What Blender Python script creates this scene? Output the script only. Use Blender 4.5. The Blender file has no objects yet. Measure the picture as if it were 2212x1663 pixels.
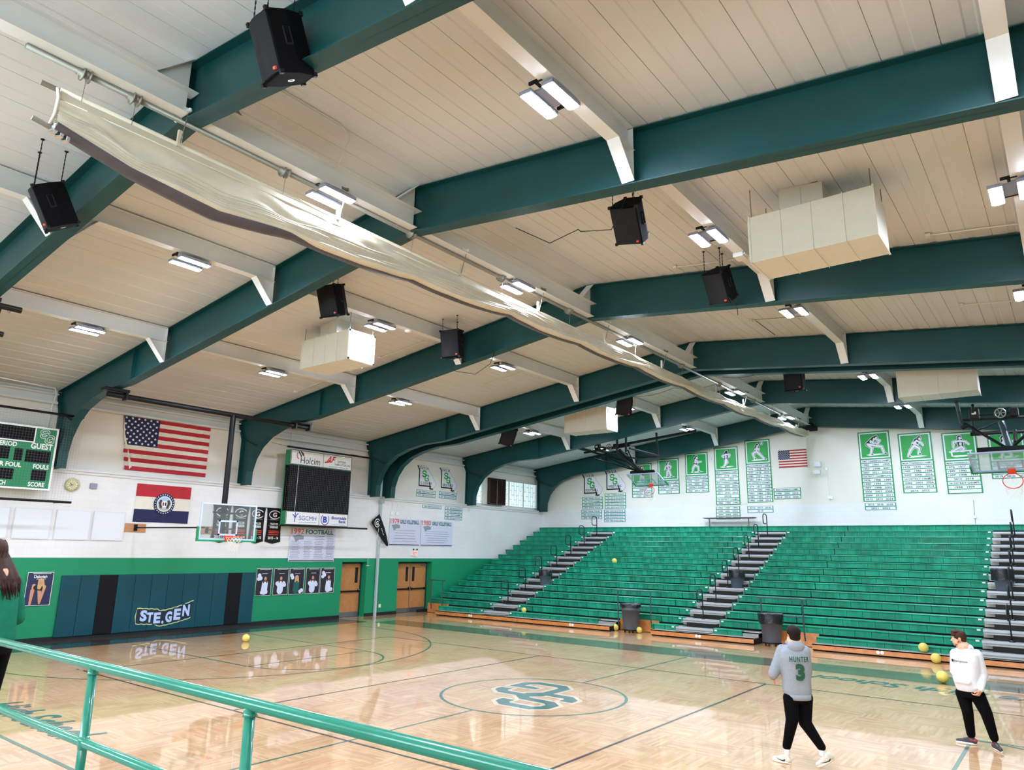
import bpy, bmesh, math, random
from mathutils import Vector, Matrix
PI = math.pi
SC = bpy.context.scene
COL = SC.collection
random.seed(7)

# ---------------------------------------------------------------- camera
FPX = 1543.213
CAM = Vector((0.0, 0.0, 2.8))
RM = ((0.79161026, -0.12466128, -0.59817452),
      (0.61079791, 0.18820987, 0.76909229),
      (0.01670632, -0.9741851, 0.22513172))      # world axes x camera (right, down, forward)
cd = bpy.data.cameras.new('camera'); cam = bpy.data.objects.new('camera', cd); COL.objects.link(cam)
cd.sensor_width = 36.0; cd.sensor_fit = 'HORIZONTAL'; cd.lens = FPX / 2212 * 36.0
cd.clip_start = 0.05; cd.clip_end = 200
mw = Matrix(((RM[0][0], -RM[0][1], -RM[0][2], CAM.x), (RM[1][0], -RM[1][1], -RM[1][2], CAM.y),
             (RM[2][0], -RM[2][1], -RM[2][2], CAM.z), (0, 0, 0, 1)))
cam.matrix_world = mw
SC.camera = cam

# ---------------------------------------------------------------- world, daylight, exposure
w = bpy.data.worlds.new('sky'); SC.world = w; w.use_nodes = True
bg = w.node_tree.nodes['Background']; bg.inputs[0].default_value = (0.80, 0.92, 1.0, 1); bg.inputs[1].default_value = 3.0
SC.view_settings.view_transform = 'Standard'; SC.view_settings.look = 'None'
SC.view_settings.exposure = 0.26; SC.view_settings.gamma = 1.0; SC.view_settings.use_curve_mapping = False
SC.cycles.use_denoising = True
SC.cycles.max_bounces = 9; SC.cycles.diffuse_bounces = 6; SC.cycles.glossy_bounces = 4
SC.cycles.transmission_bounces = 6; SC.cycles.transparent_max_bounces = 12
SC.cycles.sample_clamp_indirect = 6.0
SC.cycles.caustics_reflective = False; SC.cycles.caustics_refractive = False
TUBE_E = 370.0            # ceiling lamp tubes
FILL_WIN_E = 14.0   # glow of the unseen windows added behind the viewer as fill

# ---------------------------------------------------------------- pixel -> point on a real plane
def ray(px, py):
    c = (px - 1106.0, py - 831.5, FPX)
    return Vector([sum(RM[i][j] * c[j] for j in range(3)) for i in range(3)])
def atX(px, py, X): d = ray(px, py); return CAM + d * ((X - CAM.x) / d.x)
def atY(px, py, Y): d = ray(px, py); return CAM + d * ((Y - CAM.y) / d.y)
def atZ(px, py, Z): d = ray(px, py); return CAM + d * ((Z - CAM.z) / d.z)

# ---------------------------------------------------------------- materials
def lin(c):
    if isinstance(c, str):
        c = [int(c[i:i + 2], 16) / 255 for i in (0, 2, 4)]
        c = [x / 12.92 if x <= 0.04045 else ((x + 0.055) / 1.055) ** 2.4 for x in c]
    return (c[0], c[1], c[2], 1)
MT = {}
def mat(name, col, rough=0.5, metal=0.0, spec=0.5, emit=0.0, noise=0.0, nscale=6.0, bump=0.0, coat=0.0, alpha=None, trans=0.0):
    if name in MT: return MT[name]
    m = bpy.data.materials.new(name); m.use_nodes = True; nt = m.node_tree; b = nt.nodes['Principled BSDF']
    b.inputs['Base Color'].default_value = lin(col); b.inputs['Roughness'].default_value = rough
    b.inputs['Metallic'].default_value = metal; b.inputs['Specular IOR Level'].default_value = spec
    b.inputs['Coat Weight'].default_value = coat; b.inputs['Coat Roughness'].default_value = 0.08
    if trans: b.inputs['Transmission Weight'].default_value = trans
    if emit:
        b.inputs['Emission Color'].default_value = lin(col); b.inputs['Emission Strength'].default_value = emit
    if noise or bump:
        g = nt.nodes.new('ShaderNodeNewGeometry'); n = nt.nodes.new('ShaderNodeTexNoise')
        n.inputs['Scale'].default_value = nscale; n.inputs['Detail'].default_value = 5
        nt.links.new(g.outputs['Position'], n.inputs['Vector'])
        if noise:
            mx = nt.nodes.new('ShaderNodeMix'); mx.data_type = 'RGBA'; mx.blend_type = 'MULTIPLY'
            mr = nt.nodes.new('ShaderNodeMapRange')
            mr.inputs[1].default_value = 0.3; mr.inputs[2].default_value = 0.7
            mr.inputs[3].default_value = 1 - noise; mr.inputs[4].default_value = 1 + noise * 0.4
            nt.links.new(n.outputs['Fac'], mr.inputs[0])
            mx.inputs[0].default_value = 1; mx.inputs[6].default_value = lin(col)
            nt.links.new(mr.outputs[0], mx.inputs[7]); nt.links.new(mx.outputs[2], b.inputs['Base Color'])
        if bump:
            bp = nt.nodes.new('ShaderNodeBump'); bp.inputs['Strength'].default_value = bump; bp.inputs['Distance'].default_value = 0.02
            nt.links.new(n.outputs['Fac'], bp.inputs['Height']); nt.links.new(bp.outputs[0], b.inputs['Normal'])
    MT[name] = m
    return m
def nd(nt, t, **kw):
    n = nt.nodes.new(t)
    for k, v in kw.items(): setattr(n, k, v)
    return n

# painted masonry: white above, green below the 2.36 m line (a paint line on the wall itself)
def wall_material(name, white, green, line, zmax=5.0):
    m = mat(name, white, 0.55); nt = m.node_tree; b = nt.nodes['Principled BSDF']
    g = nd(nt, 'ShaderNodeNewGeometry'); s = nd(nt, 'ShaderNodeSeparateXYZ'); nt.links.new(g.outputs['Position'], s.inputs[0])
    lt = nd(nt, 'ShaderNodeMath', operation='GREATER_THAN'); lt.inputs[1].default_value = line; nt.links.new(s.outputs['Z'], lt.inputs[0])
    mx = nd(nt, 'ShaderNodeMix', data_type='RGBA'); mx.inputs[6].default_value = lin(green); mx.inputs[7].default_value = lin(white)
    nt.links.new(lt.outputs[0], mx.inputs[0])
    ad = nd(nt, 'ShaderNodeMath', operation='ADD'); nt.links.new(s.outputs['X'], ad.inputs[0]); nt.links.new(s.outputs['Y'], ad.inputs[1])
    cv = nd(nt, 'ShaderNodeCombineXYZ'); nt.links.new(ad.outputs[0], cv.inputs[0]); nt.links.new(s.outputs['Z'], cv.inputs[1])
    br = nd(nt, 'ShaderNodeTexBrick'); br.inputs['Scale'].default_value = 1.0; br.inputs['Brick Width'].default_value = 0.406
    br.inputs['Row Height'].default_value = 0.203; br.inputs['Mortar Size'].default_value = 0.006; br.inputs['Mortar Smooth'].default_value = 0.6
    br.inputs['Color1'].default_value = (1, 1, 1, 1); br.inputs['Color2'].default_value = (0.97, 0.97, 0.97, 1); br.inputs['Mortar'].default_value = (0.9, 0.9, 0.9, 1)
    nt.links.new(cv.outputs[0], br.inputs['Vector'])
    ml = nd(nt, 'ShaderNodeMix', data_type='RGBA', blend_type='MULTIPLY'); ml.inputs[0].default_value = 1
    nt.links.new(mx.outputs[2], ml.inputs[6]); nt.links.new(br.outputs['Color'], ml.inputs[7])
    n = nd(nt, 'ShaderNodeTexNoise'); n.inputs['Scale'].default_value = 0.35; n.inputs['Detail'].default_value = 3
    nt.links.new(g.outputs['Position'], n.inputs['Vector'])
    mr = nd(nt, 'ShaderNodeMapRange'); mr.inputs[1].default_value = 0.35; mr.inputs[2].default_value = 0.65; mr.inputs[3].default_value = 0.92; mr.inputs[4].default_value = 1.02
    nt.links.new(n.outputs['Fac'], mr.inputs[0])
    m2 = nd(nt, 'ShaderNodeMix', data_type='RGBA', blend_type='MULTIPLY'); m2.inputs[0].default_value = 1
    nt.links.new(ml.outputs[2], m2.inputs[6]); nt.links.new(mr.outputs[0], m2.inputs[7]); nt.links.new(m2.outputs[2], b.inputs['Base Color'])
    bp = nd(nt, 'ShaderNodeBump'); bp.inputs['Strength'].default_value = 0.25; bp.inputs['Distance'].default_value = 0.004
    nt.links.new(br.outputs['Color'], bp.inputs['Height']); nt.links.new(bp.outputs[0], b.inputs['Normal'])
    return m

# varnished parquet: blocks of short maple strips laid in alternating directions
def floor_material():
    m = mat('varnished_maple', 'D9AC7C', 0.42); nt = m.node_tree; b = nt.nodes['Principled BSDF']
    g = nd(nt, 'ShaderNodeNewGeometry'); s = nd(nt, 'ShaderNodeSeparateXYZ'); nt.links.new(g.outputs['Position'], s.inputs[0])
    def brick(u, v, wd, h):
        c = nd(nt, 'ShaderNodeCombineXYZ'); nt.links.new(u, c.inputs[0]); nt.links.new(v, c.inputs[1])
        br = nd(nt, 'ShaderNodeTexBrick'); br.offset = 0.5; br.inputs['Scale'].default_value = 1
        br.inputs['Brick Width'].default_value = wd; br.inputs['Row Height'].default_value = h
        br.inputs['Mortar Size'].default_value = 0.0008; br.inputs['Color1'].default_value = (1, 1, 1, 1)
        br.inputs['Color2'].default_value = (0, 0, 0, 1); br.inputs['Mortar'].default_value = (0.5, 0.5, 0.5, 1)
        br.inputs['Bias'].default_value = 0.25
        nt.links.new(c.outputs[0], br.inputs['Vector']); return br
    bx = brick(s.outputs['X'], s.outputs['Y'], 0.42, 0.045); by = brick(s.outputs['Y'], s.outputs['X'], 0.42, 0.045)
    ck = nd(nt, 'ShaderNodeTexChecker'); ck.inputs['Scale'].default_value = 1.15; ck.inputs['Color1'].default_value = (1, 1, 1, 1); ck.inputs['Color2'].default_value = (0, 0, 0, 1)
    flat = nd(nt, 'ShaderNodeCombineXYZ'); nt.links.new(s.outputs['X'], flat.inputs[0]); nt.links.new(s.outputs['Y'], flat.inputs[1]); flat.inputs[2].default_value = 0.3
    nt.links.new(flat.outputs[0], ck.inputs['Vector'])
    mx = nd(nt, 'ShaderNodeMix', data_type='RGBA'); nt.links.new(ck.outputs['Fac'], mx.inputs[0]); nt.links.new(bx.outputs['Color'], mx.inputs[6]); nt.links.new(by.outputs['Color'], mx.inputs[7])
    rp = nd(nt, 'ShaderNodeValToRGB'); e = rp.color_ramp.elements
    e[0].position = 0.0; e[0].color = lin('9C6A3C'); e[1].position = 1.0; e[1].color = lin('DAB58C')
    k = rp.color_ramp.elements.new(0.45); k.color = lin('C79A6A')
    n = nd(nt, 'ShaderNodeTexNoise'); n.inputs['Scale'].default_value = 1.1; n.inputs['Detail'].default_value = 4
    nt.links.new(g.outputs['Position'], n.inputs['Vector'])
    a = nd(nt, 'ShaderNodeMath', operation='MULTIPLY_ADD'); nt.links.new(mx.outputs[2], a.inputs[0]); a.inputs[1].default_value = 0.55
    n2 = nd(nt, 'ShaderNodeMath', operation='MULTIPLY'); n2.inputs[1].default_value = 0.75; nt.links.new(n.outputs['Fac'], n2.inputs[0]); nt.links.new(n2.outputs[0], a.inputs[2])
    nt.links.new(a.outputs[0], rp.inputs['Fac']); nt.links.new(rp.outputs['Color'], b.inputs['Base Color'])
    b.inputs['Coat Weight'].default_value = 1.0; b.inputs['Coat Roughness'].default_value = 0.035; b.inputs['Coat IOR'].default_value = 1.5
    wv = nd(nt, 'ShaderNodeTexNoise'); wv.inputs['Scale'].default_value = 2.2; wv.inputs['Detail'].default_value = 2
    nt.links.new(g.outputs['Position'], wv.inputs['Vector'])
    bp = nd(nt, 'ShaderNodeBump'); bp.inputs['Strength'].default_value = 0.03; bp.inputs['Distance'].default_value = 0.03
    nt.links.new(wv.outputs['Fac'], bp.inputs['Height']); nt.links.new(bp.outputs[0], b.inputs['Coat Normal'])
    return m

M = dict(
    floor=floor_material(),
    wall=wall_material('painted_masonry', 'E6E5E4', '00875A', 2.36),
    panelwall=mat('white_wall_panel', 'E2DDD3', 0.6, noise=0.06, nscale=0.5),
    ceil=mat('cream_roof_deck', 'CDD0D2', 0.55, noise=0.05, nscale=0.4),
    strut=mat('cream_painted_steel', 'D4D5D3', 0.45, noise=0.04, nscale=1.5),
    teal=mat('teal_painted_steel', '0C4041', 0.42, spec=0.35, noise=0.12, nscale=2.0),
    black=mat('black_paint', '050506', 0.5, spec=0.3), rubber=mat('black_rubber', '0C0C0E', 0.7),
    white=mat('white_paint', 'EDEDEA', 0.5), vinylw=mat('white_vinyl', 'DDE0E6', 0.45), lilac=mat('pale_vinyl_banner', 'CDD0E2', 0.5),
    green=mat('green_vinyl', '0E9A3F', 0.45), dgreen=mat('dark_green_border', '0A8A52', 0.5), tgreen=mat('teal_green_border', '088C84', 0.5), mapw=mat('map_white', 'DEDDE2', 0.5),
    ink=mat('black_ink', '161616', 0.6), inkg=mat('grey_ink', '26262C', 0.6), cordg=mat('grey_net_cord', '85858C', 0.7), red=mat('red_cloth', 'B4202E', 0.75, noise=0.08), navy=mat('navy_cloth', '141B48', 0.75, noise=0.1),
    clothw=mat('white_cloth', 'E2DCD0', 0.8, noise=0.05), orange=mat('rim_orange', 'F0481C', 0.4),
    steel=mat('galvanised_steel', '88857C', 0.42, metal=0.6), chrome=mat('chrome', 'C8C8CC', 0.15, metal=1.0),
    canvas=mat('cream_curtain_vinyl', 'C9BFA8', 0.5, noise=0.10, nscale=3, bump=0.25), mesh_d=mat('dark_curtain_mesh', '4A4448', 0.6, noise=0.2, nscale=5),
    duct=mat('cream_sheet_metal', 'D6D2C6', 0.42, noise=0.03), louver=mat('pale_louvre', '8E94AA', 0.45), 
    tube=mat('lamp_tube', 'DDEAFF', 0.5, emit=TUBE_E), housing=mat('lamp_housing', '8C90A0', 0.5),
    seat=mat('green_seat_plastic', '149A78', 0.36, noise=0.22, nscale=3.5), deck=mat('aluminium_deck', 'A8A49C', 0.45, metal=0.25, noise=0.12, nscale=8),
    board=mat('orange_oak_board', 'CF8446', 0.35, noise=0.25, nscale=5, coat=0.4), dark=mat('dark_void', '0A0A0A', 0.9), stepd=mat('dark_step_opening', '15130F', 0.8),
    nose=mat('silver_step_nose', 'B9BDC8', 0.4, metal=0.2), rail=mat('black_handrail', '0A0C10', 0.35), bluer=mat('slate_rail', '33454E', 0.4),
    gpipe=mat('glossy_green_pipe', '1F7D66', 0.28, noise=0.06, nscale=30, coat=0.5), door=mat('oak_door', 'B87C48', 0.4, noise=0.12, nscale=6),
    glass=mat('clear_glass', 'E8F2F0', 0.03, trans=0.92, spec=0.4), can=mat('grey_bin_plastic', '4E5563', 0.5, noise=0.05), liner=mat('black_bin_liner', '0D0E14', 0.28, bump=0.8, nscale=14),
    ball=mat('yellow_ball_rubber', 'DDCB68', 0.5, noise=0.06, nscale=20), netc=mat('white_net_cord', 'E4DCD4', 0.8), padt=mat('teal_vinyl_pad', '0C4450', 0.5, spec=0.3, noise=0.1, nscale=1.5),
    padk=mat('black_vinyl_pad', '070609', 0.55, spec=0.25), padline=mat('pad_seam', '0A3B40', 0.6), brown=mat('brown_louvre', '3A2620', 0.6), sbg=mat('scoreboard_green', '0A7A4C', 0.4),
    led=mat('unlit_led_panel', '0E0D10', 0.7, spec=0.15), dkgrey=mat('charcoal', '141417', 0.6, spec=0.2), lettg=mat('court_green_paint', '0B5F5A', 0.4, coat=1.0), linek=mat('court_black_line', '1E1A18', 0.4, coat=1.0),
    lineg=mat('court_green_line', '1F5D46', 0.4, coat=1.0), stain=mat('court_green_stain', '55502E', 0.4, coat=1.0, noise=0.1), dstain=mat('dark_end_stain', '4A382C', 0.4, coat=1.0, noise=0.12),
    lettw=mat('logo_pale_outline', 'E0C9A8', 0.4, coat=1.0),
    exitr=mat('exit_sign_red', 'FF3B3B', 0.5, emit=1.6), ply=mat('varnished_plywood', 'B98458', 0.5, noise=0.1), blue=mat('logo_blue', '1A2FA0', 0.5),
    speaker=mat('black_speaker_carpet', '050407', 0.9, spec=0.15, bump=0.3, nscale=60), grille=mat('dark_grey_grille', '18191B', 0.7, spec=0.2), jred=mat('red_badge', 'D8402C', 0.5),
    gold=mat('gold_fabric', 'D9A23C', 0.6), skin=mat('skin', 'D9A184', 0.55, noise=0.04), 
    seam=mat('dark_seam', '6E6658', 0.7), clock=mat('cream_clock_face', 'E6E2C0', 0.5), brass=mat('pale_brass', 'B8B07A', 0.35, metal=0.5), kick=mat('kick_plate', '8C9096', 0.3, metal=0.8))
# every moulded seat module has faded a little differently
def seat_fade():
    nt = M['seat'].node_tree; b = nt.nodes['Principled BSDF']; src = b.inputs['Base Color'].links[0].from_socket
    g = nd(nt, 'ShaderNodeNewGeometry'); sn = nd(nt, 'ShaderNodeVectorMath', operation='SNAP'); sn.inputs[1].default_value = (0.457, 0.605, 0.8)
    nt.links.new(g.outputs['Position'], sn.inputs[0]); wn = nd(nt, 'ShaderNodeTexWhiteNoise'); nt.links.new(sn.outputs[0], wn.inputs['Vector'])
    mr = nd(nt, 'ShaderNodeMapRange'); mr.inputs[3].default_value = 0.78; mr.inputs[4].default_value = 1.12; nt.links.new(wn.outputs['Value'], mr.inputs[0])
    mx = nd(nt, 'ShaderNodeMix', data_type='RGBA', blend_type='MULTIPLY'); mx.inputs[0].default_value = 1
    nt.links.new(src, mx.inputs[6]); nt.links.new(mr.outputs[0], mx.inputs[7]); nt.links.new(mx.outputs[2], b.inputs['Base Color'])
seat_fade()
# ---------------------------------------------------------------- mesh building
class MB:
    """collects shapes and links them as ONE mesh object"""
    def __init__(s): s.v = []; s.f = []; s.m = []
    def add(s, vs, fs, mi=0):
        o = len(s.v); s.v += [tuple(v) for v in vs]; s.f += [tuple(i + o for i in f) for f in fs]; s.m += [mi] * len(fs); return s
    def box(s, a, b, mi=0):
        x0, y0, z0 = a; x1, y1, z1 = b
        return s.add([(x0, y0, z0), (x1, y0, z0), (x1, y1, z0), (x0, y1, z0), (x0, y0, z1), (x1, y0, z1), (x1, y1, z1), (x0, y1, z1)],
                     [(0, 3, 2, 1), (4, 5, 6, 7), (0, 1, 5, 4), (1, 2, 6, 5), (2, 3, 7, 6), (3, 0, 4, 7)], mi)
    def obox(s, c, ax, ay, az, mi=0):
        c = Vector(c); ax = Vector(ax); ay = Vector(ay); az = Vector(az); vs = []
        for k in (-1, 1):
            for (i, j) in ((-1, -1), (1, -1), (1, 1), (-1, 1)): vs.append(c + ax * i + ay * j + az * k)
        return s.add(vs, [(0, 3, 2, 1), (4, 5, 6, 7), (0, 1, 5, 4), (1, 2, 6, 5), (2, 3, 7, 6), (3, 0, 4, 7)], mi)
    def bar(s, p, q, wd, h, up=(0, 0, 1), mi=0):
        p = Vector(p); q = Vector(q); d = (q - p); u = Vector(up); sd = d.cross(u)
        if sd.length < 1e-6: sd = d.cross(Vector((1, 0, 0)))
        sd.normalize(); u = sd.cross(d).normalized()
        return s.obox((p + q) / 2, d / 2, sd * wd / 2, u * h / 2, mi)
    def tube(s, pts, r, n=8, mi=0, closed=False, caps=True):
        P = [Vector(p) for p in pts]; N = len(P); rr = r if isinstance(r, (list, tuple)) else [r] * N; vs = []; fs = []
        t0 = (P[1] - P[0]).normalized(); u = t0.orthogonal().normalized()
        for i, p in enumerate(P):
            if closed: t = (P[(i + 1) % N] - P[i - 1]).normalized()
            elif i == 0: t = t0
            elif i == N - 1: t = (P[i] - P[i - 1]).normalized()
            else: t = ((P[i + 1] - p).normalized() + (p - P[i - 1]).normalized()).normalized()
            u = (u - t * u.dot(t)); u = u.normalized() if u.length > 1e-6 else t.orthogonal().normalized(); v = t.cross(u)
            for k in range(n):
                a = 2 * PI * k / n; vs.append(p + (u * math.cos(a) + v * math.sin(a)) * rr[i])
        m = N if closed else N - 1
        for i in range(m):
            for k in range(n):
                a = i * n + k; b = i * n + (k + 1) % n; c = ((i + 1) % N) * n + (k + 1) % n; d = ((i + 1) % N) * n + k
                fs.append((a, b, c, d))
        if caps and not closed: fs.append(tuple(range(n))[::-1]); fs.append(tuple((N - 1) * n + k for k in range(n)))
        return s.add(vs, fs, mi)
    def lathe(s, prof, c=(0, 0, 0), n=24, mi=0, ax=None):
        vs = []; fs = []; c = Vector(c)
        X, Y, Z = (Vector((1, 0, 0)), Vector((0, 1, 0)), Vector((0, 0, 1)))
        if ax is not None: Z = Vector(ax).normalized(); X = Z.orthogonal().normalized(); Y = Z.cross(X)
        for r, z in prof:
            for k in range(n):
                a = 2 * PI * k / n; vs.append(c + X * r * math.cos(a) + Y * r * math.sin(a) + Z * z)
        for i in range(len(prof) - 1):
            for k in range(n): fs.append((i * n + k, i * n + (k + 1) % n, (i + 1) * n + (k + 1) % n, (i + 1) * n + k))
        if prof[0][0] > 1e-5: fs.append(tuple(range(n))[::-1])
        if prof[-1][0] > 1e-5: fs.append(tuple((len(prof) - 1) * n + k for k in range(n)))
        return s.add(vs, fs, mi)
    def ell(s, c, r, n=16, mi=0, rot=None):
        vs = []; fs = []; c = Vector(c); r = r if isinstance(r, (tuple, list)) else (r, r, r); h = n // 2
        for i in range(h + 1):
            t = PI * i / h
            for k in range(n):
                a = 2 * PI * k / n; p = Vector((r[0] * math.sin(t) * math.cos(a), r[1] * math.sin(t) * math.sin(a), r[2] * math.cos(t)))
                vs.append(c + (rot @ p if rot else p))
        for i in range(h):
            for k in range(n): fs.append((i * n + k, (i + 1) * n + k, (i + 1) * n + (k + 1) % n, i * n + (k + 1) % n))
        return s.add(vs, fs, mi)
    def cap(s, p, q, r0, r1, mi=0, n=14):
        """tapered capsule"""
        p = Vector(p); q = Vector(q); d = q - p; L = max(d.length, 1e-6); prof = []
        for i in range(5): a = PI / 2 * i / 4; prof.append((r0 * math.sin(a), -r0 * math.cos(a)))
        for i in range(5): a = PI / 2 * i / 4; prof.append((r1 * math.cos(a), L + r1 * math.sin(a)))
        prof[0] = (1e-4, prof[0][1]); prof[-1] = (1e-4, prof[-1][1])
        return s.lathe(prof, p, n, mi, ax=d)
    def prism(s, poly, fn, d0, d1, mi=0):
        """poly: 2D outline; fn(u, v, d) -> 3D; extruded from d0 to d1"""
        n = len(poly); vs = [fn(u, v, d0) for u, v in poly] + [fn(u, v, d1) for u, v in poly]
        fs = [tuple(range(n))[::-1], tuple(range(n, 2 * n))] + [(i, (i + 1) % n, n + (i + 1) % n, n + i) for i in range(n)]
        return s.add(vs, fs, mi)
    def sheet(s, rows, mi=0):
        n = len(rows[0]); vs = [p for r in rows for p in r]; fs = []
        for i in range(len(rows) - 1):
            for k in range(n - 1): fs.append((i * n + k, i * n + k + 1, (i + 1) * n + k + 1, (i + 1) * n + k))
        return s.add(vs, fs, mi)
    def build(s, name, mats, parent=None, smooth=False):
        me = bpy.data.meshes.new(name); me.from_pydata(s.v, [], s.f)
        if not isinstance(mats, (list, tuple)): mats = [mats]
        for m in mats: me.materials.append(m)
        me.polygons.foreach_set('material_index', s.m)
        if smooth: me.polygons.foreach_set('use_smooth', [True] * len(me.polygons))
        me.update()
        o = bpy.data.objects.new(name, me); COL.objects.link(o)
        if parent: o.parent = parent; o.matrix_parent_inverse = parent_inv(parent)
        return o
def q_mat(q):
    l = Matrix.Translation(q.location) @ q.rotation_euler.to_matrix().to_4x4()
    return q.matrix_parent_inverse @ l if q.parent else l
def parent_inv(p):
    m = Matrix.Identity(4); q = p
    while q: m = q_mat(q) @ m; q = q.parent
    return m.inverted()
def tag(o, label=None, cat=None, group=None, kind=None):
    if label: o['label'] = label
    if cat: o['category'] = cat
    if group: o['group'] = group
    if kind: o['kind'] = kind
    return o
def thing(name, label, cat, loc=(0, 0, 0), group=None, kind=None, rz=0):
    o = bpy.data.objects.new(name, None); COL.objects.link(o); o.location = loc; o.rotation_euler = (0, 0, rz)
    o.empty_display_size = 0.1
    return tag(o, label, cat, group, kind)
def smoothed(o, lv=1, ang=None):
    md = o.modifiers.new('sub', 'SUBSURF'); md.levels = lv; md.render_levels = lv; return o
def bevel(o, wd=0.01, seg=2):
    md = o.modifiers.new('bev', 'BEVEL'); md.width = wd; md.segments = seg; md.limit_method = 'ANGLE'; return o
def copy_tree(o, parent=None):
    c = o.copy(); COL.objects.link(c)
    if parent: c.parent = parent
    for ch in list(o.children): copy_tree(ch, c)
    return c

# ---------------------------------------------------------------- flat lettering
_tc = {}
def glyphs(txt, bold=0.0, space=1.0, shear=0.0):
    k = (txt, bold, space, shear)
    if k not in _tc:
        c = bpy.data.curves.new('t', 'FONT'); c.body = txt; c.size = 1.0; c.offset = bold; c.space_character = space; c.shear = shear; c.resolution_u = 3
        o = bpy.data.objects.new('t', c); me = bpy.data.meshes.new_from_object(o)
        vs = [(v.co.x, v.co.y) for v in me.vertices]; fs = [tuple(p.vertices) for p in me.polygons]
        bpy.data.objects.remove(o); bpy.data.curves.remove(c); bpy.data.meshes.remove(me)
        _tc[k] = (vs, fs)
    return _tc[k]
def text(mb, txt, fn, u0, v0, h, wd=None, align='c', mi=0, bold=0.0, d=0.0, shear=0.0, space=1.0, arc=None):
    """cap height h, centred (or left) at u0, baseline v0; stretched to width wd when given"""
    vs, fs = glyphs(txt, bold, space, shear)
    if not vs: return
    d += lift(mb)
    x0 = min(v[0] for v in vs); x1 = max(v[0] for v in vs); k = h / 0.70; kx = k if wd is None else wd / max(x1 - x0, 1e-6)
    off = -(x0 + x1) / 2 * kx if align == 'c' else (-x0 * kx if align == 'l' else -x1 * kx)
    P = []
    for x, y in vs:
        u = u0 + x * kx + off; v = v0 + y * k
        if arc: v += arc((u - u0) / ((x1 - x0) * kx))
        P.append(fn(u, v, d))
    mb.add(P, fs, mi)
def stroke(mb, pts, wd, fn, d=0.0, mi=0, closed=False):
    d += lift(mb); P = [Vector(p) for p in pts]; n = len(P); L = []; R = []
    for i in range(n):
        a = P[i - 1] if (i or closed) else None; b = P[(i + 1) % n] if (i < n - 1 or closed) else None
        t1 = (P[i] - a).normalized() if a is not None else None; t2 = (b - P[i]).normalized() if b is not None else None
        t1 = t1 or t2; t2 = t2 or t1; n1 = Vector((-t1.y, t1.x)); n2 = Vector((-t2.y, t2.x)); nn = n1 + n2
        nn = nn.normalized() if nn.length > 1e-6 else n1; k = min(1 / max(nn.dot(n1), 0.35), 2.0)
        L.append(P[i] + nn * wd / 2 * k); R.append(P[i] - nn * wd / 2 * k)
    m = n if closed else n - 1
    mb.add([fn(p.x, p.y, d) for p in L + R], [(i, n + i, n + (i + 1) % n, (i + 1) % n) for i in range(m)], mi)
def lift(mb):
    """every flat piece lies a hair above the one printed before it"""
    mb.k = getattr(mb, 'k', 0) + 1; return mb.k * 0.00008
def blob(mb, c, rx, ry, fn, d=0.0, mi=0, n=16, rot=0.0):
    d += lift(mb)
    mb.add([fn(c[0] + rx * math.cos(2 * PI * k / n) * math.cos(rot) - ry * math.sin(2 * PI * k / n) * math.sin(rot),
               c[1] + rx * math.cos(2 * PI * k / n) * math.sin(rot) + ry * math.sin(2 * PI * k / n) * math.cos(rot), d) for k in range(n)], [tuple(range(n))], mi)
def limb(mb, p, q, w0, w1, fn, d=0.0, mi=0):
    d += lift(mb); p = Vector(p); q = Vector(q); t = (q - p).normalized(); nn = Vector((-t.y, t.x)); P = []
    for k in range(9): a = PI / 2 + PI * k / 8; P.append(p + (t * math.cos(a) + nn * math.sin(a)) * w0 / 2)
    for k in range(9): a = -PI / 2 + PI * k / 8; P.append(q + (t * math.cos(a) + nn * math.sin(a)) * w1 / 2)
    c = (p + q) / 2; n = len(P)
    mb.add([fn(v.x, v.y, d) for v in P] + [fn(c.x, c.y, d)], [(i, (i + 1) % n, n) for i in range(n)], mi)
def rect(mb, u0, v0, u1, v1, fn, d=0.0, mi=0):
    d += lift(mb)
    mb.add([fn(u0, v0, d), fn(u1, v0, d), fn(u1, v1, d), fn(u0, v1, d)], [(0, 1, 2, 3)], mi)
def frame2(mb, u0, v0, u1, v1, t, fn, d=0.0, mi=0):
    rect(mb, u0, v0, u1, v0 + t, fn, d, mi); rect(mb, u0, v1 - t, u1, v1, fn, d, mi); rect(mb, u0, v0 + t, u0 + t, v1 - t, fn, d, mi); rect(mb, u1 - t, v0 + t, u1, v1 - t, fn, d, mi)
def onX(X): return lambda u, v, d=0.0: (X + d, u, v)          # left wall: u along +Y, d towards the room
def onY(Y): return lambda u, v, d=0.0: (u, Y - d, v)          # back wall: u along +X
def onZ(cx, cy, a, z=0.0):                                     # floor, rotated by a
    ca, sa = math.cos(a), math.sin(a)
    return lambda u, v, d=0.0: (cx + u * ca - v * sa, cy + u * sa + v * ca, z + d)
S_PATH = [(0.92, 0.74), (0.92, 0.82), (0.76, 0.93), (0.24, 0.93), (0.08, 0.80), (0.08, 0.62), (0.24, 0.51), (0.76, 0.49), (0.92, 0.38), (0.92, 0.20), (0.76, 0.07), (0.24, 0.07), (0.08, 0.18), (0.08, 0.26)]
G_PATH = [(0.92, 0.74), (0.92, 0.82), (0.76, 0.93), (0.24, 0.93), (0.08, 0.80), (0.08, 0.20), (0.24, 0.07), (0.76, 0.07), (0.92, 0.20), (0.92, 0.44), (0.58, 0.44)]
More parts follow.
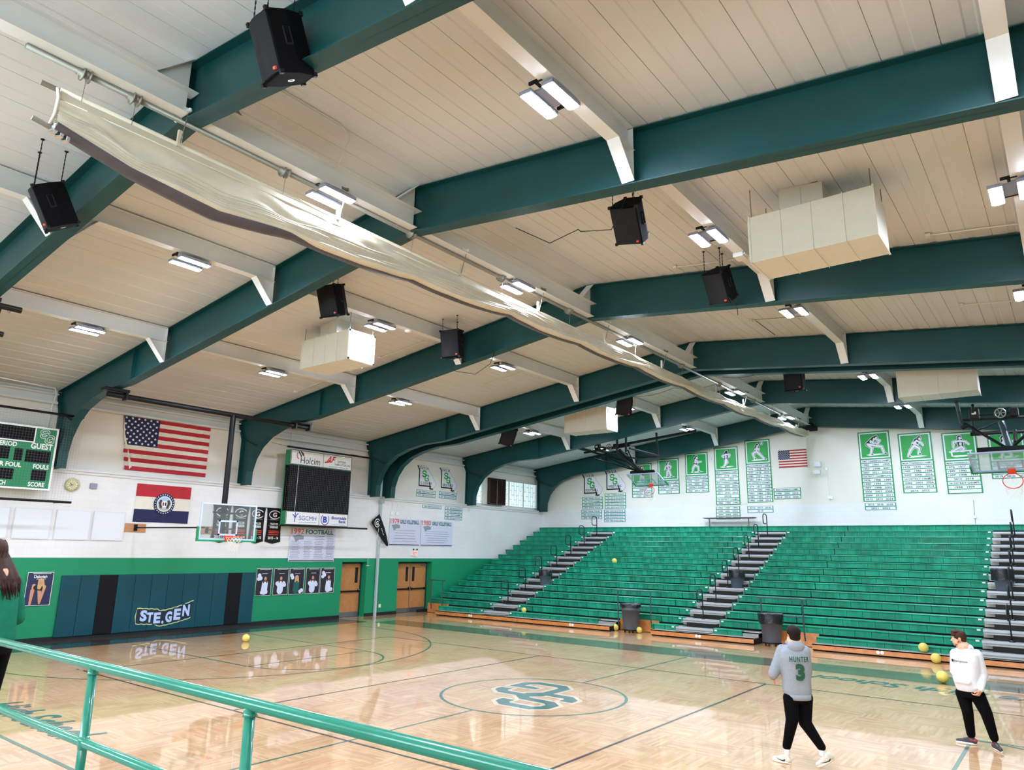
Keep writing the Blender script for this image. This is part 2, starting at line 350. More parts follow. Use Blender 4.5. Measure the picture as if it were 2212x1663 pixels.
def sg_mark(mb, u, v, w_, h_, fn, d=0.0, mi=0, mi_out=None, t=0.2, off=(0.36, -0.46), dd=0.001):
    """interlocked slab letters S (upper left) and G (lower right) in a box of width w_ and height h_"""
    lw = w_ * 0.61; lh = h_ * 0.62
    for gi, (path, ou, ov) in enumerate(((S_PATH, 0, h_ - lh), (G_PATH, w_ - lw, 0))):
        di = d; dm = d + dd * 2; ds = dm + dd * 0.5 * gi
        pts = [(u + ou + p[0] * lw, v + ov + p[1] * lh) for p in path]
        tw = t * lw
        ends = []
        for e, nb in ((pts[0], pts[1]), (pts[-1], pts[-2])): ends.append(e)
        if mi_out is not None:
            stroke(mb, pts, tw * 1.75, fn, di + dd * 0.5 * gi, mi_out)
            for e in ends: rect(mb, e[0] - tw * 0.95, e[1] - tw * 0.75, e[0] + tw * 0.95, e[1] + tw * 0.75, fn, di + dd * (0.5 * gi + 0.25), mi_out)
        stroke(mb, pts, tw, fn, ds, mi)
        for e in ends: rect(mb, e[0] - tw * 0.62, e[1] - tw * 0.4, e[0] + tw * 0.62, e[1] + tw * 0.4, fn, ds + dd * 0.25, mi)
# ---------------------------------------------------------------- building dimensions
WX = -23.9; WU = -24.14; RX = 6.2; YB = 33.8; YF = -6.0; XR = -8.98
def zc(x): return 9.33 - (0.1333 * (XR - x) if x < XR else 0.11 * (x - XR))          # roof deck
def zf(x): return 8.44 - (0.1365 * (XR - x) if x < XR else 0.108 * (x - XR))         # underside of the frames
FR = [4.19, 8.5, 14.635, 20.8, 21.65, 27.13, 33.3]

def S(name, mb, m, parent=None, smooth=False): return tag(mb.build(name, m, parent, smooth), kind='structure')
# floor
FLOOR = S('floor', MB().box((-26.5, YF, -0.2), (RX + 0.5, YB + 0.3, 0)), M['floor'])
# roof deck: flat pans with shallow ribs and narrow seams, running towards the back wall
mb = MB(); prof = []; x = WU - 0.3
seam0 = -2.93
k0 = int((x - seam0) // 0.605)
xs = []
for k in range(k0, 60):
    b = seam0 + 0.605 * k
    if b > RX + 0.6: break
    xs += [(b, 0.018), (b + 0.008, 0.018), (b + 0.009, 0.0), (b + 0.235, 0.0), (b + 0.255, 0.014), (b + 0.355, 0.014), (b + 0.375, 0.0), (b + 0.604, 0.0)]
xs.append((XR, 0.0)); xs.sort()
xs = [(a, h) for a, h in xs if WU - 0.4 < a < RX + 0.5]
mb.sheet([[(a, YF, zc(a) + 0.012 + h) for a, h in xs], [(a, YB + 0.2, zc(a) + 0.012 + h) for a, h in xs]])
mb.sheet([[(a, YF, zc(a) + 0.25) for a, h in xs], [(a, YB + 0.2, zc(a) + 0.25) for a, h in xs]])
S('ceiling', mb, M['ceil'])
# left wall: thick masonry below with door recesses, thin panel wall above
D1 = (19.62, 20.93); D2 = (22.75, 24.88); DH = 2.21; WN = (27.85, 33.55, 5.09, 6.50)
mb = MB()
for a, b in ((YF, D1[0]), (D1[1], D2[0]), (D2[1], YB + 0.2)): mb.box((WX - 0.9, a, 0), (WX, b, DH))
mb.box((WX - 0.9, YF, DH), (WX, YB + 0.2, 4.92))
S('wall_left', mb, M['wall'])
mb = MB()
mb.box((WU - 0.2, YF, 4.92), (WU, WN[0], 7.34)); mb.box((WU - 0.2, WN[0], 4.92), (WU, WN[1], WN[2])); mb.box((WU - 0.2, WN[0], WN[3]), (WU, WN[1], 7.34)); mb.box((WU - 0.2, WN[1], 4.92), (WU, YB + 0.2, 7.34))
S('wall_left_upper', mb, M['panelwall'])
mb = MB().box((WU + 0.001, YF, 4.92), (WX + 0.09, YB, 4.99)); mb.box((WX, YF, 4.84), (WX + 0.05, YB, 4.92))
S('trim_1', mb, M['strut'])
mb = MB()
for a, b in zip([YF] + FR, FR):
    if b - a > 1: mb.box((WU, a + 0.14, 6.88), (WU + 0.22, b - 0.14, 6.94)); mb.box((WU, a + 0.14, 6.94), (WU + 0.05, b - 0.14, 7.2)); mb.box((WU, a + 0.14, 7.16), (WU + 0.2, b - 0.14, 7.2))
S('trim_2', mb, M['strut'])
# back wall
def gable(mb, y0, y1, z0):
    poly = [(WX - 0.9, z0), (RX + 0.4, z0), (RX + 0.4, zc(RX)), (XR, zc(XR)), (WU - 0.3, zc(WU))]
    mb.prism(poly, lambda u, v, d: (u, d, v), y0, y1); return mb
S('wall_back', MB().box((WX - 0.9, YB, 0), (RX + 0.4, YB + 0.3, 5.03)), M['wall'])
S('wall_back_upper', gable(MB(), YB + 0.012, YB + 0.3, 5.03), M['panelwall'])
S('wall_right', MB().box((RX, YF, 0), (RX + 0.3, YB + 0.2, zc(RX) + 0.1)), M['wall'])
FILL_WINS = [(-21.0, -15.5), (-14.0, -8.5), (-7.0, -1.5), (0.0, 5.0)]          # unseen windows added to the near wall as fill light
mb = MB(); e = WX - 0.9
for a, b in FILL_WINS + [(RX + 0.3, 0)]: mb.box((e, YF - 0.3, 0), (a, YF, 6.7)); e = b
for a, b in FILL_WINS: mb.box((a, YF - 0.3, 0), (b, YF, 3.4)); mb.box((a, YF - 0.3, 5.6), (b, YF, 6.7))
gable(mb, YF - 0.3, YF, 6.7)
S('wall_front', mb, M['wall'])
# baseboards
mb = MB()
for a, b in ((YF, D1[0]), (D1[1], D2[0]), (D2[1], 24.0)): mb.box((WX, a, 0), (WX + 0.02, b, 0.13))
S('baseboard_left', mb, M['rubber'])
# glass-block windows
def glass_mat(name, e):
    m = mat(name, 'DDF0F4', 0.3); nt = m.node_tree; b = nt.nodes['Principled BSDF']
    g = nd(nt, 'ShaderNodeNewGeometry'); s = nd(nt, 'ShaderNodeSeparateXYZ'); nt.links.new(g.outputs['Position'], s.inputs[0])
    ad = nd(nt, 'ShaderNodeMath', operation='ADD'); nt.links.new(s.outputs['X'], ad.inputs[0]); nt.links.new(s.outputs['Y'], ad.inputs[1])
    cv = nd(nt, 'ShaderNodeCombineXYZ'); nt.links.new(ad.outputs[0], cv.inputs[1]); nt.links.new(s.outputs['Z'], cv.inputs[0])
    br = nd(nt, 'ShaderNodeTexBrick'); br.inputs['Scale'].default_value = 1; br.inputs['Brick Width'].default_value = 0.5; br.inputs['Row Height'].default_value = 0.22
    br.inputs['Mortar Size'].default_value = 0.012; br.inputs['Color1'].default_value = lin('F2FBFF'); br.inputs['Color2'].default_value = lin('D8EEF2'); br.inputs['Mortar'].default_value = lin('4F8080')
    nt.links.new(cv.outputs[0], br.inputs['Vector']); nt.links.new(br.outputs['Color'], b.inputs['Base Color']); nt.links.new(br.outputs['Color'], b.inputs['Emission Color'])
    b.inputs['Emission Strength'].default_value = e; return m
M['gblock'] = glass_mat('daylit_panel_glazing', 0.55); M['fill_pane'] = glass_mat('added_fill_glazing', FILL_WIN_E)
win = S('window_1', MB().box((WU - 0.12, WN[0], WN[2]), (WU - 0.06, WN[1], WN[3])), M['gblock'])
mb = MB()
for y in (27.87, 29.4, 30.95, 32.25, 33.52): mb.box((WU - 0.08, y - 0.03, WN[2]), (WU + 0.01, y + 0.03, WN[3]))
mb.box((WU - 0.08, WN[0], WN[3] - 0.05), (WU + 0.015, WN[1], WN[3])); mb.box((WU - 0.08, WN[0], WN[2]), (WU + 0.015, WN[1], WN[2] + 0.05))
S('window_frame', mb, M['strut'], win)
for i, (a, b) in enumerate(FILL_WINS):
    wn = S('window_%d' % (i + 2), MB().box((a, YF - 0.2, 3.4), (b, YF - 0.15, 5.6)), M['fill_pane'])  # glowing pane of an added window, out of view
    mb = MB()
    for k in range(5): x = a + (b - a) * k / 4; mb.box((x - 0.03, YF - 0.2, 3.4), (x + 0.03, YF, 5.6))
    S('window_frame', mb, M['strut'], wn)
# doors
def door_leaf(y0, y1, parent, hinge_left, bar_side):
    x = WX - 0.32
    lf = S('door_leaf', MB().box((x - 0.045, y0 + 0.004, 0.2), (x, y1 - 0.004, 2.13)), M['door'], parent)
    S('kick_plate', MB().box((x - 0.046, y0 + 0.004, 0.01), (x + 0.004, y1 - 0.004, 0.2)), M['kick'], parent)
    gy = y1 - 0.27 if hinge_left else y0 + 0.12
    S('vision_panel', MB().box((x - 0.02, gy, 1.35), (x + 0.006, gy + 0.15, 1.98)), M['dark'], parent)
    mb = MB().box((x + 0.02, y0 + 0.06, 0.99), (x + 0.065, y1 - 0.06, 1.05)); mb.box((x, y0 + 0.05, 0.97), (x + 0.07, y0 + 0.11, 1.07)); mb.box((x, y1 - 0.11, 0.97), (x + 0.07, y1 - 0.05, 1.07))
    S('push_bar', mb, M['dkgrey'], parent)
    hy = y1 - 0.07 if hinge_left else y0 + 0.07
    S('door_handle', MB().lathe([(0.035, 0), (0.035, 0.02), (0.02, 0.03), (0.02, 0.06), (0.035, 0.07), (0.001, 0.09)], (x + 0.01, hy, 1.08), 12, ax=(1, 0, 0)), M['chrome'], parent, True)
    cy = y0 + 0.02 if hinge_left else y1 - 0.32
    S('door_closer', MB().box((x, cy, 2.03), (x + 0.06, cy + 0.3, 2.09)), M['steel'], parent)
for n, (a, b), two in (('door_1', D1, False), ('door_2', D2, True)):
    x = WX - 0.35
    mb = MB(); mb.box((x - 0.06, a, 0), (x + 0.05, a + 0.06, DH)); mb.box((x - 0.06, b - 0.06, 0), (x + 0.05, b, DH)); mb.box((x - 0.06, a, 2.14), (x + 0.05, b, DH))
    dr = S(n, mb, M['teal'])
    if two:
        m_ = (a + b) / 2; door_leaf(a + 0.06, m_ - 0.01, dr, True, 1); door_leaf(m_ + 0.01, b - 0.06, dr, False, 0)
        S('door_mullion', MB().box((x - 0.02, m_ - 0.02, 0), (x + 0.04, m_ + 0.02, 2.14)), M['steel'], dr)
    else: door_leaf(a + 0.06, b - 0.06, dr, True, 1)
    S('door_back', MB().box((x - 0.12, a, 0), (x - 0.1, b, DH)), M['dark'], dr)

# ---------------------------------------------------------------- steel frames
def steel_frame(y, label):
    t = thing('roof_frame', label, 'roof beam', (XR, y, 0), group='teal rigid roof frames')
    left = [(-23.32, 4.92), (-23.3, 5.4), (-23.12, 5.85), (-22.78, 6.25), (-22.25, 6.58), (-21.55, 6.80), (-20.7, 6.95), (-19.6, zf(-19.6))]
    right = [(5.4, 4.92), (5.38, 5.3), (5.2, 5.7), (4.85, 6.05), (4.3, 6.35), (3.5, 6.6), (2.6, 6.85), (1.6, zf(1.6))]
    bot = left + [(XR, zf(XR))] + right[::-1]
    top = [(RX - 0.02, 4.92), (RX - 0.02, zc(RX)), (XR, zc(XR)), (WU + 0.02, zc(WU)), (WU + 0.12, 6.95), (-23.85, 6.6), (-23.85, 4.92)]
    mb = MB(); n = 0
    # web as a strip of quads (straight across)
    def topz(x): return zc(x) if x > WU + 0.3 else 7.3
    xs = sorted(set([p[0] for p in bot if p[1] > 5.5] + [-18, -16, -14, -12, -10, -6, -4, -2, 0]))
    bx = sorted([p for p in bot if p[1] > 6.2])
    def bz(x):
        for (a, za), (b, zb) in zip(bx, bx[1:]):
            if a <= x <= b: return za + (zb - za) * (x - a) / (b - a)
    xs = [x for x in xs if bx[0][0] <= x <= bx[-1][0]]
    for a, b in zip(xs, xs[1:]): mb.prism([(a, bz(a)), (b, bz(b)), (b, zc(b) - 0.015), (a, zc(a) - 0.015)], lambda u, v, d: (u, y + d, v), -0.006, 0.006)
    L = [p for p in left if p[0] <= bx[0][0]]
    mb.prism([(-23.85, 4.92), (-23.85, 6.6), (WU + 0.12, 6.95), (WU + 0.02, zc(WU) - 0.015), (bx[0][0], zc(bx[0][0]) - 0.015)] + L[::-1], lambda u, v, d: (u, y + d, v), -0.006, 0.006)
    Rr = [p for p in right if p[0] >= bx[-1][0]]
    mb.prism([(RX - 0.1, 4.92), (RX - 0.1, zc(RX) - 0.015), (bx[-1][0], zc(bx[-1][0]) - 0.015)] + Rr[::-1], lambda u, v, d: (u, y + d, v), -0.006, 0.006)
    mb.build('web', M['teal'], t)
    def flange(name, path, hw, th):
        rows = []
        for dy, dz in ((-hw, 0), (hw, 0), (hw, th), (-hw, th), (-hw, 0)): rows.append((dy, dz))
        m_ = MB(); P = [Vector((p[0], 0, p[1])) for p in path]; vs = []
        for i, p in enumerate(P):
            a = P[max(i - 1, 0)]; b = P[min(i + 1, len(P) - 1)]; tt = (b - a).normalized(); nn = Vector((-tt.z, 0, tt.x))
            vs.append([(p.x, y - hw, p.z), (p.x, y + hw, p.z), (p.x + nn.x * th, y + hw, p.z + nn.z * th), (p.x + nn.x * th, y - hw, p.z + nn.z * th), (p.x, y - hw, p.z)])
        m_.sheet(vs); return m_.build(name, M['teal'], t)
    flange('bottom_flange', bot, 0.13, 0.016)
    flange('top_flange', [(WU + 0.02, zc(WU) - 0.02), (XR, zc(XR) - 0.02), (RX - 0.05, zc(RX) - 0.02)], 0.13, 0.012)
    flange('outer_flange', [(-23.85, 4.92), (-23.85, 6.6), (WU + 0.12, 6.95), (WU + 0.02, zc(WU) - 0.03)], 0.12, 0.012)
    mb = MB()
    for x in (-19.4, XR, 1.6):
        for s in (-1, 1): mb.box((x - 0.006, min(y + s * 0.01, y + s * 0.12), zf(x) + 0.016), (x + 0.006, max(y + s * 0.01, y + s * 0.12), zc(x) - 0.03))
    p0, p1 = Vector((-23.83, y, 6.62)), Vector((-22.8, y, 6.24))
    mb.bar(p0, p1, 0.22, 0.012)
    mb.build('stiffener', M['teal'], t)
    return t
ORD = ['first', 'second', 'third', 'fourth', 'fifth', 'sixth', 'last']
for i, y in enumerate(FR):
    lb = ['teal steel roof frame nearest the camera, crossing the top left corner behind the big speaker',
          'teal steel roof frame standing behind the scoreboard edge, second from the camera',
          'teal steel roof frame landing between the large flag and the video screen',
          'near one of the two teal roof frames set close together by the double wooden doors',
          'far one of the two teal roof frames set close together by the double wooden doors',
          'teal steel roof frame beside the brown louvred fan in the left wall',
          'teal steel roof frame against the back wall above the sports banners'][i]
    steel_frame(y, lb)

# ---------------------------------------------------------------- cream struts between the frames
bays = [(YF + 0.1, FR[0]), (FR[0], FR[1]), (FR[1], FR[2]), (FR[2], FR[3]), (FR[4], FR[5]), (FR[5], FR[6])]
bayname = ['before the nearest teal frame', 'between frames one and two', 'between frames two and three', 'between frames three and four', 'beyond the paired teal frames', 'between the last two frames']
lines = [(-17.7, 'the outermost row on the left'), (-13.2, 'the row just left of the curtain'), (-4.45, 'the row just right of the ridge'), (0.0, 'the rightmost row in view')]
def strut(x, y0, y1, label):
    t = thing('roof_strut', label, 'beam', (x, (y0 + y1) / 2, zc(x)), group='cream struts between the roof frames')
    zt = zc(x) - 0.005; zb = zt - 0.36; a = y0 + 0.14; b = y1 - 0.14; zk = zf(x) + 0.03; hb = 0.42
    MB().box((x - 0.005, a, zb), (x + 0.005, b, zt)).build('web', M['strut'], t)
    mb = MB().box((x - 0.1, a + hb, zb - 0.012), (x + 0.1, b - hb, zb)); mb.box((x - 0.07, a - 0.03, zb - 0.008), (x + 0.1, a + hb, zb)); mb.box((x - 0.07, b - hb, zb - 0.008), (x + 0.1, b + 0.03, zb))
    mb.build('bottom_flange', M['strut'], t)
    MB().box((x - 0.1, a, zt - 0.012), (x + 0.1, b, zt)).build('top_flange', M['strut'], t)
    for s, e in ((1, a), (-1, b)):
        m2 = MB().prism([(e, zb), (e + s * hb, zb), (e, zk)], lambda u, v, d: (x + d, u, v), -0.005, 0.005)
        m2.bar((x, e + s * (hb + 0.01), zb - 0.006), (x, e - s * 0.0, zk - 0.006), 0.2, 0.014)
        m2.box((x - 0.09, min(e, e - s * 0.01), zk), (x + 0.09, max(e, e - s * 0.01), zt - 0.02))
        m2.build('haunch', M['strut'], t)
def ridge_strut(x, y0, y1, label):
    t = thing('roof_strut', label, 'beam', (x, (y0 + y1) / 2, zc(x)), group='cream struts between the roof frames')
    zb = zf(XR) + 0.03; zt = zb + 0.34; a = y0 + 0.14; b = y1 - 0.14; zk = zc(XR) - 0.03
    MB().box((x - 0.005, a, zb), (x + 0.005, b, zt)).build('web', M['strut'], t)
    MB().box((x - 0.11, a, zb - 0.012), (x + 0.11, b, zb)).build('bottom_flange', M['strut'], t)
    MB().box((x - 0.11, a - 0.1, zt), (x + 0.11, b + 0.1, zt + 0.012)).build('top_flange', M['strut'], t)
    for s, e in ((1, a), (-1, b)):
        m2 = MB().prism([(e, zt), (e + s * 0.5, zt), (e, zk)], lambda u, v, d: (x + d, u, v), -0.005, 0.005)
        m2.bar((x, e + s * 0.5, zt + 0.01), (x, e, zk), 0.2, 0.012); m2.build('haunch', M['strut'], t)
for (y0, y1), bn in zip(bays, bayname):
    for x, ln in lines: strut(x, y0, y1, 'cream roof strut %s, %s' % (bn, ln))
    ridge_strut(-8.85, y0, y1, 'cream ridge strut above the curtain pipe, %s' % bn)

# ---------------------------------------------------------------- ceiling lamps
LY = [1.2, 6.6, 11.65, 16.7, 24.4, 30.2]
def lamp_proto():
    t = thing('ceiling_lamp', 'x', 'lamp', (0, 0, 0), group='two-bar ceiling lamps')
    MB().box((-0.262, -0.31, -0.04), (-0.082, 0.31, -0.03)).box((0.082, -0.31, -0.04), (0.262, 0.31, -0.03)).box((-0.2, -0.2, -0.035), (0.2, 0.2, 0.0)).build('housing', M['housing'], t)
    MB().box((-0.1, -0.33, 0.0), (0.1, -0.30, 0.04)).box((-0.1, 0.3, 0), (0.1, 0.33, 0.04)).box((-0.02, -0.33, 0.0), (0.02, 0.33, 0.02)).build('bracket', M['dkgrey'], t)
    for s in (-1, 1):
        mb = MB()
        for a, b in ((-0.088, -0.080), (0.080, 0.088)): mb.box((s * 0.17 + a, -0.31, -0.085), (s * 0.17 + b, 0.31, -0.03))
        for a in (-0.31, 0.302): mb.box((s * 0.17 - 0.088, a, -0.085), (s * 0.17 + 0.088, a + 0.008, -0.03))
        mb.build('light_shield', M['housing'], t)  # skirts shaped to send the tube light down, off the struts
        mb = MB(); pr = [(s * 0.17 + 0.079 * math.cos(PI * k / 6), -0.075 - 0.022 * math.sin(PI * k / 6)) for k in range(7)]
        mb.prism(pr, lambda u, v, d: (u, d, v), -0.3, 0.3); mb.build('lamp_tube', M['tube'], t)
    return t
lp = lamp_proto(); used = False
lrow = {-17.85: 'the outermost row on the left', -13.35: 'the row just left of the curtain', -8.95: 'the ridge row by the curtain', -4.6: 'the row just right of the ridge', -0.12: 'the rightmost row'}
ybay = ['before the nearest teal frame', 'between frames one and two', 'between frames two and three', 'between frames three and four', 'past the paired frames', 'in the bay by the back wall']
for x, rn in lrow.items():
    for y, yb in zip(LY, ybay):
        z = zc(x) - 0.40 if abs(x + 8.95) > 0.5 else zf(XR) + 0.0
        o = lp if not used else copy_tree(lp); used = True
        o.location = (x, y, z); o['label'] = 'ceiling lamp %s, %s' % (yb, rn)
# ---------------------------------------------------------------- court markings (paint on the floor)
ZL = 0.0012
CX, CY = -8.93, 12.34
F0 = onZ(0, 0, 0)
def line(mb, a, b, w_=0.05, d=ZL): stroke(mb, [a, b], w_, F0, d)
def arc(mb, c, r, a0, a1, w_=0.05, d=ZL, n=64):
    stroke(mb, [(c[0] + r * math.cos(a0 + (a1 - a0) * k / n), c[1] + r * math.sin(a0 + (a1 - a0) * k / n)) for k in range(n + 1)], w_, F0, d)
def mark(name, mb, m): return S(name, mb, m, FLOOR)
mb = MB()
arc(mb, (CX, CY), 1.83, 0, 2 * PI, 0.06, n=96)
line(mb, (CX, 4.5), (CX, CY - 1.83)); line(mb, (CX, CY + 1.83), (CX, 19.55))
for hx, s in ((-20.15, 1), (2.45, -1)):
    fx = hx + s * 4.15
    arc(mb, (hx, CY), 6.05, -PI / 2 * s, PI / 2 * s, 0.05, ZL * 1.5)
    xe = hx - s * 1.6
    line(mb, (hx, CY - 6.05), (xe, CY - 6.05)); line(mb, (hx, CY + 6.05), (xe, CY + 6.05))
    line(mb, (xe, CY - 1.86), (fx, CY - 1.86)); line(mb, (xe, CY + 1.86), (fx, CY + 1.86)); line(mb, (fx, CY - 1.86), (fx, CY + 1.86), 0.05, ZL * 1.2)
    arc(mb, (fx, CY), 1.83, -PI / 2 * s, PI / 2 * s, 0.05, ZL * 2)
line(mb, (-21.9, 4.47), (4.2, 4.47), 0.06)
mark('court_line', mb, M['lineg'])
mb = MB()
a, b, c, d = -18.0, 0.06, 7.66, 16.88
for p, q in (((a, c), (b, c)), ((a, d), (b, d)), ((a, c), (a, d)), ((b, c), (b, d)), ((-12.0, c), (-12.0, d)), ((-5.85, c), (-5.85, d))): line(mb, p, q, 0.045, ZL * 2.5)
line(mb, (-18.35, c), (-18.25, c), 0.05, ZL * 2.5)
mark('volleyball_line', mb, M['linek'])
mb = MB(); rect(mb, -21.9, 19.62, RX, 21.0, F0, ZL * 0.6); mark('side_stripe', mb, M['stain'])
mb = MB(); rect(mb, -23.88, YF, -22.1, 19.62, F0, ZL * 0.5); mark('end_stripe', mb, M['dstain'])
mb = MB(); fn = onZ(-22.9, 12.3, PI / 2, 0)
text(mb, 'DRAGONS', fn, 0, -0.45, 0.9, 9.6, d=ZL * 1.5, bold=0.02); mark('end_lettering', mb, M['lettg'])
mb = MB(); text(mb, 'Ste. Genevieve High School', onZ(-1.4, 18.72, PI, 0), 0, -0.3, 0.6, 8.1, d=ZL * 3, shear=0.35, bold=0.02); mark('side_lettering', mb, M['lettg'])
mb = MB(); text(mb, 'Ste. Genevieve High School', onZ(-16.0, 4.95, 0, 0), 0, 0, 0.62, 8.1, d=ZL * 3, shear=0.35, bold=0.02); mark('side_lettering', mb, M['lettg'])
# centre mark: interlocked S and G, read from the far side of the court
mb = MB(); fn = onZ(CX, CY, -PI / 2, 0)
sg_mark(mb, -0.94, -1.17, 1.88, 2.34, onZ(CX, CY + 0.06, PI, 0), ZL, 1, 0, t=0.20, dd=ZL * 0.8)
mark('centre_logo', mb, [M['lettw'], M['lettg']])
# ---------------------------------------------------------------- things on the left wall
def stars(mb, u0, v0, u1, v1, fn, d, mi, r):
    for row in range(9):
        n = 6 if row % 2 == 0 else 5
        for k in range(n):
            u = u0 + (u1 - u0) * ((k + 0.5) / 6 if n == 6 else (k + 1) / 6); v = v1 - (v1 - v0) * (row + 0.75) / 9.5
            pts = []
            for j in range(10):
                a = PI / 2 + j * PI / 5; q = r if j % 2 == 0 else r * 0.42
                pts.append(fn(u + q * math.cos(a), v + q * math.sin(a), d))
            mb.add(pts + [fn(u, v, d)], [(j, (j + 1) % 10, 10) for j in range(10)], mi)
def us_flag(name, label, P, ripple, Y0, Y1, Z0, Z1, star_r, sl=0.0):
    t = thing(name, label, 'flag', P(Y0, Z1, 0), group=None)
    nx = 52; hs = (Z1 - Z0) / 13
    def pt(u, v): return P(u, v, 0.03 + ripple * (math.sin(u * 11) * 0.6 + math.sin(u * 23 + 1) * 0.3))
    mb = MB()
    for k in range(13):
        za = Z1 - hs * k; zb = za - hs; ua = Y0 + (Y1 - Y0) * (0.4 if k < 7 else 0)
        us = [ua + (Y1 - ua) * i / nx for i in range(nx + 1)]
        def L(u, z): return u + (sl * (Z1 - z) / (Z1 - Z0) * max(0, 1 - (u - Y0) / 0.6))
        mb.sheet([[pt(L(u, za), za) for u in us], [pt(L(u, zb), zb) for u in us]], 0 if k % 2 == 0 else 1)
    mb.build('stripes', [M['red'], M['clothw']], t, True)
    us = [Y0 + (Y1 - Y0) * 0.4 * i / 20 for i in range(21)]
    mb = MB().sheet([[pt(u, Z1) for u in us], [pt(u + sl * 7 / 13 * max(0, 1 - (u - Y0) / 0.6), Z1 - hs * 7) for u in us]]); mb.build('canton', M['navy'], t, True)
    mb = MB(); stars(mb, Y0, Z1 - hs * 7, Y0 + (Y1 - Y0) * 0.4, Z1, lambda u, v, d: tuple(Vector(pt(u, v)) + Vector(P(0, 0, d)) - Vector(P(0, 0, 0))), 0.006, 0, star_r); mb.build('stars', M['white'], t)
    return t
fl = us_flag('wall_flag', 'large striped and starred flag hung high on the left wall, its lower left corner folded', lambda u, v, d: (WU + d, u, v - (u - 10.4) * 0.0), 0.012, 10.38, 13.42, 5.13, 6.9, 0.05, 0.28)
MB().prism([(10.40, 6.86), (10.49, 6.3), (10.84, 5.24), (10.77, 5.16), (10.46, 6.2)], lambda u, v, d: (WU + 0.055 + d, u, v), 0, 0.004).build('folded_corner', M['clothw'], fl)
mb = MB()
for k in range(3): z = 5.14 + k * 0.27; u = 10.63 - k * 0.05; mb.box((WU + 0.061, u - 0.02, z), (WU + 0.063, u + 0.12, z + 0.12))
mb.build('folded_stripes', M['red'], fl)

# state flag: red, white and blue bands with a ringed seal
P = lambda u, v, d=0.0: (WX + 0.02 + d + 0.008 * math.sin(u * 9), u, v)
t = thing('state_flag', 'red, white and blue banded flag with a round seal, below the large flag', 'flag', (WX, 11.9, 4.7))
A0, A1, B0, B1 = 11.01, 12.84, 3.49, 4.71; hb = (B1 - B0) / 3
for k, (nm, mm) in enumerate((('red_band', 'red'), ('white_band', 'clothw'), ('blue_band', 'navy'))):
    us = [A0 + (A1 - A0) * i / 24 for i in range(25)]; za = B1 - hb * k
    MB().sheet([[P(u, za) for u in us], [P(u, za - hb) for u in us]]).build(nm, M[mm], t, True)
mb = MB(); c = ((A0 + A1) / 2 + 0.03, (B0 + B1) / 2)
Q = lambda u, v, d=0.0: (WX + 0.04 + d, u, v)
blob(mb, c, 0.35, 0.35, Q, 0, 0, 32); blob(mb, c, 0.255, 0.255, Q, 0.003, 1, 32); blob(mb, c, 0.235, 0.235, Q, 0.005, 2, 32)
for k in range(24): a = 2 * PI * k / 24; blob(mb, (c[0] + 0.305 * math.cos(a), c[1] + 0.305 * math.sin(a)), 0.018, 0.018, Q, 0.003, 1, 6)
for s in (-1, 1):
    limb(mb, (c[0] + s * 0.15, c[1] + 0.03), (c[0] + s * 0.11, c[1] - 0.12), 0.10, 0.08, Q, 0.008, 4); blob(mb, (c[0] + s * 0.13, c[1] + 0.09), 0.045, 0.045, Q, 0.009, 4, 10)
blob(mb, c, 0.1, 0.1, Q, 0.010, 1, 20); limb(mb, (c[0] - 0.04, c[1] + 0.03), (c[0] - 0.04, c[1] - 0.04), 0.05, 0.05, Q, 0.012, 3); limb(mb, (c[0] + 0.04, c[1] + 0.03), (c[0] + 0.04, c[1] - 0.04), 0.05, 0.05, Q, 0.012, 0)
stroke(mb, [(c[0] - 0.17, c[1] - 0.15), (c[0], c[1] - 0.19), (c[0] + 0.17, c[1] - 0.15)], 0.03, Q, 0.011, 5)
mb.build('seal', [M['navy'], M['white'], mat('pale_sky_blue', 'A8CBE0', 0.6), M['red'], mat('bear_brown', '4A3426', 0.7), M['gold']], t)

# scoreboard behind its protective net
SX = -23.4
t = thing('scoreboard', 'green scoreboard with white border reading GUEST and SCORE, cut by the left edge', 'scoreboard', (SX, 6.4, 4.25))
s0, s1, sz0, sz1 = 4.2, 8.32, 4.25, 6.06
MB().box((SX - 0.2, s0, sz0), (SX, s1, sz1)).build('cabinet', M['sbg'], t)
fn = onX(SX)
mb = MB(); frame2(mb, s0, sz0, s1, sz1, 0.05, fn, 0.004); frame2(mb, 5.2, 5.58, 7.74, sz1 - 0.01, 0.035, fn, 0.005); mb.build('border', M['white'], t)
mb = MB(); rect(mb, 5.24, 5.62, 7.70, 6.0, fn, 0.006)
for y0, y1, z0, z1 in ((6.90, 7.16, 5.06, 5.40), (7.28, 7.49, 5.04, 5.38), (7.56, 8.20, 5.02, 5.37), (6.5, 7.34, 4.50, 4.80), (7.78, 8.16, 4.52, 4.82), (6.55, 6.8, 5.06, 5.40), (5.0, 6.3, 4.9, 5.4)): rect(mb, y0, z0, y1, z1, fn, 0.006)
mb.build('digit_display', M['led'], t)
mb = MB()
text(mb, 'GUEST', fn, 7.94, 5.42, 0.155, 0.56, d=0.007, bold=0.03); text(mb, 'PERIOD', fn, 7.06, 5.43, 0.12, 0.50, d=0.007, bold=0.03)
text(mb, 'PLAYER FOUL', fn, 7.02, 4.86, 0.12, 0.96, d=0.007, bold=0.03); text(mb, 'FOULS', fn, 8.0, 4.855, 0.12, 0.40, d=0.007, bold=0.03)
text(mb, 'MATCH', fn, 6.98, 4.34, 0.12, 0.42, d=0.007, bold=0.03); text(mb, 'SCORE', fn, 7.95, 4.345, 0.12, 0.42, d=0.007, bold=0.03)
mb.build('lettering', M['white'], t)
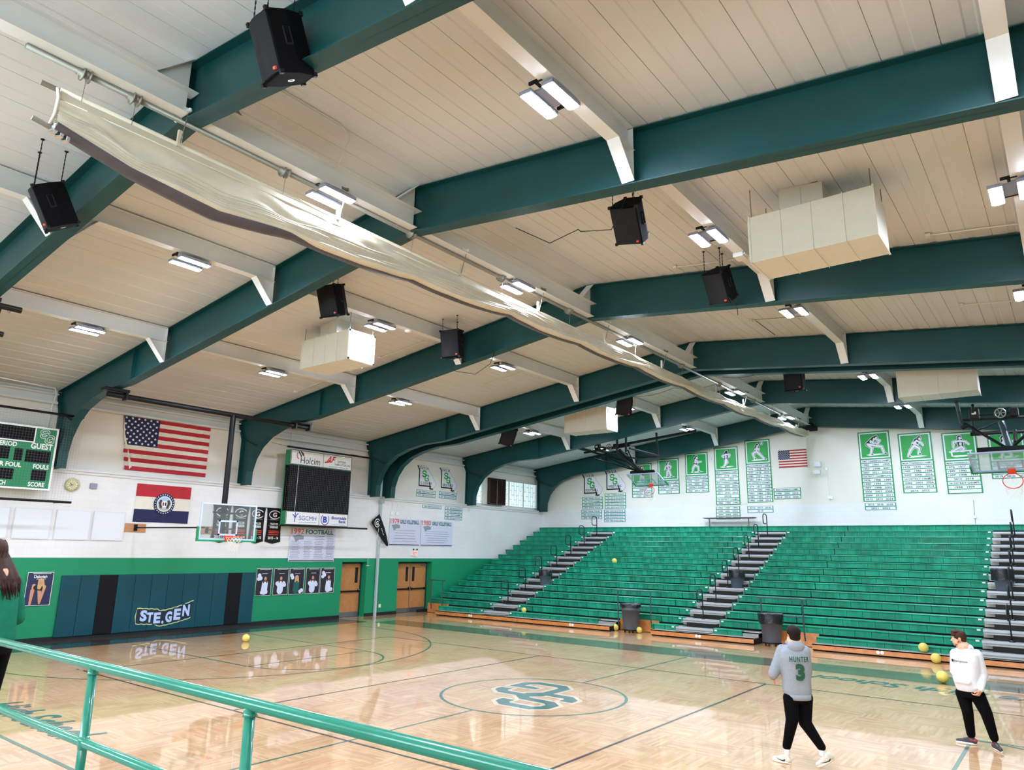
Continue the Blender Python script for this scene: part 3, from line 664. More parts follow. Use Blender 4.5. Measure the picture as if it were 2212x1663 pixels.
mb = MB(); sg_mark(mb, 7.86, 5.6, 0.36, 0.38, fn, 0.007, 1, 0, t=0.16); mb.build('logo', [M['white'], M['sbg']], t)

def wall_net(label, y0, y1, z0, z1, ext):
    t = thing('protective_net', label, 'net', (-22.9, (y0 + y1) / 2, z0))
    for nm, z, a, b in (('top_bar', z1, y0 - ext, y1), ('bottom_bar', z0, y0, y1)):
        MB().tube([(-22.9, a, z), (-22.9, b, z)], 0.035, 8).build(nm, M['black'], t)
    mb = MB(); n = int((y1 - y0) / 0.075); m_ = int((z1 - z0) / 0.075); r = 0.0008
    for k in range(n + 1): y = y0 + (y1 - y0) * k / n; mb.box((-22.9 - r, y - r, z0), (-22.9 + r, y + r, z1))
    for k in range(m_ + 1): z = z0 + (z1 - z0) * k / m_; mb.box((-22.9 - r, y0, z - r), (-22.9 + r, y1, z + r))
    mb.build('netting', M['cordg'], t)
    mb = MB()
    for y in (y0 + 0.1, y1 - 0.1): mb.tube([(-22.9, y, z1), (WU + 0.02, y, z1 + 0.25)], 0.008, 6); mb.tube([(-22.9, y, z1), (-22.9, y, 7.0)], 0.004, 4)
    for y in (y0 + 0.1, y1 - 0.1): mb.tube([(-22.9, y, z0), (WX, y, z0)], 0.01, 6)
    mb.build('hanger', M['steel'], t)
wall_net('thin net on black bars guarding the green scoreboard', 4.3, 8.75, 3.93, 6.42, 0.0)
wall_net('thin net on black bars guarding the video screen', 15.85, 19.95, 3.55, 6.44, 0.0)

# video board
VX = -23.3; t = thing('video_screen', 'tall black video screen between white sponsor panels on the left wall', 'screen', (VX, 17.8, 3.6))
MB().box((VX - 0.35, 16.32, 3.58), (VX - 0.02, 19.26, 6.42)).build('cabinet', M['dgreen'], t)
MB().box((VX - 0.3, 16.32, 4.1), (VX, 19.26, 5.84)).build('led_panel', M['led'], t)
fn = onX(VX); gr = M['white']
for z0, z1, ym in ((5.86, 6.42, 17.83), (3.60, 4.10, 17.83)):
    MB().box((VX - 0.02, 16.32, z0), (VX + 0.002, 19.26, z1)).build('sponsor_panel', M['white'], t)
    mb = MB(); frame2(mb, 16.32, z0, 19.26, z1, 0.02, fn, 0.004); rect(mb, ym - 0.01, z0, ym + 0.01, z1, fn, 0.004); mb.build('panel_trim', M['ink'], t)
mb = MB(); text(mb, 'Holcim', fn, 17.22, 5.93, 0.26, 0.92, d=0.005); mb.build('lettering', M['inkg'], t)
mb = MB(); stroke(mb, [(16.72 + 0.14 * math.cos(a), 6.22 + 0.14 * math.sin(a)) for a in [2.4 + k * 0.25 for k in range(9)]], 0.035, fn, 0.005); stroke(mb, [(16.76 + 0.14 * math.cos(a), 6.22 + 0.14 * math.sin(a)) for a in [-0.2 + k * 0.22 for k in range(9)]], 0.035, fn, 0.005)
limb(mb, (16.66, 6.36), (16.78, 6.2), 0.05, 0.05, fn, 0.006, 1); limb(mb, (16.76, 6.38), (16.86, 6.24), 0.05, 0.05, fn, 0.006, 1); mb.build('logo', [mat('logo_red', 'D8322A', 0.5), M['ink']], t)
mb = MB(); text(mb, 'AF', fn, 18.2, 6.1, 0.24, 0.5, d=0.005, bold=0.03, shear=0.5); stroke(mb, [(17.9, 6.08), (18.05, 6.1), (18.2, 6.16)], 0.06, fn, 0.005); mb.build('logo', mat('logo_red', 'D8322A', 0.5), t)
mb = MB(); text(mb, 'ANTONIA', fn, 18.75, 6.13, 0.08, 0.4, d=0.005, bold=0.01); text(mb, 'FABRICATORS, INC', fn, 18.8, 6.01, 0.08, 0.8, d=0.005, bold=0.01); text(mb, '636-942-2272 • IMPERIAL, MO', fn, 18.6, 5.91, 0.05, 0.95, d=0.005); mb.build('lettering', M['ink'], t)
mb = MB(); text(mb, 'SGCMH', fn, 17.3, 3.78, 0.16, 0.8, d=0.005); rect(mb, 16.9, 3.7, 17.7, 3.712, fn, 0.005)
for dx, dy, l in ((-0.12, 0.12, 1), (0.14, 0.16, 1), (0.0, 0.2, 1), (-0.02, -0.16, 1)): stroke(mb, [(16.72, 3.86), (16.72 + dx * 0.6, 3.86 + dy * 0.8), (16.72 + dx, 3.86 + dy)], 0.035, fn, 0.005)
text(mb, 'B', fn, 18.12, 3.74, 0.22, 0.2, d=0.006, bold=0.04); text(mb, 'Bloomsdale', fn, 18.8, 3.88, 0.11, 0.74, d=0.005, bold=0.03); text(mb, 'Bank', fn, 18.98, 3.74, 0.11, 0.36, d=0.005, bold=0.03)
stroke(mb, [(18.12 + 0.19 * math.cos(a), 3.85 + 0.21 * math.sin(a)) for a in [2.2 + k * 0.3 for k in range(17)]], 0.03, fn, 0.005); rect(mb, 18.45, 3.66, 19.15, 3.67, fn, 0.005); mb.build('logo', M['blue'], t)
mb = MB().tube([(VX + 0.03, 16.68, 5.85), (VX + 0.03, 16.66, 4.1)], 0.006, 5); mb.build('cord', M['white'], t)

# clock and small vent
t = thing('wall_clock', 'round cream clock behind a wire guard beside the scoreboard', 'clock', (WX, 9.07, 4.5))
MB().lathe([(0.19, 0), (0.19, 0.05), (0.17, 0.055)], (WX, 9.07, 4.5), 28, ax=(1, 0, 0)).build('case', M['brass'], t)
MB().lathe([(0.165, 0.05), (0.16, 0.058), (0.001, 0.058)], (WX, 9.07, 4.5), 28, ax=(1, 0, 0)).build('clock_face', M['clock'], t)
mb = MB(); fn = onX(WX + 0.06)
for k in range(12): a = 2 * PI * k / 12; limb(mb, (9.07 + 0.13 * math.cos(a), 4.5 + 0.13 * math.sin(a)), (9.07 + 0.15 * math.cos(a), 4.5 + 0.15 * math.sin(a)), 0.015, 0.015, fn, 0.001)
mb.build('hour_marks', M['ink'], t)
mb = MB(); limb(mb, (9.07, 4.5), (8.99, 4.56), 0.014, 0.01, fn, 0.003); limb(mb, (9.07, 4.5), (8.96, 4.45), 0.01, 0.008, fn, 0.004); mb.build('hand', M['ink'], t)
mb = MB()
for r in (0.08, 0.15, 0.215): mb.tube([(WX + 0.09 - r * 0.15, 9.07 + r * math.cos(2 * PI * k / 24), 4.5 + r * math.sin(2 * PI * k / 24)) for k in range(24)], 0.004, 5, closed=True)
for k in range(4): a = PI * k / 4; mb.tube([(WX + 0.06, 9.07 + 0.215 * math.cos(a), 4.5 + 0.215 * math.sin(a)), (WX + 0.095, 9.07, 4.5), (WX + 0.06, 9.07 - 0.215 * math.cos(a), 4.5 - 0.215 * math.sin(a))], 0.004, 5)
mb.build('wire_guard', M['brass'], t)
o = bevel(MB().box((WX, 9.58, 4.43), (WX + 0.06, 9.78, 4.60)).build('wall_speaker', M['housing']), 0.01); tag(o, 'small grey square box on the wall right of the clock', 'wall box')

# team boards (the emblems on them are mascots and stay off)
for i, (a, b) in enumerate(((6.6, 7.58), (7.70, 8.66), (8.78, 9.75), (9.82, 10.77))):
    lb = ['white opponent board at the left edge of the photo', 'white opponent board below the middle of the scoreboard net', 'white opponent board third from the left, under the clock', 'white opponent board nearest the state flag'][i]
    t = thing('team_board', lb, 'sign', (WX, (a + b) / 2, 2.88), group='white opponent boards below the scoreboard')
    MB().box((WX + 0.022, a, 2.88), (WX + 0.034, b, 3.76)).build('panel', M['vinylw'], t)
    mb = MB(); frame2(mb, a + 0.01, 2.89, b - 0.01, 3.75, 0.012, onX(WX), 0.037); mb.build('edge_trim', M['lilac'], t)

# black championship pennants
def pennant(i, a, b, name_l, yrs, label):
    t = thing('black_banner', label, 'banner', (WX, (a + b) / 2, 4.2), group='black banners behind the backboard')
    w_ = b - a; rows = []
    for k in range(13):
        z = 4.18 - 1.22 * k / 12; s = 0.06 * w_ * math.sin(PI * k / 12)
        rows.append([(WX + 0.03 + 0.012 * math.sin(j * 1.3 + i), a + s + (w_ - 2 * s) * j / 8, z - (0.08 * (1 - abs(j - 4) / 4) if k == 12 else 0)) for j in range(9)])
    MB().sheet(rows).build('cloth', M['dkgrey'], t, True)
    MB().tube([(WX + 0.03, a - 0.02, 4.19), (WX + 0.03, b + 0.02, 4.19)], 0.014, 6).build('rod', M['black'], t)
    fn = onX(WX + 0.05); c = (a + b) / 2
    mb = MB(); stroke(mb, [(c + 0.24 * math.cos(q), 3.95 + 0.15 * math.sin(q)) for q in [0.5 + k * 0.33 for k in range(17)]], 0.028, fn, 0.0); text(mb, 'G', fn, c, 3.87, 0.16, 0.17, bold=0.03); text(mb, name_l[0], fn, c, 3.56, 0.08, w_ * 0.5, bold=0.03); text(mb, name_l[1], fn, c, 3.45, 0.08, w_ * 0.55, bold=0.03); text(mb, yrs, fn, c, 3.05, 0.09, w_ * 0.66, bold=0.03)
    rect(mb, c - 0.2, 3.76, c + 0.2, 3.768, fn); mb.build('lettering', M['white'], t)
    mb = MB(); limb(mb, (c + 0.02, 3.95), (c - 0.02, 3.9), 0.03, 0.03, fn, 0.002)
    for z in (3.33, 3.27, 3.20): rect(mb, c - w_ * 0.32, z, c + w_ * 0.32, z + 0.03, fn)
    mb.build('orange_marks', M['jred'], t)
for i, (a, b, nm, yr, lb) in enumerate(((13.72, 14.42, ('TAYLOR', 'WEBER'), '2012 - 13', 'leftmost black champion banner, seen through the backboard glass'), (14.47, 15.14, ('TAYLOR', 'WEBER'), '2013 - 14', 'second black champion banner, behind the right side of the backboard'), (15.17, 15.82, ('TAYLOR', 'WEBER'), '2014 - 15', 'third black champion banner, half hidden by the backboard edge'), (15.88, 16.56, ('TAYLOR', 'WERNER'), '2015 - 16', 'rightmost black champion banner, clear of the backboard'))):
    pennant(i, a, b, nm, yr, lb)

# roster banners with a grey team emblem
def roster(y0, y1, z0, z1, yr, word, label, cols):
    t = thing('roster_banner', label, 'banner', (WX, (y0 + y1) / 2, z0), group=None)
    MB().box((WX + 0.022, y0, z0), (WX + 0.032, y1, z1)).build('sheet', M['lilac'], t); fn = onX(WX + 0.032); w_ = y1 - y0; h_ = z1 - z0
    mb = MB(); text(mb, yr, fn, y0 + w_ * 0.16, z1 - 0.22, 0.2, w_ * 0.27, d=0.003, bold=0.02); mb.build('year_lettering', mat('orange_print', 'E0643C', 0.6), t)
    mb = MB(); text(mb, word, fn, y0 + w_ * 0.64, z1 - 0.21, 0.16, w_ * 0.62, d=0.003, bold=0.03); mb.build('sport_lettering', mat('dark_teal_print', '14605A', 0.6), t)
    mb = MB(); u = y0 + w_ * 0.06; v = z1 - 0.5; mb.add([fn(u, v + 0.2, 0.003), fn(u + 0.3, v + 0.26, 0.003), fn(u + 0.52, v + 0.2, 0.003), fn(u + 0.5, v + 0.08, 0.003), fn(u + 0.3, v + 0.06, 0.003), fn(u + 0.14, v - 0.04, 0.003), fn(u + 0.1, v + 0.06, 0.003)], [(0, 1, 2, 3, 4, 5, 6)]); mb.build('emblem', mat('grey_print', '8A949C', 0.6), t)
    mb = MB(); rng = random.Random(len(word))
    for cx, cw, top, n in cols:
        for k in range(n):
            z = z1 - top - k * (h_ - top - 0.08) / n; ww = cw * rng.uniform(0.7, 1.0) * w_; x = y0 + cx * w_
            e = x - ww / 2
            while e < x + ww / 2: l = rng.uniform(0.03, 0.07); rect(mb, e, z - 0.022, e + l, z, fn, 0.003); e += l + 0.02
    mb.build('small_print', mat('faint_print', '8E8EA2', 0.6), t)
    MB().box((WX + 0.032, y0 + 0.03, z0 + 0.02), (WX + 0.036, y1 - 0.03, z0 + 0.05)).build('bottom_rule', M['dkgrey'], t)
roster(16.97, 19.14, 2.24, 3.5, '1992', 'FOOTBALL', 'white 1992 football roster banner under the video screen', [(0.12, 0.2, 0.5, 11), (0.38, 0.16, 0.5, 11), (0.63, 0.2, 0.28, 14), (0.88, 0.18, 0.1, 17)])
roster(22.08, 23.98, 2.92, 4.09, '1979', 'GIRLS VOLLEYBALL', 'pale 1979 girls volleyball roster banner beside the black feather flag', [(0.5, 0.86, 0.5, 5)])
roster(24.04, 26.2, 2.92, 4.09, '1980', 'GIRLS VOLLEYBALL', 'pale 1980 girls volleyball roster banner, nearer the stands', [(0.5, 0.8, 0.5, 6)])

# player posters
def poster(y0, y1, z0, z1, kind, label, head):
    t = thing('player_poster', label, 'poster', (WX, (y0 + y1) / 2, z0), group='player posters on the green wall')
    MB().box((WX + 0.022, y0, z0), (WX + 0.032, y1, z1)).build('sheet', mat('navy_print', '23284E', 0.5, noise=0.2, nscale=3) if kind == 0 else mat('black_print', '1E1A28', 0.5), t); fn = onX(WX + 0.032); w_ = y1 - y0; h_ = z1 - z0; c = (y0 + y1) / 2
    mb = MB(); frame2(mb, y0, z0, y1, z1, 0.012, fn, 0.001)
    if head: text(mb, head, fn, c + (0.05 if kind else 0), z1 - 0.16, 0.08, w_ * 0.5, d=0.003, bold=0.02)
    rect(mb, y0 + w_ * 0.2, z1 - 0.05, y1 - w_ * 0.1, z1 - 0.035, fn, 0.003); rect(mb, c - 0.1, z1 - 0.2, c + 0.14, z1 - 0.185, fn, 0.003); mb.build('lettering', M['white'], t)
    mats = [mat('printed_skin', 'C98E70', 0.6), mat('printed_blond_hair', 'C9A46E', 0.6), mat('printed_dark_hair', '3A241C', 0.6), mat('printed_white_uniform', 'D4DAEE', 0.6), mat('printed_teal_shirt', '0F5A55', 0.6), M['ink']]
    mb = MB()
    if kind == 0:   # athlete leaning forward, hands down
        limb(mb, (c - 0.16, z0 + 0.42), (c - 0.18, z0 + 0.05), 0.10, 0.06, fn, 0.003, 0); limb(mb, (c + 0.02, z0 + 0.42), (c + 0.05, z0 + 0.1), 0.1, 0.05, fn, 0.003, 0)
        limb(mb, (c - 0.14, z0 + 0.56), (c - 0.16, z0 + 0.40), 0.09, 0.07, fn, 0.004, 0); limb(mb, (c + 0.14, z0 + 0.52), (c + 0.06, z0 + 0.06), 0.08, 0.05, fn, 0.005, 0)
        limb(mb, (c - 0.08, z0 + 0.50), (c + 0.1, z0 + 0.46), 0.14, 0.12, fn, 0.004, 5); limb(mb, (c + 0.03, z0 + 0.68), (c + 0.0, z0 + 0.5), 0.16, 0.1, fn, 0.006, 1); limb(mb, (c + 0.08, z0 + 0.64), (c + 0.13, z0 + 0.48), 0.07, 0.05, fn, 0.006, 1); blob(mb, (c + 0.03, z0 + 0.64), 0.05, 0.065, fn, 0.008, 0)
    else:
        k = kind; hx = c + (0.06 if k in (1, 5) else 0); hair = 1 if k == 3 else 2; body = 4 if k == 3 else 3
        limb(mb, (hx, z0 + 0.45), (hx - 0.02, z0 + 0.16), 0.24, 0.26, fn, 0.003, body); blob(mb, (hx, z0 + 0.6), 0.085, 0.11, fn, 0.004, hair); limb(mb, (hx - 0.06, z0 + 0.58), (hx - 0.07, z0 + 0.47), 0.06, 0.05, fn, 0.004, hair); limb(mb, (hx + 0.06, z0 + 0.58), (hx + 0.07, z0 + 0.47), 0.06, 0.05, fn, 0.004, hair); blob(mb, (hx, z0 + 0.6), 0.052, 0.068, fn, 0.006, 0)
        rng = random.Random(k)
        pom = {1: [(-0.2, 0.72), (-0.14, 0.62), (-0.22, 0.6), (-0.05, 0.12), (0.12, 0.13)], 2: [(-0.16, 0.42), (-0.1, 0.36), (0.13, 0.42), (0.16, 0.36)], 3: [(-0.24, 0.7), (-0.2, 0.62), (0.18, 0.1), (0.24, 0.14)], 4: [(-0.15, 0.4), (-0.1, 0.34), (0.14, 0.4), (0.17, 0.34)], 5: [(-0.22, 0.78), (-0.16, 0.7), (-0.24, 0.64), (0.2, 0.14), (0.1, 0.12)]}[k]
        for px_, pz_ in pom: blob(mb, (c + px_, z0 + pz_), 0.075, 0.075, fn, 0.007 + rng.random() * 0.001, 3, 11)
    mb.build('printed_figure', mats, t)
poster(8.28, 8.96, 1.02, 1.95, 0, 'poster of an athlete leaning on their knees, left of the teal wall pad', 'Dakotah')
for i, (a, b) in enumerate(((15.68, 16.33), (16.42, 17.06), (17.11, 17.78), (17.86, 18.52), (18.56, 19.24))):
    poster(a, b, 1.02, 1.99, i + 1, ['cheerleader poster nearest the teal wall pad', 'second cheerleader poster, white pompoms at the waist', 'middle cheerleader poster, the only one in a teal shirt', 'fourth cheerleader poster, dark fringe and white pompoms', 'cheerleader poster nearest the single wooden door'][i], None)

# padded mat
t = thing('wall_pad', 'long teal and black padded wall mat lettered STE.GEN', 'wall pad', (WX, 12.4, 0.05))
segs = 12; ya, yb = 9.18, 15.62; nw_ = (yb - ya) / segs
for k in range(segs):
    y0 = ya + nw_ * k; blk = k in (2, 10) if False else (abs(y0 + nw_ / 2 - 10.45) < 0.32 or abs(y0 + nw_ / 2 - 14.75) < 0.3)
    bevel(MB().box((WX + 0.005, y0 + 0.003, 0.1), (WX + 0.06, y0 + nw_ - 0.003, 1.85)).build('pad_panel', M['padk'] if blk else M['padt'], t), 0.012)
fn = onX(WX + 0.063)
mb = MB(); al = lambda q: 0.10 * (abs(2 * q) ** 1.6) + 0.16 * q
for ch, u, dz, sc, in (('S', 11.72, 0.06, 1.0), ('T', 11.93, 0.01, 0.92), ('E', 12.17, -0.03, 1.0), ('.', 12.36, -0.05, 1.0), ('G', 12.55, -0.02, 1.0), ('E', 12.83, 0.04, 1.05), ('N', 13.12, 0.14, 1.1)):
    text(mb, ch, fn, u, 0.36 + dz, 0.30 * sc, 0.22 * sc if ch != '.' else 0.07, d=0.004, bold=0.05, mi=0)
    text(mb, ch, fn, u, 0.345 + dz, 0.33 * sc, 0.27 * sc if ch != '.' else 0.11, d=0.002, bold=0.10, mi=2)
def wavy(e):
    top = [(11.5 + 1.85 * k / 20, 0.36 + 0.34 + e + (0.06 - 0.16 * (k / 20) if k < 8 else -0.05 + 0.28 * ((k - 8) / 12) ** 1.5) + 0.015 * (k % 2)) for k in range(21)]
    bo = [(11.5 + 1.8 * k / 20, 0.32 - e + (0.05 - 0.14 * (k / 20) if k < 8 else -0.06 + 0.2 * ((k - 8) / 12) ** 1.5) - 0.015 * (k % 2)) for k in range(20, -1, -1)]
    return [(top[0][0] - e, 0.55)] + top + bo
for e, dd, mi in ((0.05, 0.0, 1), (0.02, 0.001, 2)):
    mb.prism(wavy(e), lambda u, v, d: (WX + 0.063 + dd + d, u, v), 0, 0.0005, mi)
mb.build('team_lettering', [mat('pale_blue_print', 'B8CCEE', 0.5), mat('pale_yellow_print', 'C9D58E', 0.5), mat('deep_navy_print', '0C2236', 0.5)], t)

# basketball hoop, lowered at the left end
HX, HY = -20.45, 12.10
t = thing('basketball_hoop', 'lowered glass basketball hoop hanging from a black beam at the left end', 'basketball hoop', (HX, HY, 2.9))
bz_ = 6.78
MB().tube([(HX, 8.3, bz_), (HX, 14.95, bz_)], 0.075, 12).build('cross_beam', M['black'], t)
mb = MB()
for y in (FR[1], FR[2]):
    for dy in (-0.28, 0.28):
        if 8.3 < y + dy < 14.95: mb.box((HX - 0.12, y + dy - 0.03, bz_ - 0.1), (HX + 0.12, y + dy + 0.03, bz_ + 0.12))
    mb.box((HX - 0.16, y - 0.32, bz_ + 0.09), (HX + 0.16, y + 0.32, bz_ + 0.17))
    mb.build('beam_clamp', M['black'], t); mb = MB()
MB().tube([(HX, 12.08, bz_), (HX, 12.10, 3.2)], 0.085, 14).build('mast', M['black'], t)
gx = HX + 0.32
mb = MB().tube([(HX, HY, 3.75), (gx - 0.03, HY + 0.5, 3.75)], 0.03, 8).tube([(HX, HY, 3.75), (gx - 0.03, HY - 0.5, 3.75)], 0.03, 8).tube([(HX, HY, 3.2), (gx - 0.03, HY, 3.05)], 0.04, 8)
mb.build('board_bracket', M['black'], t)
def backboard(t, fnb, hw=0.915, h=1.067, glass=True):
    """fnb(u across, v up from rim-level edge, d forward)"""
    o = MB(); o.prism([(-hw + 0.03, 0.03), (hw - 0.03, 0.03), (hw - 0.03, h - 0.03), (-hw + 0.03, h - 0.03)], fnb, 0.0, 0.012); o.build('glass', M['glass'], t)
    o = MB()
    for a, b, c, d in ((-hw, 0, hw, 0.045), (-hw, h - 0.045, hw, h), (-hw, 0.04, -hw + 0.05, h - 0.04), (hw - 0.05, 0.04, hw, h - 0.04)): o.prism([(a, b), (c, b), (c, d), (a, d)], fnb, -0.02, 0.025)
    o.build('frame', mat('pale_blue_frame', 'B9C6E4', 0.4), t)
    o = MB()
    for a, b, c, d in ((-0.31, 0.13, 0.31, 0.18), (-0.31, 0.53, 0.31, 0.58), (-0.31, 0.13, -0.26, 0.58), (0.26, 0.13, 0.31, 0.58)): o.prism([(a, b), (c, b), (c, d), (a, d)], fnb, 0.012, 0.016)
    o.build('target_square', mat('pale_blue_frame', 'B9C6E4', 0.4), t)
    o = MB()
    for a, b, c, d in ((-hw - 0.05, -0.05, hw + 0.05, 0.0), (-hw - 0.05, 0, -hw, 0.36), (hw, 0, hw + 0.05, 0.36)): o.prism([(a, b), (c, b), (c, d), (a, d)], fnb, -0.03, 0.04)
    o.build('edge_padding', M['dgreen'], t)
def rim(t, fnb, netdir=-1, sag=True):
    rz = 0.1; r = 0.235; cyd = 0.39
    o = MB(); o.tube([fnb(r * math.cos(2 * PI * k / 28), rz, cyd + r * math.sin(2 * PI * k / 28)) for k in range(28)], 0.012, 8, closed=True)
    o.prism([(-0.09, rz - 0.12), (0.09, rz - 0.12), (0.09, rz + 0.03), (-0.09, rz + 0.03)], fnb, 0.02, 0.05); o.prism([(-0.09, rz - 0.02), (0.09, rz - 0.02), (0.09, rz + 0.012), (-0.09, rz + 0.012)], fnb, 0.05, 0.17)
    for s in (-1, 1): o.tube([fnb(s * 0.08, rz - 0.1, 0.05), fnb(s * 0.12, rz, 0.19)], 0.009, 6)
    o.build('rim', M['orange'], t)
    return rz, r, cyd
fb = lambda u, v, d=0.0: (gx + d, HY + u, 2.95 + v)
backboard(t, fb); rz, r, cyd = rim(t, fb)
o = MB()
for k in range(12):
    for s in (-1, 1):
        pts = []
        for j in range(6):
            f_ = j / 5; rr = r * (1 - 0.45 * f_ ** 0.7) ; a = 2 * PI * (k / 12 + s * 0.06 * j)
            pts.append((gx + cyd + rr * math.sin(a), HY + rr * math.cos(a), 2.95 + rz - 0.42 * f_))
        o.tube(pts, 0.005, 4)
o.build('net', M['netc'], t)
# wall braces of the hoop
for i, (y, sgn) in enumerate(((11.12, 1), (13.55, -1))):
    b_ = thing('wall_brace', ['plywood plate with a long black brace arm, left of the backboard', 'plywood plate with a black brace arm, seen through the backboard glass'][i], 'bracket', (WX, y, 3.3), group=None)
    bevel(MB().box((WX, y - 0.36, 3.16), (WX + 0.03, y + 0.34, 3.43)).build('mounting_board', M['ply'], b_), 0.01)
    MB().box((WX + 0.03, y - 0.05, 3.2), (WX + 0.07, y + 0.05, 3.4)).build('pivot_plate', M['black'], b_)
    MB().tube([(WX + 0.07, y, 3.3), (gx - 0.35, HY - sgn * 0.55, 3.3)], 0.022, 8).build('arm', M['black'], b_)

# exit sign, feather flag, conduits, switch plates, downpipe
t = thing('exit_sign', 'lit red exit sign above the double wooden doors', 'sign', (WX, 23.7, 2.5))
MB().box((WX, 23.5, 2.48), (WX + 0.06, 23.86, 2.70)).build('case', M['white'], t)
mb = MB(); text(mb, 'EXIT', onX(WX + 0.061), 23.68, 2.52, 0.13, 0.27, bold=0.03); mb.build('lettering', M['exitr'], t)
mb = MB()
for s in (-1, 1): mb.lathe([(0.02, 0), (0.04, 0.05), (0.038, 0.06)], (WX + 0.05, 23.68 + s * 0.1, 2.74), 10, ax=(0.6, s * 0.3, 0.3))
mb.build('emergency_lamp', M['dkgrey'], t)
t = thing('feather_flag', 'black feather banner hung diagonally over the grey downpipe', 'flag', (WX + 0.3, 21.4, 3.5))
rows = []
for k in range(12):
    f_ = k / 11; z = 4.22 - 1.34 * f_; y0 = 21.35 - 0.5 * (1 - abs(f_ - 0.25) / 0.25) if f_ < 0.25 else 20.85 + 1.0 * (f_ - 0.25) / 0.75
    y1 = 21.35 + 0.5 * min(f_ / 0.9, 1) ** 0.8 + (0.1 * f_)
    if k == 0: y0, y1 = 21.33, 21.37
    rows.append([(WX + 0.15 + 0.02 * math.sin(j + k * 0.5), y0 + (y1 - y0) * j / 5, z) for j in range(6)])
MB().sheet(rows).build('cloth', M['dkgrey'], t, True)
mb = MB(); fn = onX(WX + 0.19); stroke(mb, [(21.22 + 0.14 * math.cos(q), 3.84 + 0.17 * math.sin(q)) for q in [0.6 + k * 0.33 for k in range(17)]], 0.03, fn); text(mb, 'G', fn, 21.22, 3.75, 0.17, 0.14, bold=0.03)
for k in range(5): blob(mb, (21.48 + k * 0.03, 3.6 - k * 0.06), 0.025, 0.02, fn, 0, 0, 6)
mb.build('lettering', M['white'], t)
mb = MB().tube([(WX + 0.135, 21.36, 3.62), (WX + 0.13, 21.3, 3.2), (WX + 0.14, 21.42, 2.95), (WX + 0.15, 21.85, 2.88)], 0.012, 6); mb.build('pole', M['netc'], t)
o = MB().box((WX + 0.022, 21.42, 0.0), (WX + 0.11, 21.52, 4.86)).box((WX + 0.02, 21.38, 4.7), (WX + 0.2, 21.56, 4.95)).build('downpipe', mat('pale_grey_pipe', 'AEB9BC', 0.45)); tag(o, 'grey square downpipe running down the left wall beside the double doors', 'pipe')
t = thing('conduit', 'white electrical conduit with two boxes left of the volleyball banners', 'conduit', (WX, 22.4, 4.3))
MB().tube([(WX + 0.02, 22.0, 4.84), (WX + 0.02, 22.35, 4.84), (WX + 0.02, 22.5, 4.75), (WX + 0.02, 22.5, 4.35)], 0.015, 6).tube([(WX + 0.02, 22.1, 4.84), (WX + 0.02, 22.18, 4.78), (WX + 0.02, 22.18, 4.35)], 0.013, 6).build('pipe', M['white'], t)
for y in (22.18, 22.5): bevel(MB().box((WX, y - 0.08, 4.22), (WX + 0.05, y + 0.08, 4.38)).build('junction_box', M['white'], t), 0.01)
o = MB().box((WX, 21.72, 0.32), (WX + 0.01, 21.84, 0.46)).build('outlet_plate', M['clock']); tag(o, 'small pale outlet plate low on the green wall by the downpipe', 'outlet')
t = thing('pull_cord', 'thin white pull cord with a handle hanging between the two doorways', 'cord', (WX, 20.9, 2.9))
MB().tube([(WX + 0.04, 20.95, 3.6), (WX + 0.04, 20.95, 2.05)], 0.006, 5).build('cord', M['white'], t); MB().tube([(WX + 0.04, 20.86, 2.05), (WX + 0.04, 21.04, 2.05)], 0.015, 6).build('handle', M['white'], t)

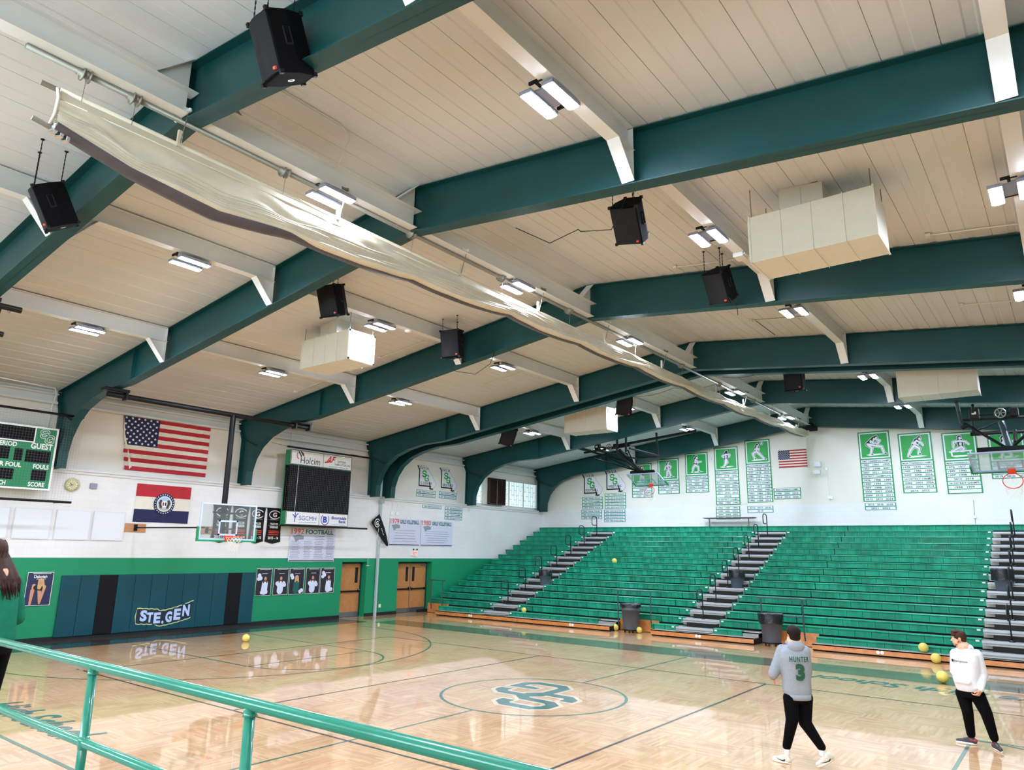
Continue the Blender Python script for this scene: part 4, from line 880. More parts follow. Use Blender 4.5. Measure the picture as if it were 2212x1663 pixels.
# state banners painted as outline maps
MO = [(0, 1.0), (0.055, 0.93), (0.06, 0.90), (0.11, 0.80), (0.11, 0.13), (0.70, 0.13), (0.70, 0.09), (0.66, 0.03), (0.82, 0.02)]
MO2 = [(0, 1.0), (0.42, 1.04), (0.50, 0.98), (0.52, 0.92), (0.66, 0.76), (0.70, 0.66), (0.78, 0.62), (0.78, 0.54), (0.90, 0.42), (0.97, 0.30), (0.96, 0.2), (0.88, 0.10), (0.82, 0.02)]
def state_banner(P, u0, u1, z0, z1, top, word, rows, label, base, split_z=None, rows2=(), x2=0.0, green='dgreen'):
    t = thing('state_banner', label, 'banner', base)
    w_ = u1 - u0; h_ = z1 - z0; q = lambda p: (u0 + p[0] * w_, z0 + p[1] * h_)
    mb = MB(); pts = [q(p) for p in MO[::-1][:-1]] + [q(p) for p in MO2]; c = (sum(p[0] for p in pts) / len(pts), sum(p[1] for p in pts) / len(pts))
    mb.add([P(p[0], p[1], 0.004) for p in pts] + [P(c[0], c[1], 0.004)], [(i, (i + 1) % len(pts), len(pts)) for i in range(len(pts))]); mb.build('map_panel', M['mapw'], t)
    mb = MB(); stroke(mb, [q(p) for p in MO], 0.065, P, 0.007); mb.add([P(*q((0.62, 0.04)), 0.0075), P(*q((0.86, 0.06)), 0.0075), P(*q((0.72, -0.02)), 0.0075)], [(0, 1, 2)]); stroke(mb, [q(p) for p in MO2], 0.010, P, 0.007); mb.build('map_outline', M['ink'], t)
    mb = MB(); text(mb, top, P, u0 + w_ * 0.33, z1 - h_ * 0.14, h_ * 0.11, w_ * 0.46, d=0.006, bold=0.02); text(mb, word, P, u0 + w_ * 0.47, z0 + h_ * 0.2, h_ * 0.11, w_ * 0.6, d=0.006, bold=0.02); mb.build('lettering', M['inkg'], t)
    mb = MB(); sg_mark(mb, u0 + w_ * 0.26, z0 + h_ * 0.34, w_ * 0.32, h_ * 0.47, P, 0.006, 0, t=0.24); mb.build('logo', M['green'], t)
    def rowset(rs, ztop, rh, du, gm):
        mb = MB()
        for k, s in enumerate(rs):
            ml = MB(); mt = MB(); a = ztop - rh * k; rect(mb, u0 + du, a - rh, u1 + du - 0.04, a, P, 0.004, 0); rect(ml, u0 + du + 0.04, a - rh + 0.025, u1 + du - 0.08, a - 0.02, P, 0.006, 0)
            if s: text(mt, s, P, (u0 + u1) / 2 + du - 0.03, a - rh + 0.045, rh * 0.42, w_ * min(0.78, 0.052 * len(s)), d=0.008, bold=0.02)
            yp = ml.build('year_panel', M['vinylw'], t); mt.v and mt.build('year_lettering', M['inkg'], yp)
        mb.build('year_border', M[gm], t)
    rh = 0.165
    rowset(rows, z0 - 0.06, rh, 0.0, green)
    if rows2: rowset(rows2, split_z, rh, x2, 'tgreen')
LWf = onX(WU)
state_banner(LWf, 23.9, 25.22, 5.56, 6.62, 'STATE 3A', 'X. COUNTRY', ['2008  THIRD PLACE STATE', '2013  2ND PLACE STATE'], 'white state map banner for cross country, high on the left wall', (WU, 24.5, 5.2))
state_banner(LWf, 25.42, 26.72, 5.58, 6.66, 'STATE 3A', 'GIRLS TRACK', ['2013  STATE CHAMPS', '2014  3RD PLACE STATE'], 'white state map banner for girls track, beside the brown louvred fan', (WU, 26.0, 5.2), green='tgreen')
def year_plate(P, u0, u1, ztop, rows, label, base, gm='tgreen', rh=0.155):
    t = thing('year_plate', label, 'sign', base); mb = MB()
    for k, s in enumerate(rows):
        ml = MB(); mt = MB(); a = ztop - rh * k; rect(mb, u0, a - rh, u1, a, P, 0.004); rect(ml, u0 + 0.04, a - rh + 0.025, u1 - 0.04, a - 0.015, P, 0.006)
        if s: text(mt, s, P, (u0 + u1) / 2, a - rh + 0.045, rh * 0.45, (u1 - u0) * min(0.8, 0.055 * len(s)), d=0.008, bold=0.02)
        yp = ml.build('panel', M['vinylw'], t); mt.v and mt.build('lettering', M['inkg'], yp)
    mb.build('border', M[gm], t)
LW2 = onX(WX)
year_plate(LW2, 24.09, 25.38, 4.80, ['2014  3RD PLACE STATE'], 'single-line green year plate under the ledge, left wall', (WX, 24.7, 4.7))
year_plate(LW2, 25.62, 26.88, 4.80, ['2015  3RD PLACE STATE', '2018  3RD PLACE STATE', '2021  STATE CHAMPS', '2022  4TH PLACE STATE'], 'four-line green year plate under the ledge, left wall', (WX, 26.2, 4.3))

# louvred fan in the window
t = thing('louvred_fan', 'brown louvred fan box standing out of the high corner window', 'fan', (WU, 29.4, 5.1))
MB().box((WU, 28.6, 5.1), (WU + 0.12, 28.95, 6.5)).build('filler_panel', M['clothw'], t)
mb = MB().box((WU - 0.02, 28.95, 5.12), (WU + 0.28, 28.99, 6.48)).box((WU - 0.02, 30.26, 5.12), (WU + 0.28, 30.3, 6.48)).box((WU - 0.02, 28.95, 6.44), (WU + 0.28, 30.3, 6.48)).box((WU - 0.02, 28.95, 5.12), (WU + 0.28, 30.3, 5.16))
mb.build('frame', M['brown'], t)
mb = MB()
for k in range(17): z = 5.2 + k * 0.075; mb.obox((WU + 0.22, 29.625, z), (0.04, 0, -0.03), (0, 0.64, 0), (0.003, 0, 0.004))
mb.build('louvre', M['brown'], t)
MB().box((WU - 0.01, 28.97, 5.13), (WU + 0.15, 30.28, 6.46)).build('light_block_panel', M['brown'], t)  # added behind the louvres to stop window glow showing through
MB().tube([(WU + 0.29, 29.55, 6.44), (WU + 0.29, 29.55, 5.1), (WU + 0.33, 29.4, 4.95)], 0.012, 6).build('drive_rod', M['steel'], t)
# ---------------------------------------------------------------- things on the back wall
PB = onY(YB)
FIG = {  # head, neck, hip, (elbow, hand) x2, (knee, foot) x2 in a unit square
 'wrestler': dict(h=(0.60, 0.84), n=(0.52, 0.78), p=(0.24, 0.56), a=[((0.44, 0.60), (0.62, 0.56)), ((0.74, 0.70), (0.62, 0.52))], l=[((0.40, 0.38), (0.34, 0.12)), ((0.80, 0.42), (0.88, 0.12))]),
 'runner': dict(h=(0.68, 0.86), n=(0.58, 0.76), p=(0.46, 0.56), a=[((0.42, 0.66), (0.60, 0.60)), ((0.74, 0.66), (0.80, 0.56))], l=[((0.30, 0.36), (0.20, 0.12)), ((0.66, 0.42), (0.60, 0.20))]),
 'hurdler': dict(h=(0.52, 0.88), n=(0.52, 0.74), p=(0.56, 0.48), a=[((0.28, 0.70), (0.26, 0.48)), ((0.74, 0.68), (0.84, 0.58))], l=[((0.32, 0.36), (0.20, 0.32)), ((0.66, 0.38), (0.54, 0.30))]),
 'pitcher': dict(h=(0.40, 0.86), n=(0.44, 0.74), p=(0.42, 0.48), a=[((0.60, 0.66), (0.74, 0.72)), ((0.34, 0.62), (0.42, 0.5))], l=[((0.34, 0.3), (0.3, 0.08)), ((0.56, 0.32), (0.66, 0.1))]),
 'spiker': dict(h=(0.50, 0.82), n=(0.48, 0.72), p=(0.46, 0.52), a=[((0.40, 0.62), (0.54, 0.60)), ((0.58, 0.64), (0.56, 0.56))], l=[((0.26, 0.42), (0.34, 0.16)), ((0.64, 0.34), (0.84, 0.12))], ball=(0.74, 0.92)),
 'back': dict(h=(0.54, 0.84), n=(0.50, 0.74), p=(0.50, 0.48), a=[((0.32, 0.66), (0.42, 0.58)), ((0.70, 0.70), (0.68, 0.60))], l=[((0.56, 0.32), (0.36, 0.12)), ((0.46, 0.30), (0.42, 0.1))], helmet=True),
 'batter': dict(h=(0.52, 0.86), n=(0.46, 0.76), p=(0.42, 0.46), a=[((0.58, 0.62), (0.78, 0.62)), ((0.42, 0.6), (0.6, 0.58))], l=[((0.30, 0.28), (0.28, 0.1)), ((0.60, 0.36), (0.62, 0.12))]),
 'dribbler': dict(h=(0.50, 0.90), n=(0.50, 0.78), p=(0.50, 0.50), a=[((0.34, 0.64), (0.30, 0.52)), ((0.66, 0.66), (0.60, 0.54))], l=[((0.44, 0.32), (0.42, 0.14)), ((0.60, 0.32), (0.66, 0.12))], ball=(0.52, 0.56)),
}
def sports_banner(x0, x1, ztop, kind, rows, label, rh=0.1625, skew=0.0):
    t = thing('sports_banner', label, 'banner', ((x0 + x1) / 2, YB, ztop), group=None)
    w_ = x1 - x0; ph = w_ * 0.97; pb = ztop - ph
    MB().box((x0, YB - 0.006, pb - rh * len(rows)), (x1, YB, ztop)).build('backing', M['dgreen'], t)
    mb = MB(); rect(mb, x0 + 0.05, pb + 0.05, x1 - 0.05, ztop - 0.05, PB, 0.008); mb.build('picture_border', M['vinylw'], t)
    mb = MB(); rect(mb, x0 + 0.10, pb + 0.10, x1 - 0.10, ztop - 0.10, PB, 0.010); mb.build('picture_field', M['green'], t)
    if kind:
        F = FIG[kind]; mb = MB(); a0 = x0 + 0.14; aw = w_ - 0.28; b0 = pb + 0.12; bh = ph - 0.24
        q = lambda p: (a0 + p[0] * aw, b0 + p[1] * bh)
        def body(g, d, mi):
            limb(mb, q(F['n']), q(F['p']), 0.22 + g, 0.17 + g, PB, d, mi)
            for e, h in F['a']: limb(mb, q(F['n']), q(e), 0.11 + g, 0.085 + g, PB, d, mi); limb(mb, q(e), q(h), 0.085 + g, 0.05 + g, PB, d, mi)
            for k, f_ in F['l']:
                limb(mb, q(F['p']), q(k), 0.14 + g, 0.10 + g, PB, d, mi); limb(mb, q(k), q(f_), 0.10 + g, 0.06 + g, PB, d, mi); limb(mb, q(f_), (q(f_)[0] + 0.08, q(f_)[1] - 0.015), 0.055 + g, 0.04 + g, PB, d, mi)
            blob(mb, q(F['h']), 0.075 + g / 2, 0.095 + g / 2, PB, d, mi, 14)
            if 'ball' in F: blob(mb, q(F['ball']), 0.065 + g / 2, 0.065 + g / 2, PB, d, mi, 14)
        body(0.04, 0.012, 0); body(0.0, 0.013, 1)
        # white highlights over the dark figure
        for e, h in F['a']: limb(mb, q(F['n']), q(e), 0.085, 0.06, PB, 0.014, 0); limb(mb, q(e), q(h), 0.06, 0.035, PB, 0.014, 0)
        for k, f_ in F['l']: limb(mb, q(F['p']), q(k), 0.10, 0.07, PB, 0.014, 0); limb(mb, q(k), q(f_), 0.07, 0.04, PB, 0.014, 0)
        if 'helmet' not in F: blob(mb, (q(F['h'])[0] + 0.015, q(F['h'])[1] - 0.02), 0.045, 0.06, PB, 0.015, 0, 12)
        mid = [(F['n'][0] + F['p'][0]) / 2, (F['n'][1] + F['p'][1]) / 2]; blob(mb, q(mid), 0.05, 0.07, PB, 0.015, 0, 8)
        if 'ball' in F: blob(mb, q(F['ball']), 0.045, 0.045, PB, 0.015, 0, 12)
        mb.add([PB(*q((0.14, 0.09)), 0.0115), PB(*q((0.3, 0.04)), 0.0115), PB(*q((0.62, 0.05)), 0.0115), PB(*q((0.94, 0.09)), 0.0115), PB(*q((0.7, 0.12)), 0.0115), PB(*q((0.3, 0.12)), 0.0115)], [(0, 1, 2, 3, 4, 5)], 0)
        if kind == 'hurdler':
            limb(mb, q((0.1, 0.28)), q((0.92, 0.3)), 0.05, 0.05, PB, 0.016, 0); limb(mb, q((0.16, 0.28)), q((0.18, 0.12)), 0.06, 0.06, PB, 0.016, 0); limb(mb, q((0.86, 0.29)), q((0.88, 0.15)), 0.05, 0.05, PB, 0.016, 0)
        mb.build('printed_figure', [M['vinylw'], M['ink']], t)
    for k, s in enumerate(rows):
        ml = MB(); mt = MB(); a = pb - rh * k; rect(ml, x0 + 0.05, a - rh + 0.03, x1 - 0.05, a - 0.004, PB, 0.008)
        if s:
            big = any(c.isalpha() for c in s) and len(s) > 8
            text(mt, s, PB, (x0 + x1) / 2, a - rh + 0.052, rh * 0.46, w_ * (min(0.86, 0.047 * len(s)) if big else 0.28 * len(s.split()) ), d=0.010, align='c', bold=0.02)
        yp = ml.build('year_panel', M['vinylw'], t); mt.v and mt.build('year_lettering', M['inkg'], yp)
sports_banner(-7.03, -5.78, 8.08, 'wrestler', ['SEMO CONFERENCE CHAMPS', '1985   1991   1995', '1997   1998   2001', '2007   2021   2022G', 'DISTRICT CHAMPIONS', '1976   1988   1989', '1990   1995   1996', '1997   1998   2005', '2006   2007   2008', '2009   2010   2011', '2012   2013   2014'], 'tall wrestling banner right of the wall fan, eleven year rows')
sports_banner(-5.47, -4.23, 7.89, 'runner', ['MAAA CONFERENCE CHAMPS', '1978   1979   1980', '1985   1986   1988', '2005   2006   2016', '3A DISTRICT CHAMPS', '2002   2003   2004', '2005   2006   2014', '2016   2022'], 'softball runner banner, second right of the wall fan')
sports_banner(-3.87, -2.66, 7.78, 'hurdler', ['MAAA CONFERENCE CHAMPS', '1976   1977   1979', '1989   1990   1991', '1997   1998   1999', '2013   2018', '3A DISTRICT CHAMPS', '1998   1999', ''], 'hurdler banner between the runner banner and the folded right hoop')
sports_banner(-2.31, -1.10, 7.66, 'pitcher', ['3A DISTRICT CHAMPS', '1979', 'MAAA CONFERENCE CHAMPS', '2019   2020   2021'], 'baseball banner behind the folded right hoop')
sports_banner(-12.06, -10.86, 8.12, 'spiker', ['MAAA CONFERENCE CHAMPS', '1973   1974   1975', '1977   1978   1979', '1980   1981   1982', '1983   1984   1996', '3A DISTRICT CHAMPS', '1974   1977   1978', '1979   1980   1982', '1983   1984   1985', '1986   1992   1993', '1996   2008   2010'], 'volleyball banner left of the small wall flag')
sports_banner(-13.61, -12.41, 7.88, 'back', ['MAAA CONFERENCE CHAMPS', '1971   1978   1990', '1993   1995', 'MVFC CONFERENCE CHAMPS', '2001   2002   2004', '2005   2006   2008', '2011   2012   2015', '2018', '3A DISTRICT CHAMPS', '1988   1990   1992'], 'football banner above the maroon bench')
sports_banner(-15.14, -13.94, 7.71, 'batter', ['MAAA CONFERENCE CHAMPS', '1976   1977   1979', '1994   2003   2016', 'DISTRICT CHAMPS', '1993   2013   2019'], 'baseball batter banner, five year rows')
sports_banner(-16.66, -15.48, 7.51, 'dribbler', ['MAAA CONFERENCE CHAMPS', '1994   2003   2006', 'DISTRICT CHAMPIONS', '2018'], 'basketball banner just right of the folded left backboard')
sports_banner(-18.16, -17.0, 7.34, 'dribbler', ['MAAA CONFERENCE CHAMPS', '2001', '3A DISTRICT CHAMPS', '1999   2001'], 'basketball banner hidden behind the folded left backboard')
year_plate(PB, -7.0, -5.78, 5.02, ['2015   2016   2018', '2021   2022'], 'two-line year plate under the wrestling banner', (-6.4, YB, 4.7))
year_plate(PB, -12.1, -10.88, 5.0, ['2016   2017   2018', '2019'], 'two-line year plate under the volleyball banner', (-11.5, YB, 4.7))
year_plate(PB, -10.82, -9.6, 5.8, ['MAAA CONFERENCE CHAMPS', '1998   2000   2010', '2014   2016   2020'], 'three-line year plate attached right of the volleyball banner', (-10.2, YB, 5.4), gm='dgreen', rh=0.17)
year_plate(PB, -13.64, -12.44, 5.02, ['1993   1997   1998', '1999   2001   2002', '2003   2004   2005', '2006   2008   2011'], 'four-line year plate above the maroon bench', (-13, YB, 4.5), gm='dgreen')
state_banner(PB, -21.25, -19.92, 5.76, 6.96, 'STATE 3A', 'FOOTBALL', ['1990  FINAL FOUR', '1991  STATE CHAMPS', '1992  FINAL FOUR', '1994  FINAL FOUR'], 'white state map banner for football, leftmost on the back wall', (-20.6, YB, 5.2), 5.0, ['2002  FINAL FOUR', '2003  2ND PLACE STATE', '2004  FINAL FOUR'], -0.05)
state_banner(PB, -19.82, -18.50, 5.92, 7.1, 'STATE 3A', 'WRESTLING', ['1997  THIRD PLACE', '1998  2ND PLACE STATE', '1999  4TH PLACE STATE', '2000  4TH PLACE STATE', '2001  2ND PLACE STATE'], 'white state map banner for wrestling, second on the back wall', (-19.2, YB, 5.2), 5.0, ['2002  2ND PLACE STATE', '2014  3RD PLACE STATE', '2018  4TH PLACE STATE', '2019  3RD PLACE GIRLS'], -0.05)
us_flag('wall_flag', 'small striped and starred flag on the back wall right of the volleyball banner', lambda u, v, d: (u, YB - d * 0.5, v), 0.0, -10.5, -9.22, 6.72, 7.52, 0.022)
# bracketed fan and its conduit
t = thing('wall_fan', 'white bracketed fan in a wire cage on the back wall, right of the small flag', 'fan', (-8.8, YB, 6.2))
mb = MB()
for k in range(9): x = -9.04 + 0.068 * k; mb.tube([(x, YB - 0.02, 6.95), (x, YB - 0.28, 6.92), (x, YB - 0.3, 6.3), (x, YB - 0.02, 6.2)], 0.004, 4)
for k in range(8): z = 6.3 + 0.08 * k; mb.tube([(-9.04, YB - 0.02, z), (-9.04, YB - 0.3, z), (-8.5, YB - 0.3, z), (-8.5, YB - 0.02, z)], 0.004, 4)
mb.build('wire_cage', M['white'], t)
bevel(MB().box((-8.92, YB - 0.22, 6.66), (-8.62, YB - 0.02, 6.9)).build('motor_housing', M['vinylw'], t), 0.03); bevel(MB().box((-8.95, YB - 0.2, 6.34), (-8.66, YB - 0.04, 6.52)).build('lamp_box', M['vinylw'], t), 0.02)
t = thing('conduit', 'white conduit dropping from the wall fan to the block wall line', 'conduit', (-8.35, YB, 5.4))
MB().tube([(-8.6, YB - 0.02, 6.6), (-8.42, YB - 0.02, 6.6), (-8.42, YB - 0.02, 5.15)], 0.014, 6).tube([(-8.34, YB - 0.02, 6.5), (-8.34, YB - 0.02, 5.1)], 0.012, 6).build('pipe', M['white'], t)
for x, z in ((-8.42, 6.5), (-8.4, 5.25), (-8.3, 5.22)): MB().box((x - 0.05, YB - 0.05, z), (x + 0.05, YB, z + 0.12)).build('junction_box', M['white'], t)
t = thing('conduit', 'thin wire running down to a small white box above the right stands', 'conduit', (-3.06, YB, 4.35))
MB().tube([(-3.03, YB - 0.01, 5.03), (-3.06, YB - 0.01, 4.1)], 0.006, 5).build('wire', M['inkg'], t); MB().box((-3.12, YB - 0.05, 4.33), (-3.0, YB, 4.45)).build('junction_box', M['white'], t)
# bench stood on the top row
t = thing('bench', 'maroon bench with grey legs standing on the top row of the stands', 'bench', (-12.9, 33.45, 4.07))
bevel(MB().prism([(-14.15, 0), (-11.6, 0), (-11.72, -0.05), (-14.0, -0.05)], lambda u, v, d: (u, 33.45 + d, 4.47 + v), -0.2, 0.2).build('seat', mat('maroon_laminate', '3A2430', 0.45), t), 0.01)
for x in (-13.85, -11.95):
    MB().box((x - 0.02, 33.28, 4.06), (x + 0.02, 33.62, 4.09)).box((x - 0.02, 33.42, 4.08), (x + 0.02, 33.48, 4.44)).build('leg', M['steel'], t)
# ---------------------------------------------------------------- telescopic stands
def ry(i): return 23.4 + 0.605 * i
def rzt(i): return 0.12 + 0.246 * i
AIS = [(-19.95, -18.62), (-11.32, -9.98), (-2.43, -1.08)]
SECS = [(-23.62, -17.9), (-17.9, -12.16), (-12.16, -7.6), (-7.6, -1.08), (-1.08, 6.1)]
NOT0 = [(-23.9, -22.35), (-13.73, -12.08), (-8.49, -6.71)]     # gaps in the lowest platform
NOT1 = [(-23.9, -22.55), (-14.46, -12.24), (-9.01, -6.68)]     # gaps in the first bench
def cut(a, b, gaps):
    out = [(a, b)]
    for g0, g1 in gaps:
        nx = []
        for p, q in out:
            if g1 <= p or g0 >= q: nx.append((p, q)); continue
            if p < g0: nx.append((p, g0))
            if g1 < q: nx.append((g1, q))
        out = nx
    return [(p, q) for p, q in out if q - p > 0.05]
def seat_row(mb, a, b, y, z):
    n = max(1, round((b - a) / 0.457)); w_ = (b - a) / n
    for k in range(n):
        u0 = a + w_ * k + 0.003; u1 = a + w_ * (k + 1) - 0.003; um = (u0 + u1) / 2; cols = (u0, u0 + w_ * 0.12, um, u1 - w_ * 0.12, u1)
        rows = []
        for (dy, dz, sc) in ((0.03, -0.225, 1), (0.012, -0.05, 1), (-0.012, -0.035, 0), (-0.02, -0.015, 0), (-0.008, 0.0, 0), (0.26, 0.0, 0), (0.26, -0.05, 0)):
            rows.append([(u, y + dy + (0.0, 0.0, 0.03, 0.0, 0.0)[j] * sc, z + dz) for j, u in enumerate(cols)])
        mb.sheet([r[::-1] for r in rows])
        for u in (u0, u1):
            mb.add([(u, y + 0.03, z - 0.225), (u, y - 0.012, z - 0.035), (u, y, z), (u, y + 0.26, z), (u, y + 0.26, z - 0.05)], [(0, 1, 2, 3, 4)])
side = ['against the left wall', 'second from the left wall', 'between the second aisle and the rear banners', 'widest, in the middle right', 'at the right edge of the photo']
side = ['nearest the left wall', 'between the first aisle and the first grey bin', 'between the two floor bins', 'long block right of the second grey bin', 'block at the right edge, beyond the silver aisle']
RO = ['first', 'second', 'third', 'fourth', 'fifth', 'sixth', 'seventh']
for si, (sa, sb) in enumerate(SECS):
    t = thing('bleacher_section', 'green telescopic bleacher section, %s' % side[si], 'bleachers', ((sa + sb) / 2, 23.5, 0), group=None)
    a_, b_ = sa + 0.01, sb - 0.01
    for i in range(1, 17):
        y = ry(i); z = rzt(i); gaps = list(AIS) if i < 16 else []
        if i == 1: gaps += NOT1
        mb = MB(); spans = cut(a_, b_, gaps)
        for p, q in spans:
            mb = MB(); seat_row(mb, p, q, y, z); so = mb.build('seat_row', M['seat'], t)
            for g0, g1 in AIS:
                for e, s in ((g0, -1), (g1, 1)):
                    if i < 16 and (abs(p - e) < 0.02 or abs(q - e) < 0.02):
                        x = e + s * 0.1; MB().box((x - 0.045, y - 0.03, z - 0.08), (x + 0.045, y - 0.012, z - 0.035)).build('seat_tag', M['white'], so)
        # platform of this row
        zd = z - 0.045; y1 = ry(i + 1) + 0.08 if i < 16 else YB - 0.01
        gp = NOT0 if i == 1 else []
        mb = MB()
        for p, q in cut(a_, b_, gp):
            mb.box((p, y + 0.07, zd - 0.03), (q, y1, zd)); mb.box((p, y + 0.07, zd - 0.13), (q, y + 0.09, zd - 0.0))
        if mb.v: mb.build('platform', M['deck'], t)
        mb = MB()
        for p, q in cut(a_, b_, gp): mb.box((p, y + 0.10, max(zd - 0.26, 0.0)), (q, y + 0.12, zd - 0.03))
        if mb.v: mb.build('riser', M['dark'], t)
        # aisle steps
        for g0, g1 in AIS:
            p, q = max(g0, a_), min(g1, b_)
            if q - p < 0.3 or i == 16: continue
            MB().box((p, y - 0.01, zd - 0.055), (q, y + 0.071, zd + 0.004)).build('step_nose', M['nose'], t)
            if q - p > 0.9:
                hs = MB().box((p + 0.05, y - 0.27, zd - 0.10), (q - 0.02, y - 0.01, zd - 0.088)).build('half_step', M['deck'], t)
                MB().box((p + 0.26, y - 0.275, zd - 0.243), (q - 0.03, y - 0.02, zd - 0.101)).build('step_box', M['stepd'], hs)  # black box stands in for the shaded opening under the half step
                MB().box((p, y + 0.012, zd - 0.21), (q, y + 0.03, zd - 0.055)).build('step_riser', M['deck'], t)
    # lowest platform, front boards
    mb = MB(); mo = MB(); md = MB()
    for p, q in cut(a_, b_, NOT0):
        mb.box((p, 23.6, 0.17), (q, ry(1) + 0.1, 0.20)); mo.box((p, 23.6, 0.045), (q, 23.63, 0.20)); md.box((p, 23.7, 0.0), (q, 23.72, 0.17))
        for e in (p, q): md.box((e - 0.012 if e == q else e, 23.64, 0.02), (e if e == q else e + 0.012, 24.4, 0.17))
    if mb.v:
        mb.build('front_platform', M['deck'], t); mo.build('front_board', M['board'], t); md.build('undercarriage', M['dark'], t)
    mi = MB()
    for g0, g1 in NOT0:
        p, q = max(g0, a_ - 0.01), min(g1, b_ + 0.01)
        if q - p > 0.1: mi.box((p, 24.42, 0.02), (q, 24.45, 0.42))
    if mi.v: mi.build('recess_board', M['board'], t)
    cx = {0: -20.4, 1: -15.4, 2: -10.4, 3: -4.9, 4: 2}[si]
    mb = MB().lathe([(0.001, 0), (0.05, 0.0), (0.05, 0.004), (0.001, 0.004)], (cx, 23.60, 0.12), 14, ax=(0, -1, 0)); mb.lathe([(0.001, 0), (0.05, 0.0), (0.05, 0.004), (0.001, 0.004)], (cx + 0.11, 23.60, 0.12), 14, ax=(0, -1, 0)); mb.build('number_plate', M['white'], t)
    # aisle handrails with a loop at the top
    for g0, g1 in AIS:
        xm = (g0 + g1) / 2 + 0.02
        if not (a_ < xm < b_): continue
        for i in range(2, 16, 2):
            y = ry(i) + 0.14; z = rzt(i) - 0.045; x = xm
            mb = MB().lathe([(0.07, 0), (0.07, 0.02), (0.03, 0.05)], (x, y, z), 10)
            mb.tube([(x, y, z), (x, y, z + 0.86), (x, y - 0.03, z + 0.95), (x, y - 0.12, z + 1.0), (x, y - 0.38, z + 1.0), (x, y - 0.45, z + 0.94), (x, y - 0.47, z + 0.86), (x, y - 0.47, z + 0.66), (x, y - 0.43, z + 0.6), (x, y - 0.3, z + 0.58), (x, y - 0.02, z + 0.6)], 0.021, 8)
            mb.build('handrail', M['rail'], t, True)
    for r0, r1, s_ in ((-23.1, -22.42, 0), (-13.62, -12.3, 1), (-8.35, -7.05, 2)):
        if s_ != si and not (s_ == 2 and si == 2): continue
        yy = 24.0 + 0.08; mb = MB().tube([(r0 - 0.12, yy, 1.44), (r1 + 0.14, yy, 1.44)], 0.022, 8)
        for x in (r0, r1): mb.tube([(x, yy, 1.44), (x, yy, 0.44), (x, yy + 0.05, 0.2)], 0.024, 8)
        mb.tube([(r0, yy, 0.9), (r1, yy, 0.9)], 0.016, 8) if s_ else None
        mb.build('guard_rail', M['bluer'], t)

# ---------------------------------------------------------------- bins
def bin_(x, y, z, r, h, label, dolly, bag):
    t = thing('trash_can', label, 'trash can', (x, y, z), group=None)
    zb = z + (0.1 if dolly else 0.0)
    o = MB().lathe([(r * 0.001, 0), (r * 0.76, 0), (r * 0.78, 0.02), (r * 0.98, h * 0.8), (r * 1.02, h * 0.8), (r * 1.04, h * 0.84), (r, h * 0.86), (r * 1.0, h), (r * 1.07, h), (r * 1.07, h + 0.03), (r * 0.98, h + 0.03), (r * 0.95, h * 0.7)], (x, y, zb), 32); o.build('barrel', M['can'], t, True)
    mb = MB(); n = 36; rows = []
    rng = random.Random(int(x * 10))
    for k, (rr, dz) in enumerate(((0.9, -0.25), (0.97, 0.0), (1.08, 0.045), (1.12, 0.01), (1.11, -bag * 0.5), (1.13, -bag))):
        rows.append([(x + r * rr * (1 + 0.035 * math.sin(5 * 2 * PI * j / n + k) + 0.02 * rng.random()) * math.cos(2 * PI * j / n), y + r * rr * (1 + 0.035 * math.sin(7 * 2 * PI * j / n + k * 2)) * math.sin(2 * PI * j / n), zb + h + dz + (0.02 * math.sin(4 * 2 * PI * j / n) if k > 3 else 0)) for j in range(n)])
        rows[-1].append(rows[-1][0])
    mb.sheet(rows).build('liner', M['liner'], t, True)
    for s in (-1, 1): MB().box((x + s * r * 0.98 - 0.03, y - 0.06, zb + h * 0.78), (x + s * r * 1.12 - 0.03 + 0.03, y + 0.06, zb + h * 0.83)).build('handle', M['can'], t)
    if dolly:
        MB().lathe([(0.001, 0), (r * 0.85, 0), (r * 0.85, 0.03), (0.001, 0.03)], (x, y, z + 0.07), 24).build('dolly', M['black'], t)
        for k in range(4):
            a = PI / 4 + k * PI / 2; wx, wy = x + r * 0.65 * math.cos(a), y + r * 0.65 * math.sin(a)
            MB().lathe([(0.001, -0.012), (0.035, -0.012), (0.035, 0.012), (0.001, 0.012)], (wx, wy, z + 0.035), 14, ax=(1, 0, 0)).build('caster', M['black'], t)
bin_(-13.05, 23.98, 0, 0.34, 0.84, 'grey bin on a black dolly in the gap of the stands, two balls beside it', True, 0.06)
bin_(-8.0, 23.9, 0, 0.34, 0.84, 'grey bin with a long black liner, behind the person in the grey hoodie', True, 0.26)
bin_(-18.78, ry(5) + 0.36, rzt(5) - 0.04, 0.27, 0.62, 'grey bin standing in the leftmost aisle', False, 0.2)
bin_(-10.35, ry(6) + 0.36, rzt(6) - 0.04, 0.27, 0.62, 'grey bin with a black liner in the middle aisle', False, 0.24)
bin_(-1.98, ry(7) + 0.36, rzt(7) - 0.04, 0.28, 0.64, 'dark bin in the rightmost silver aisle', False, 0.3)
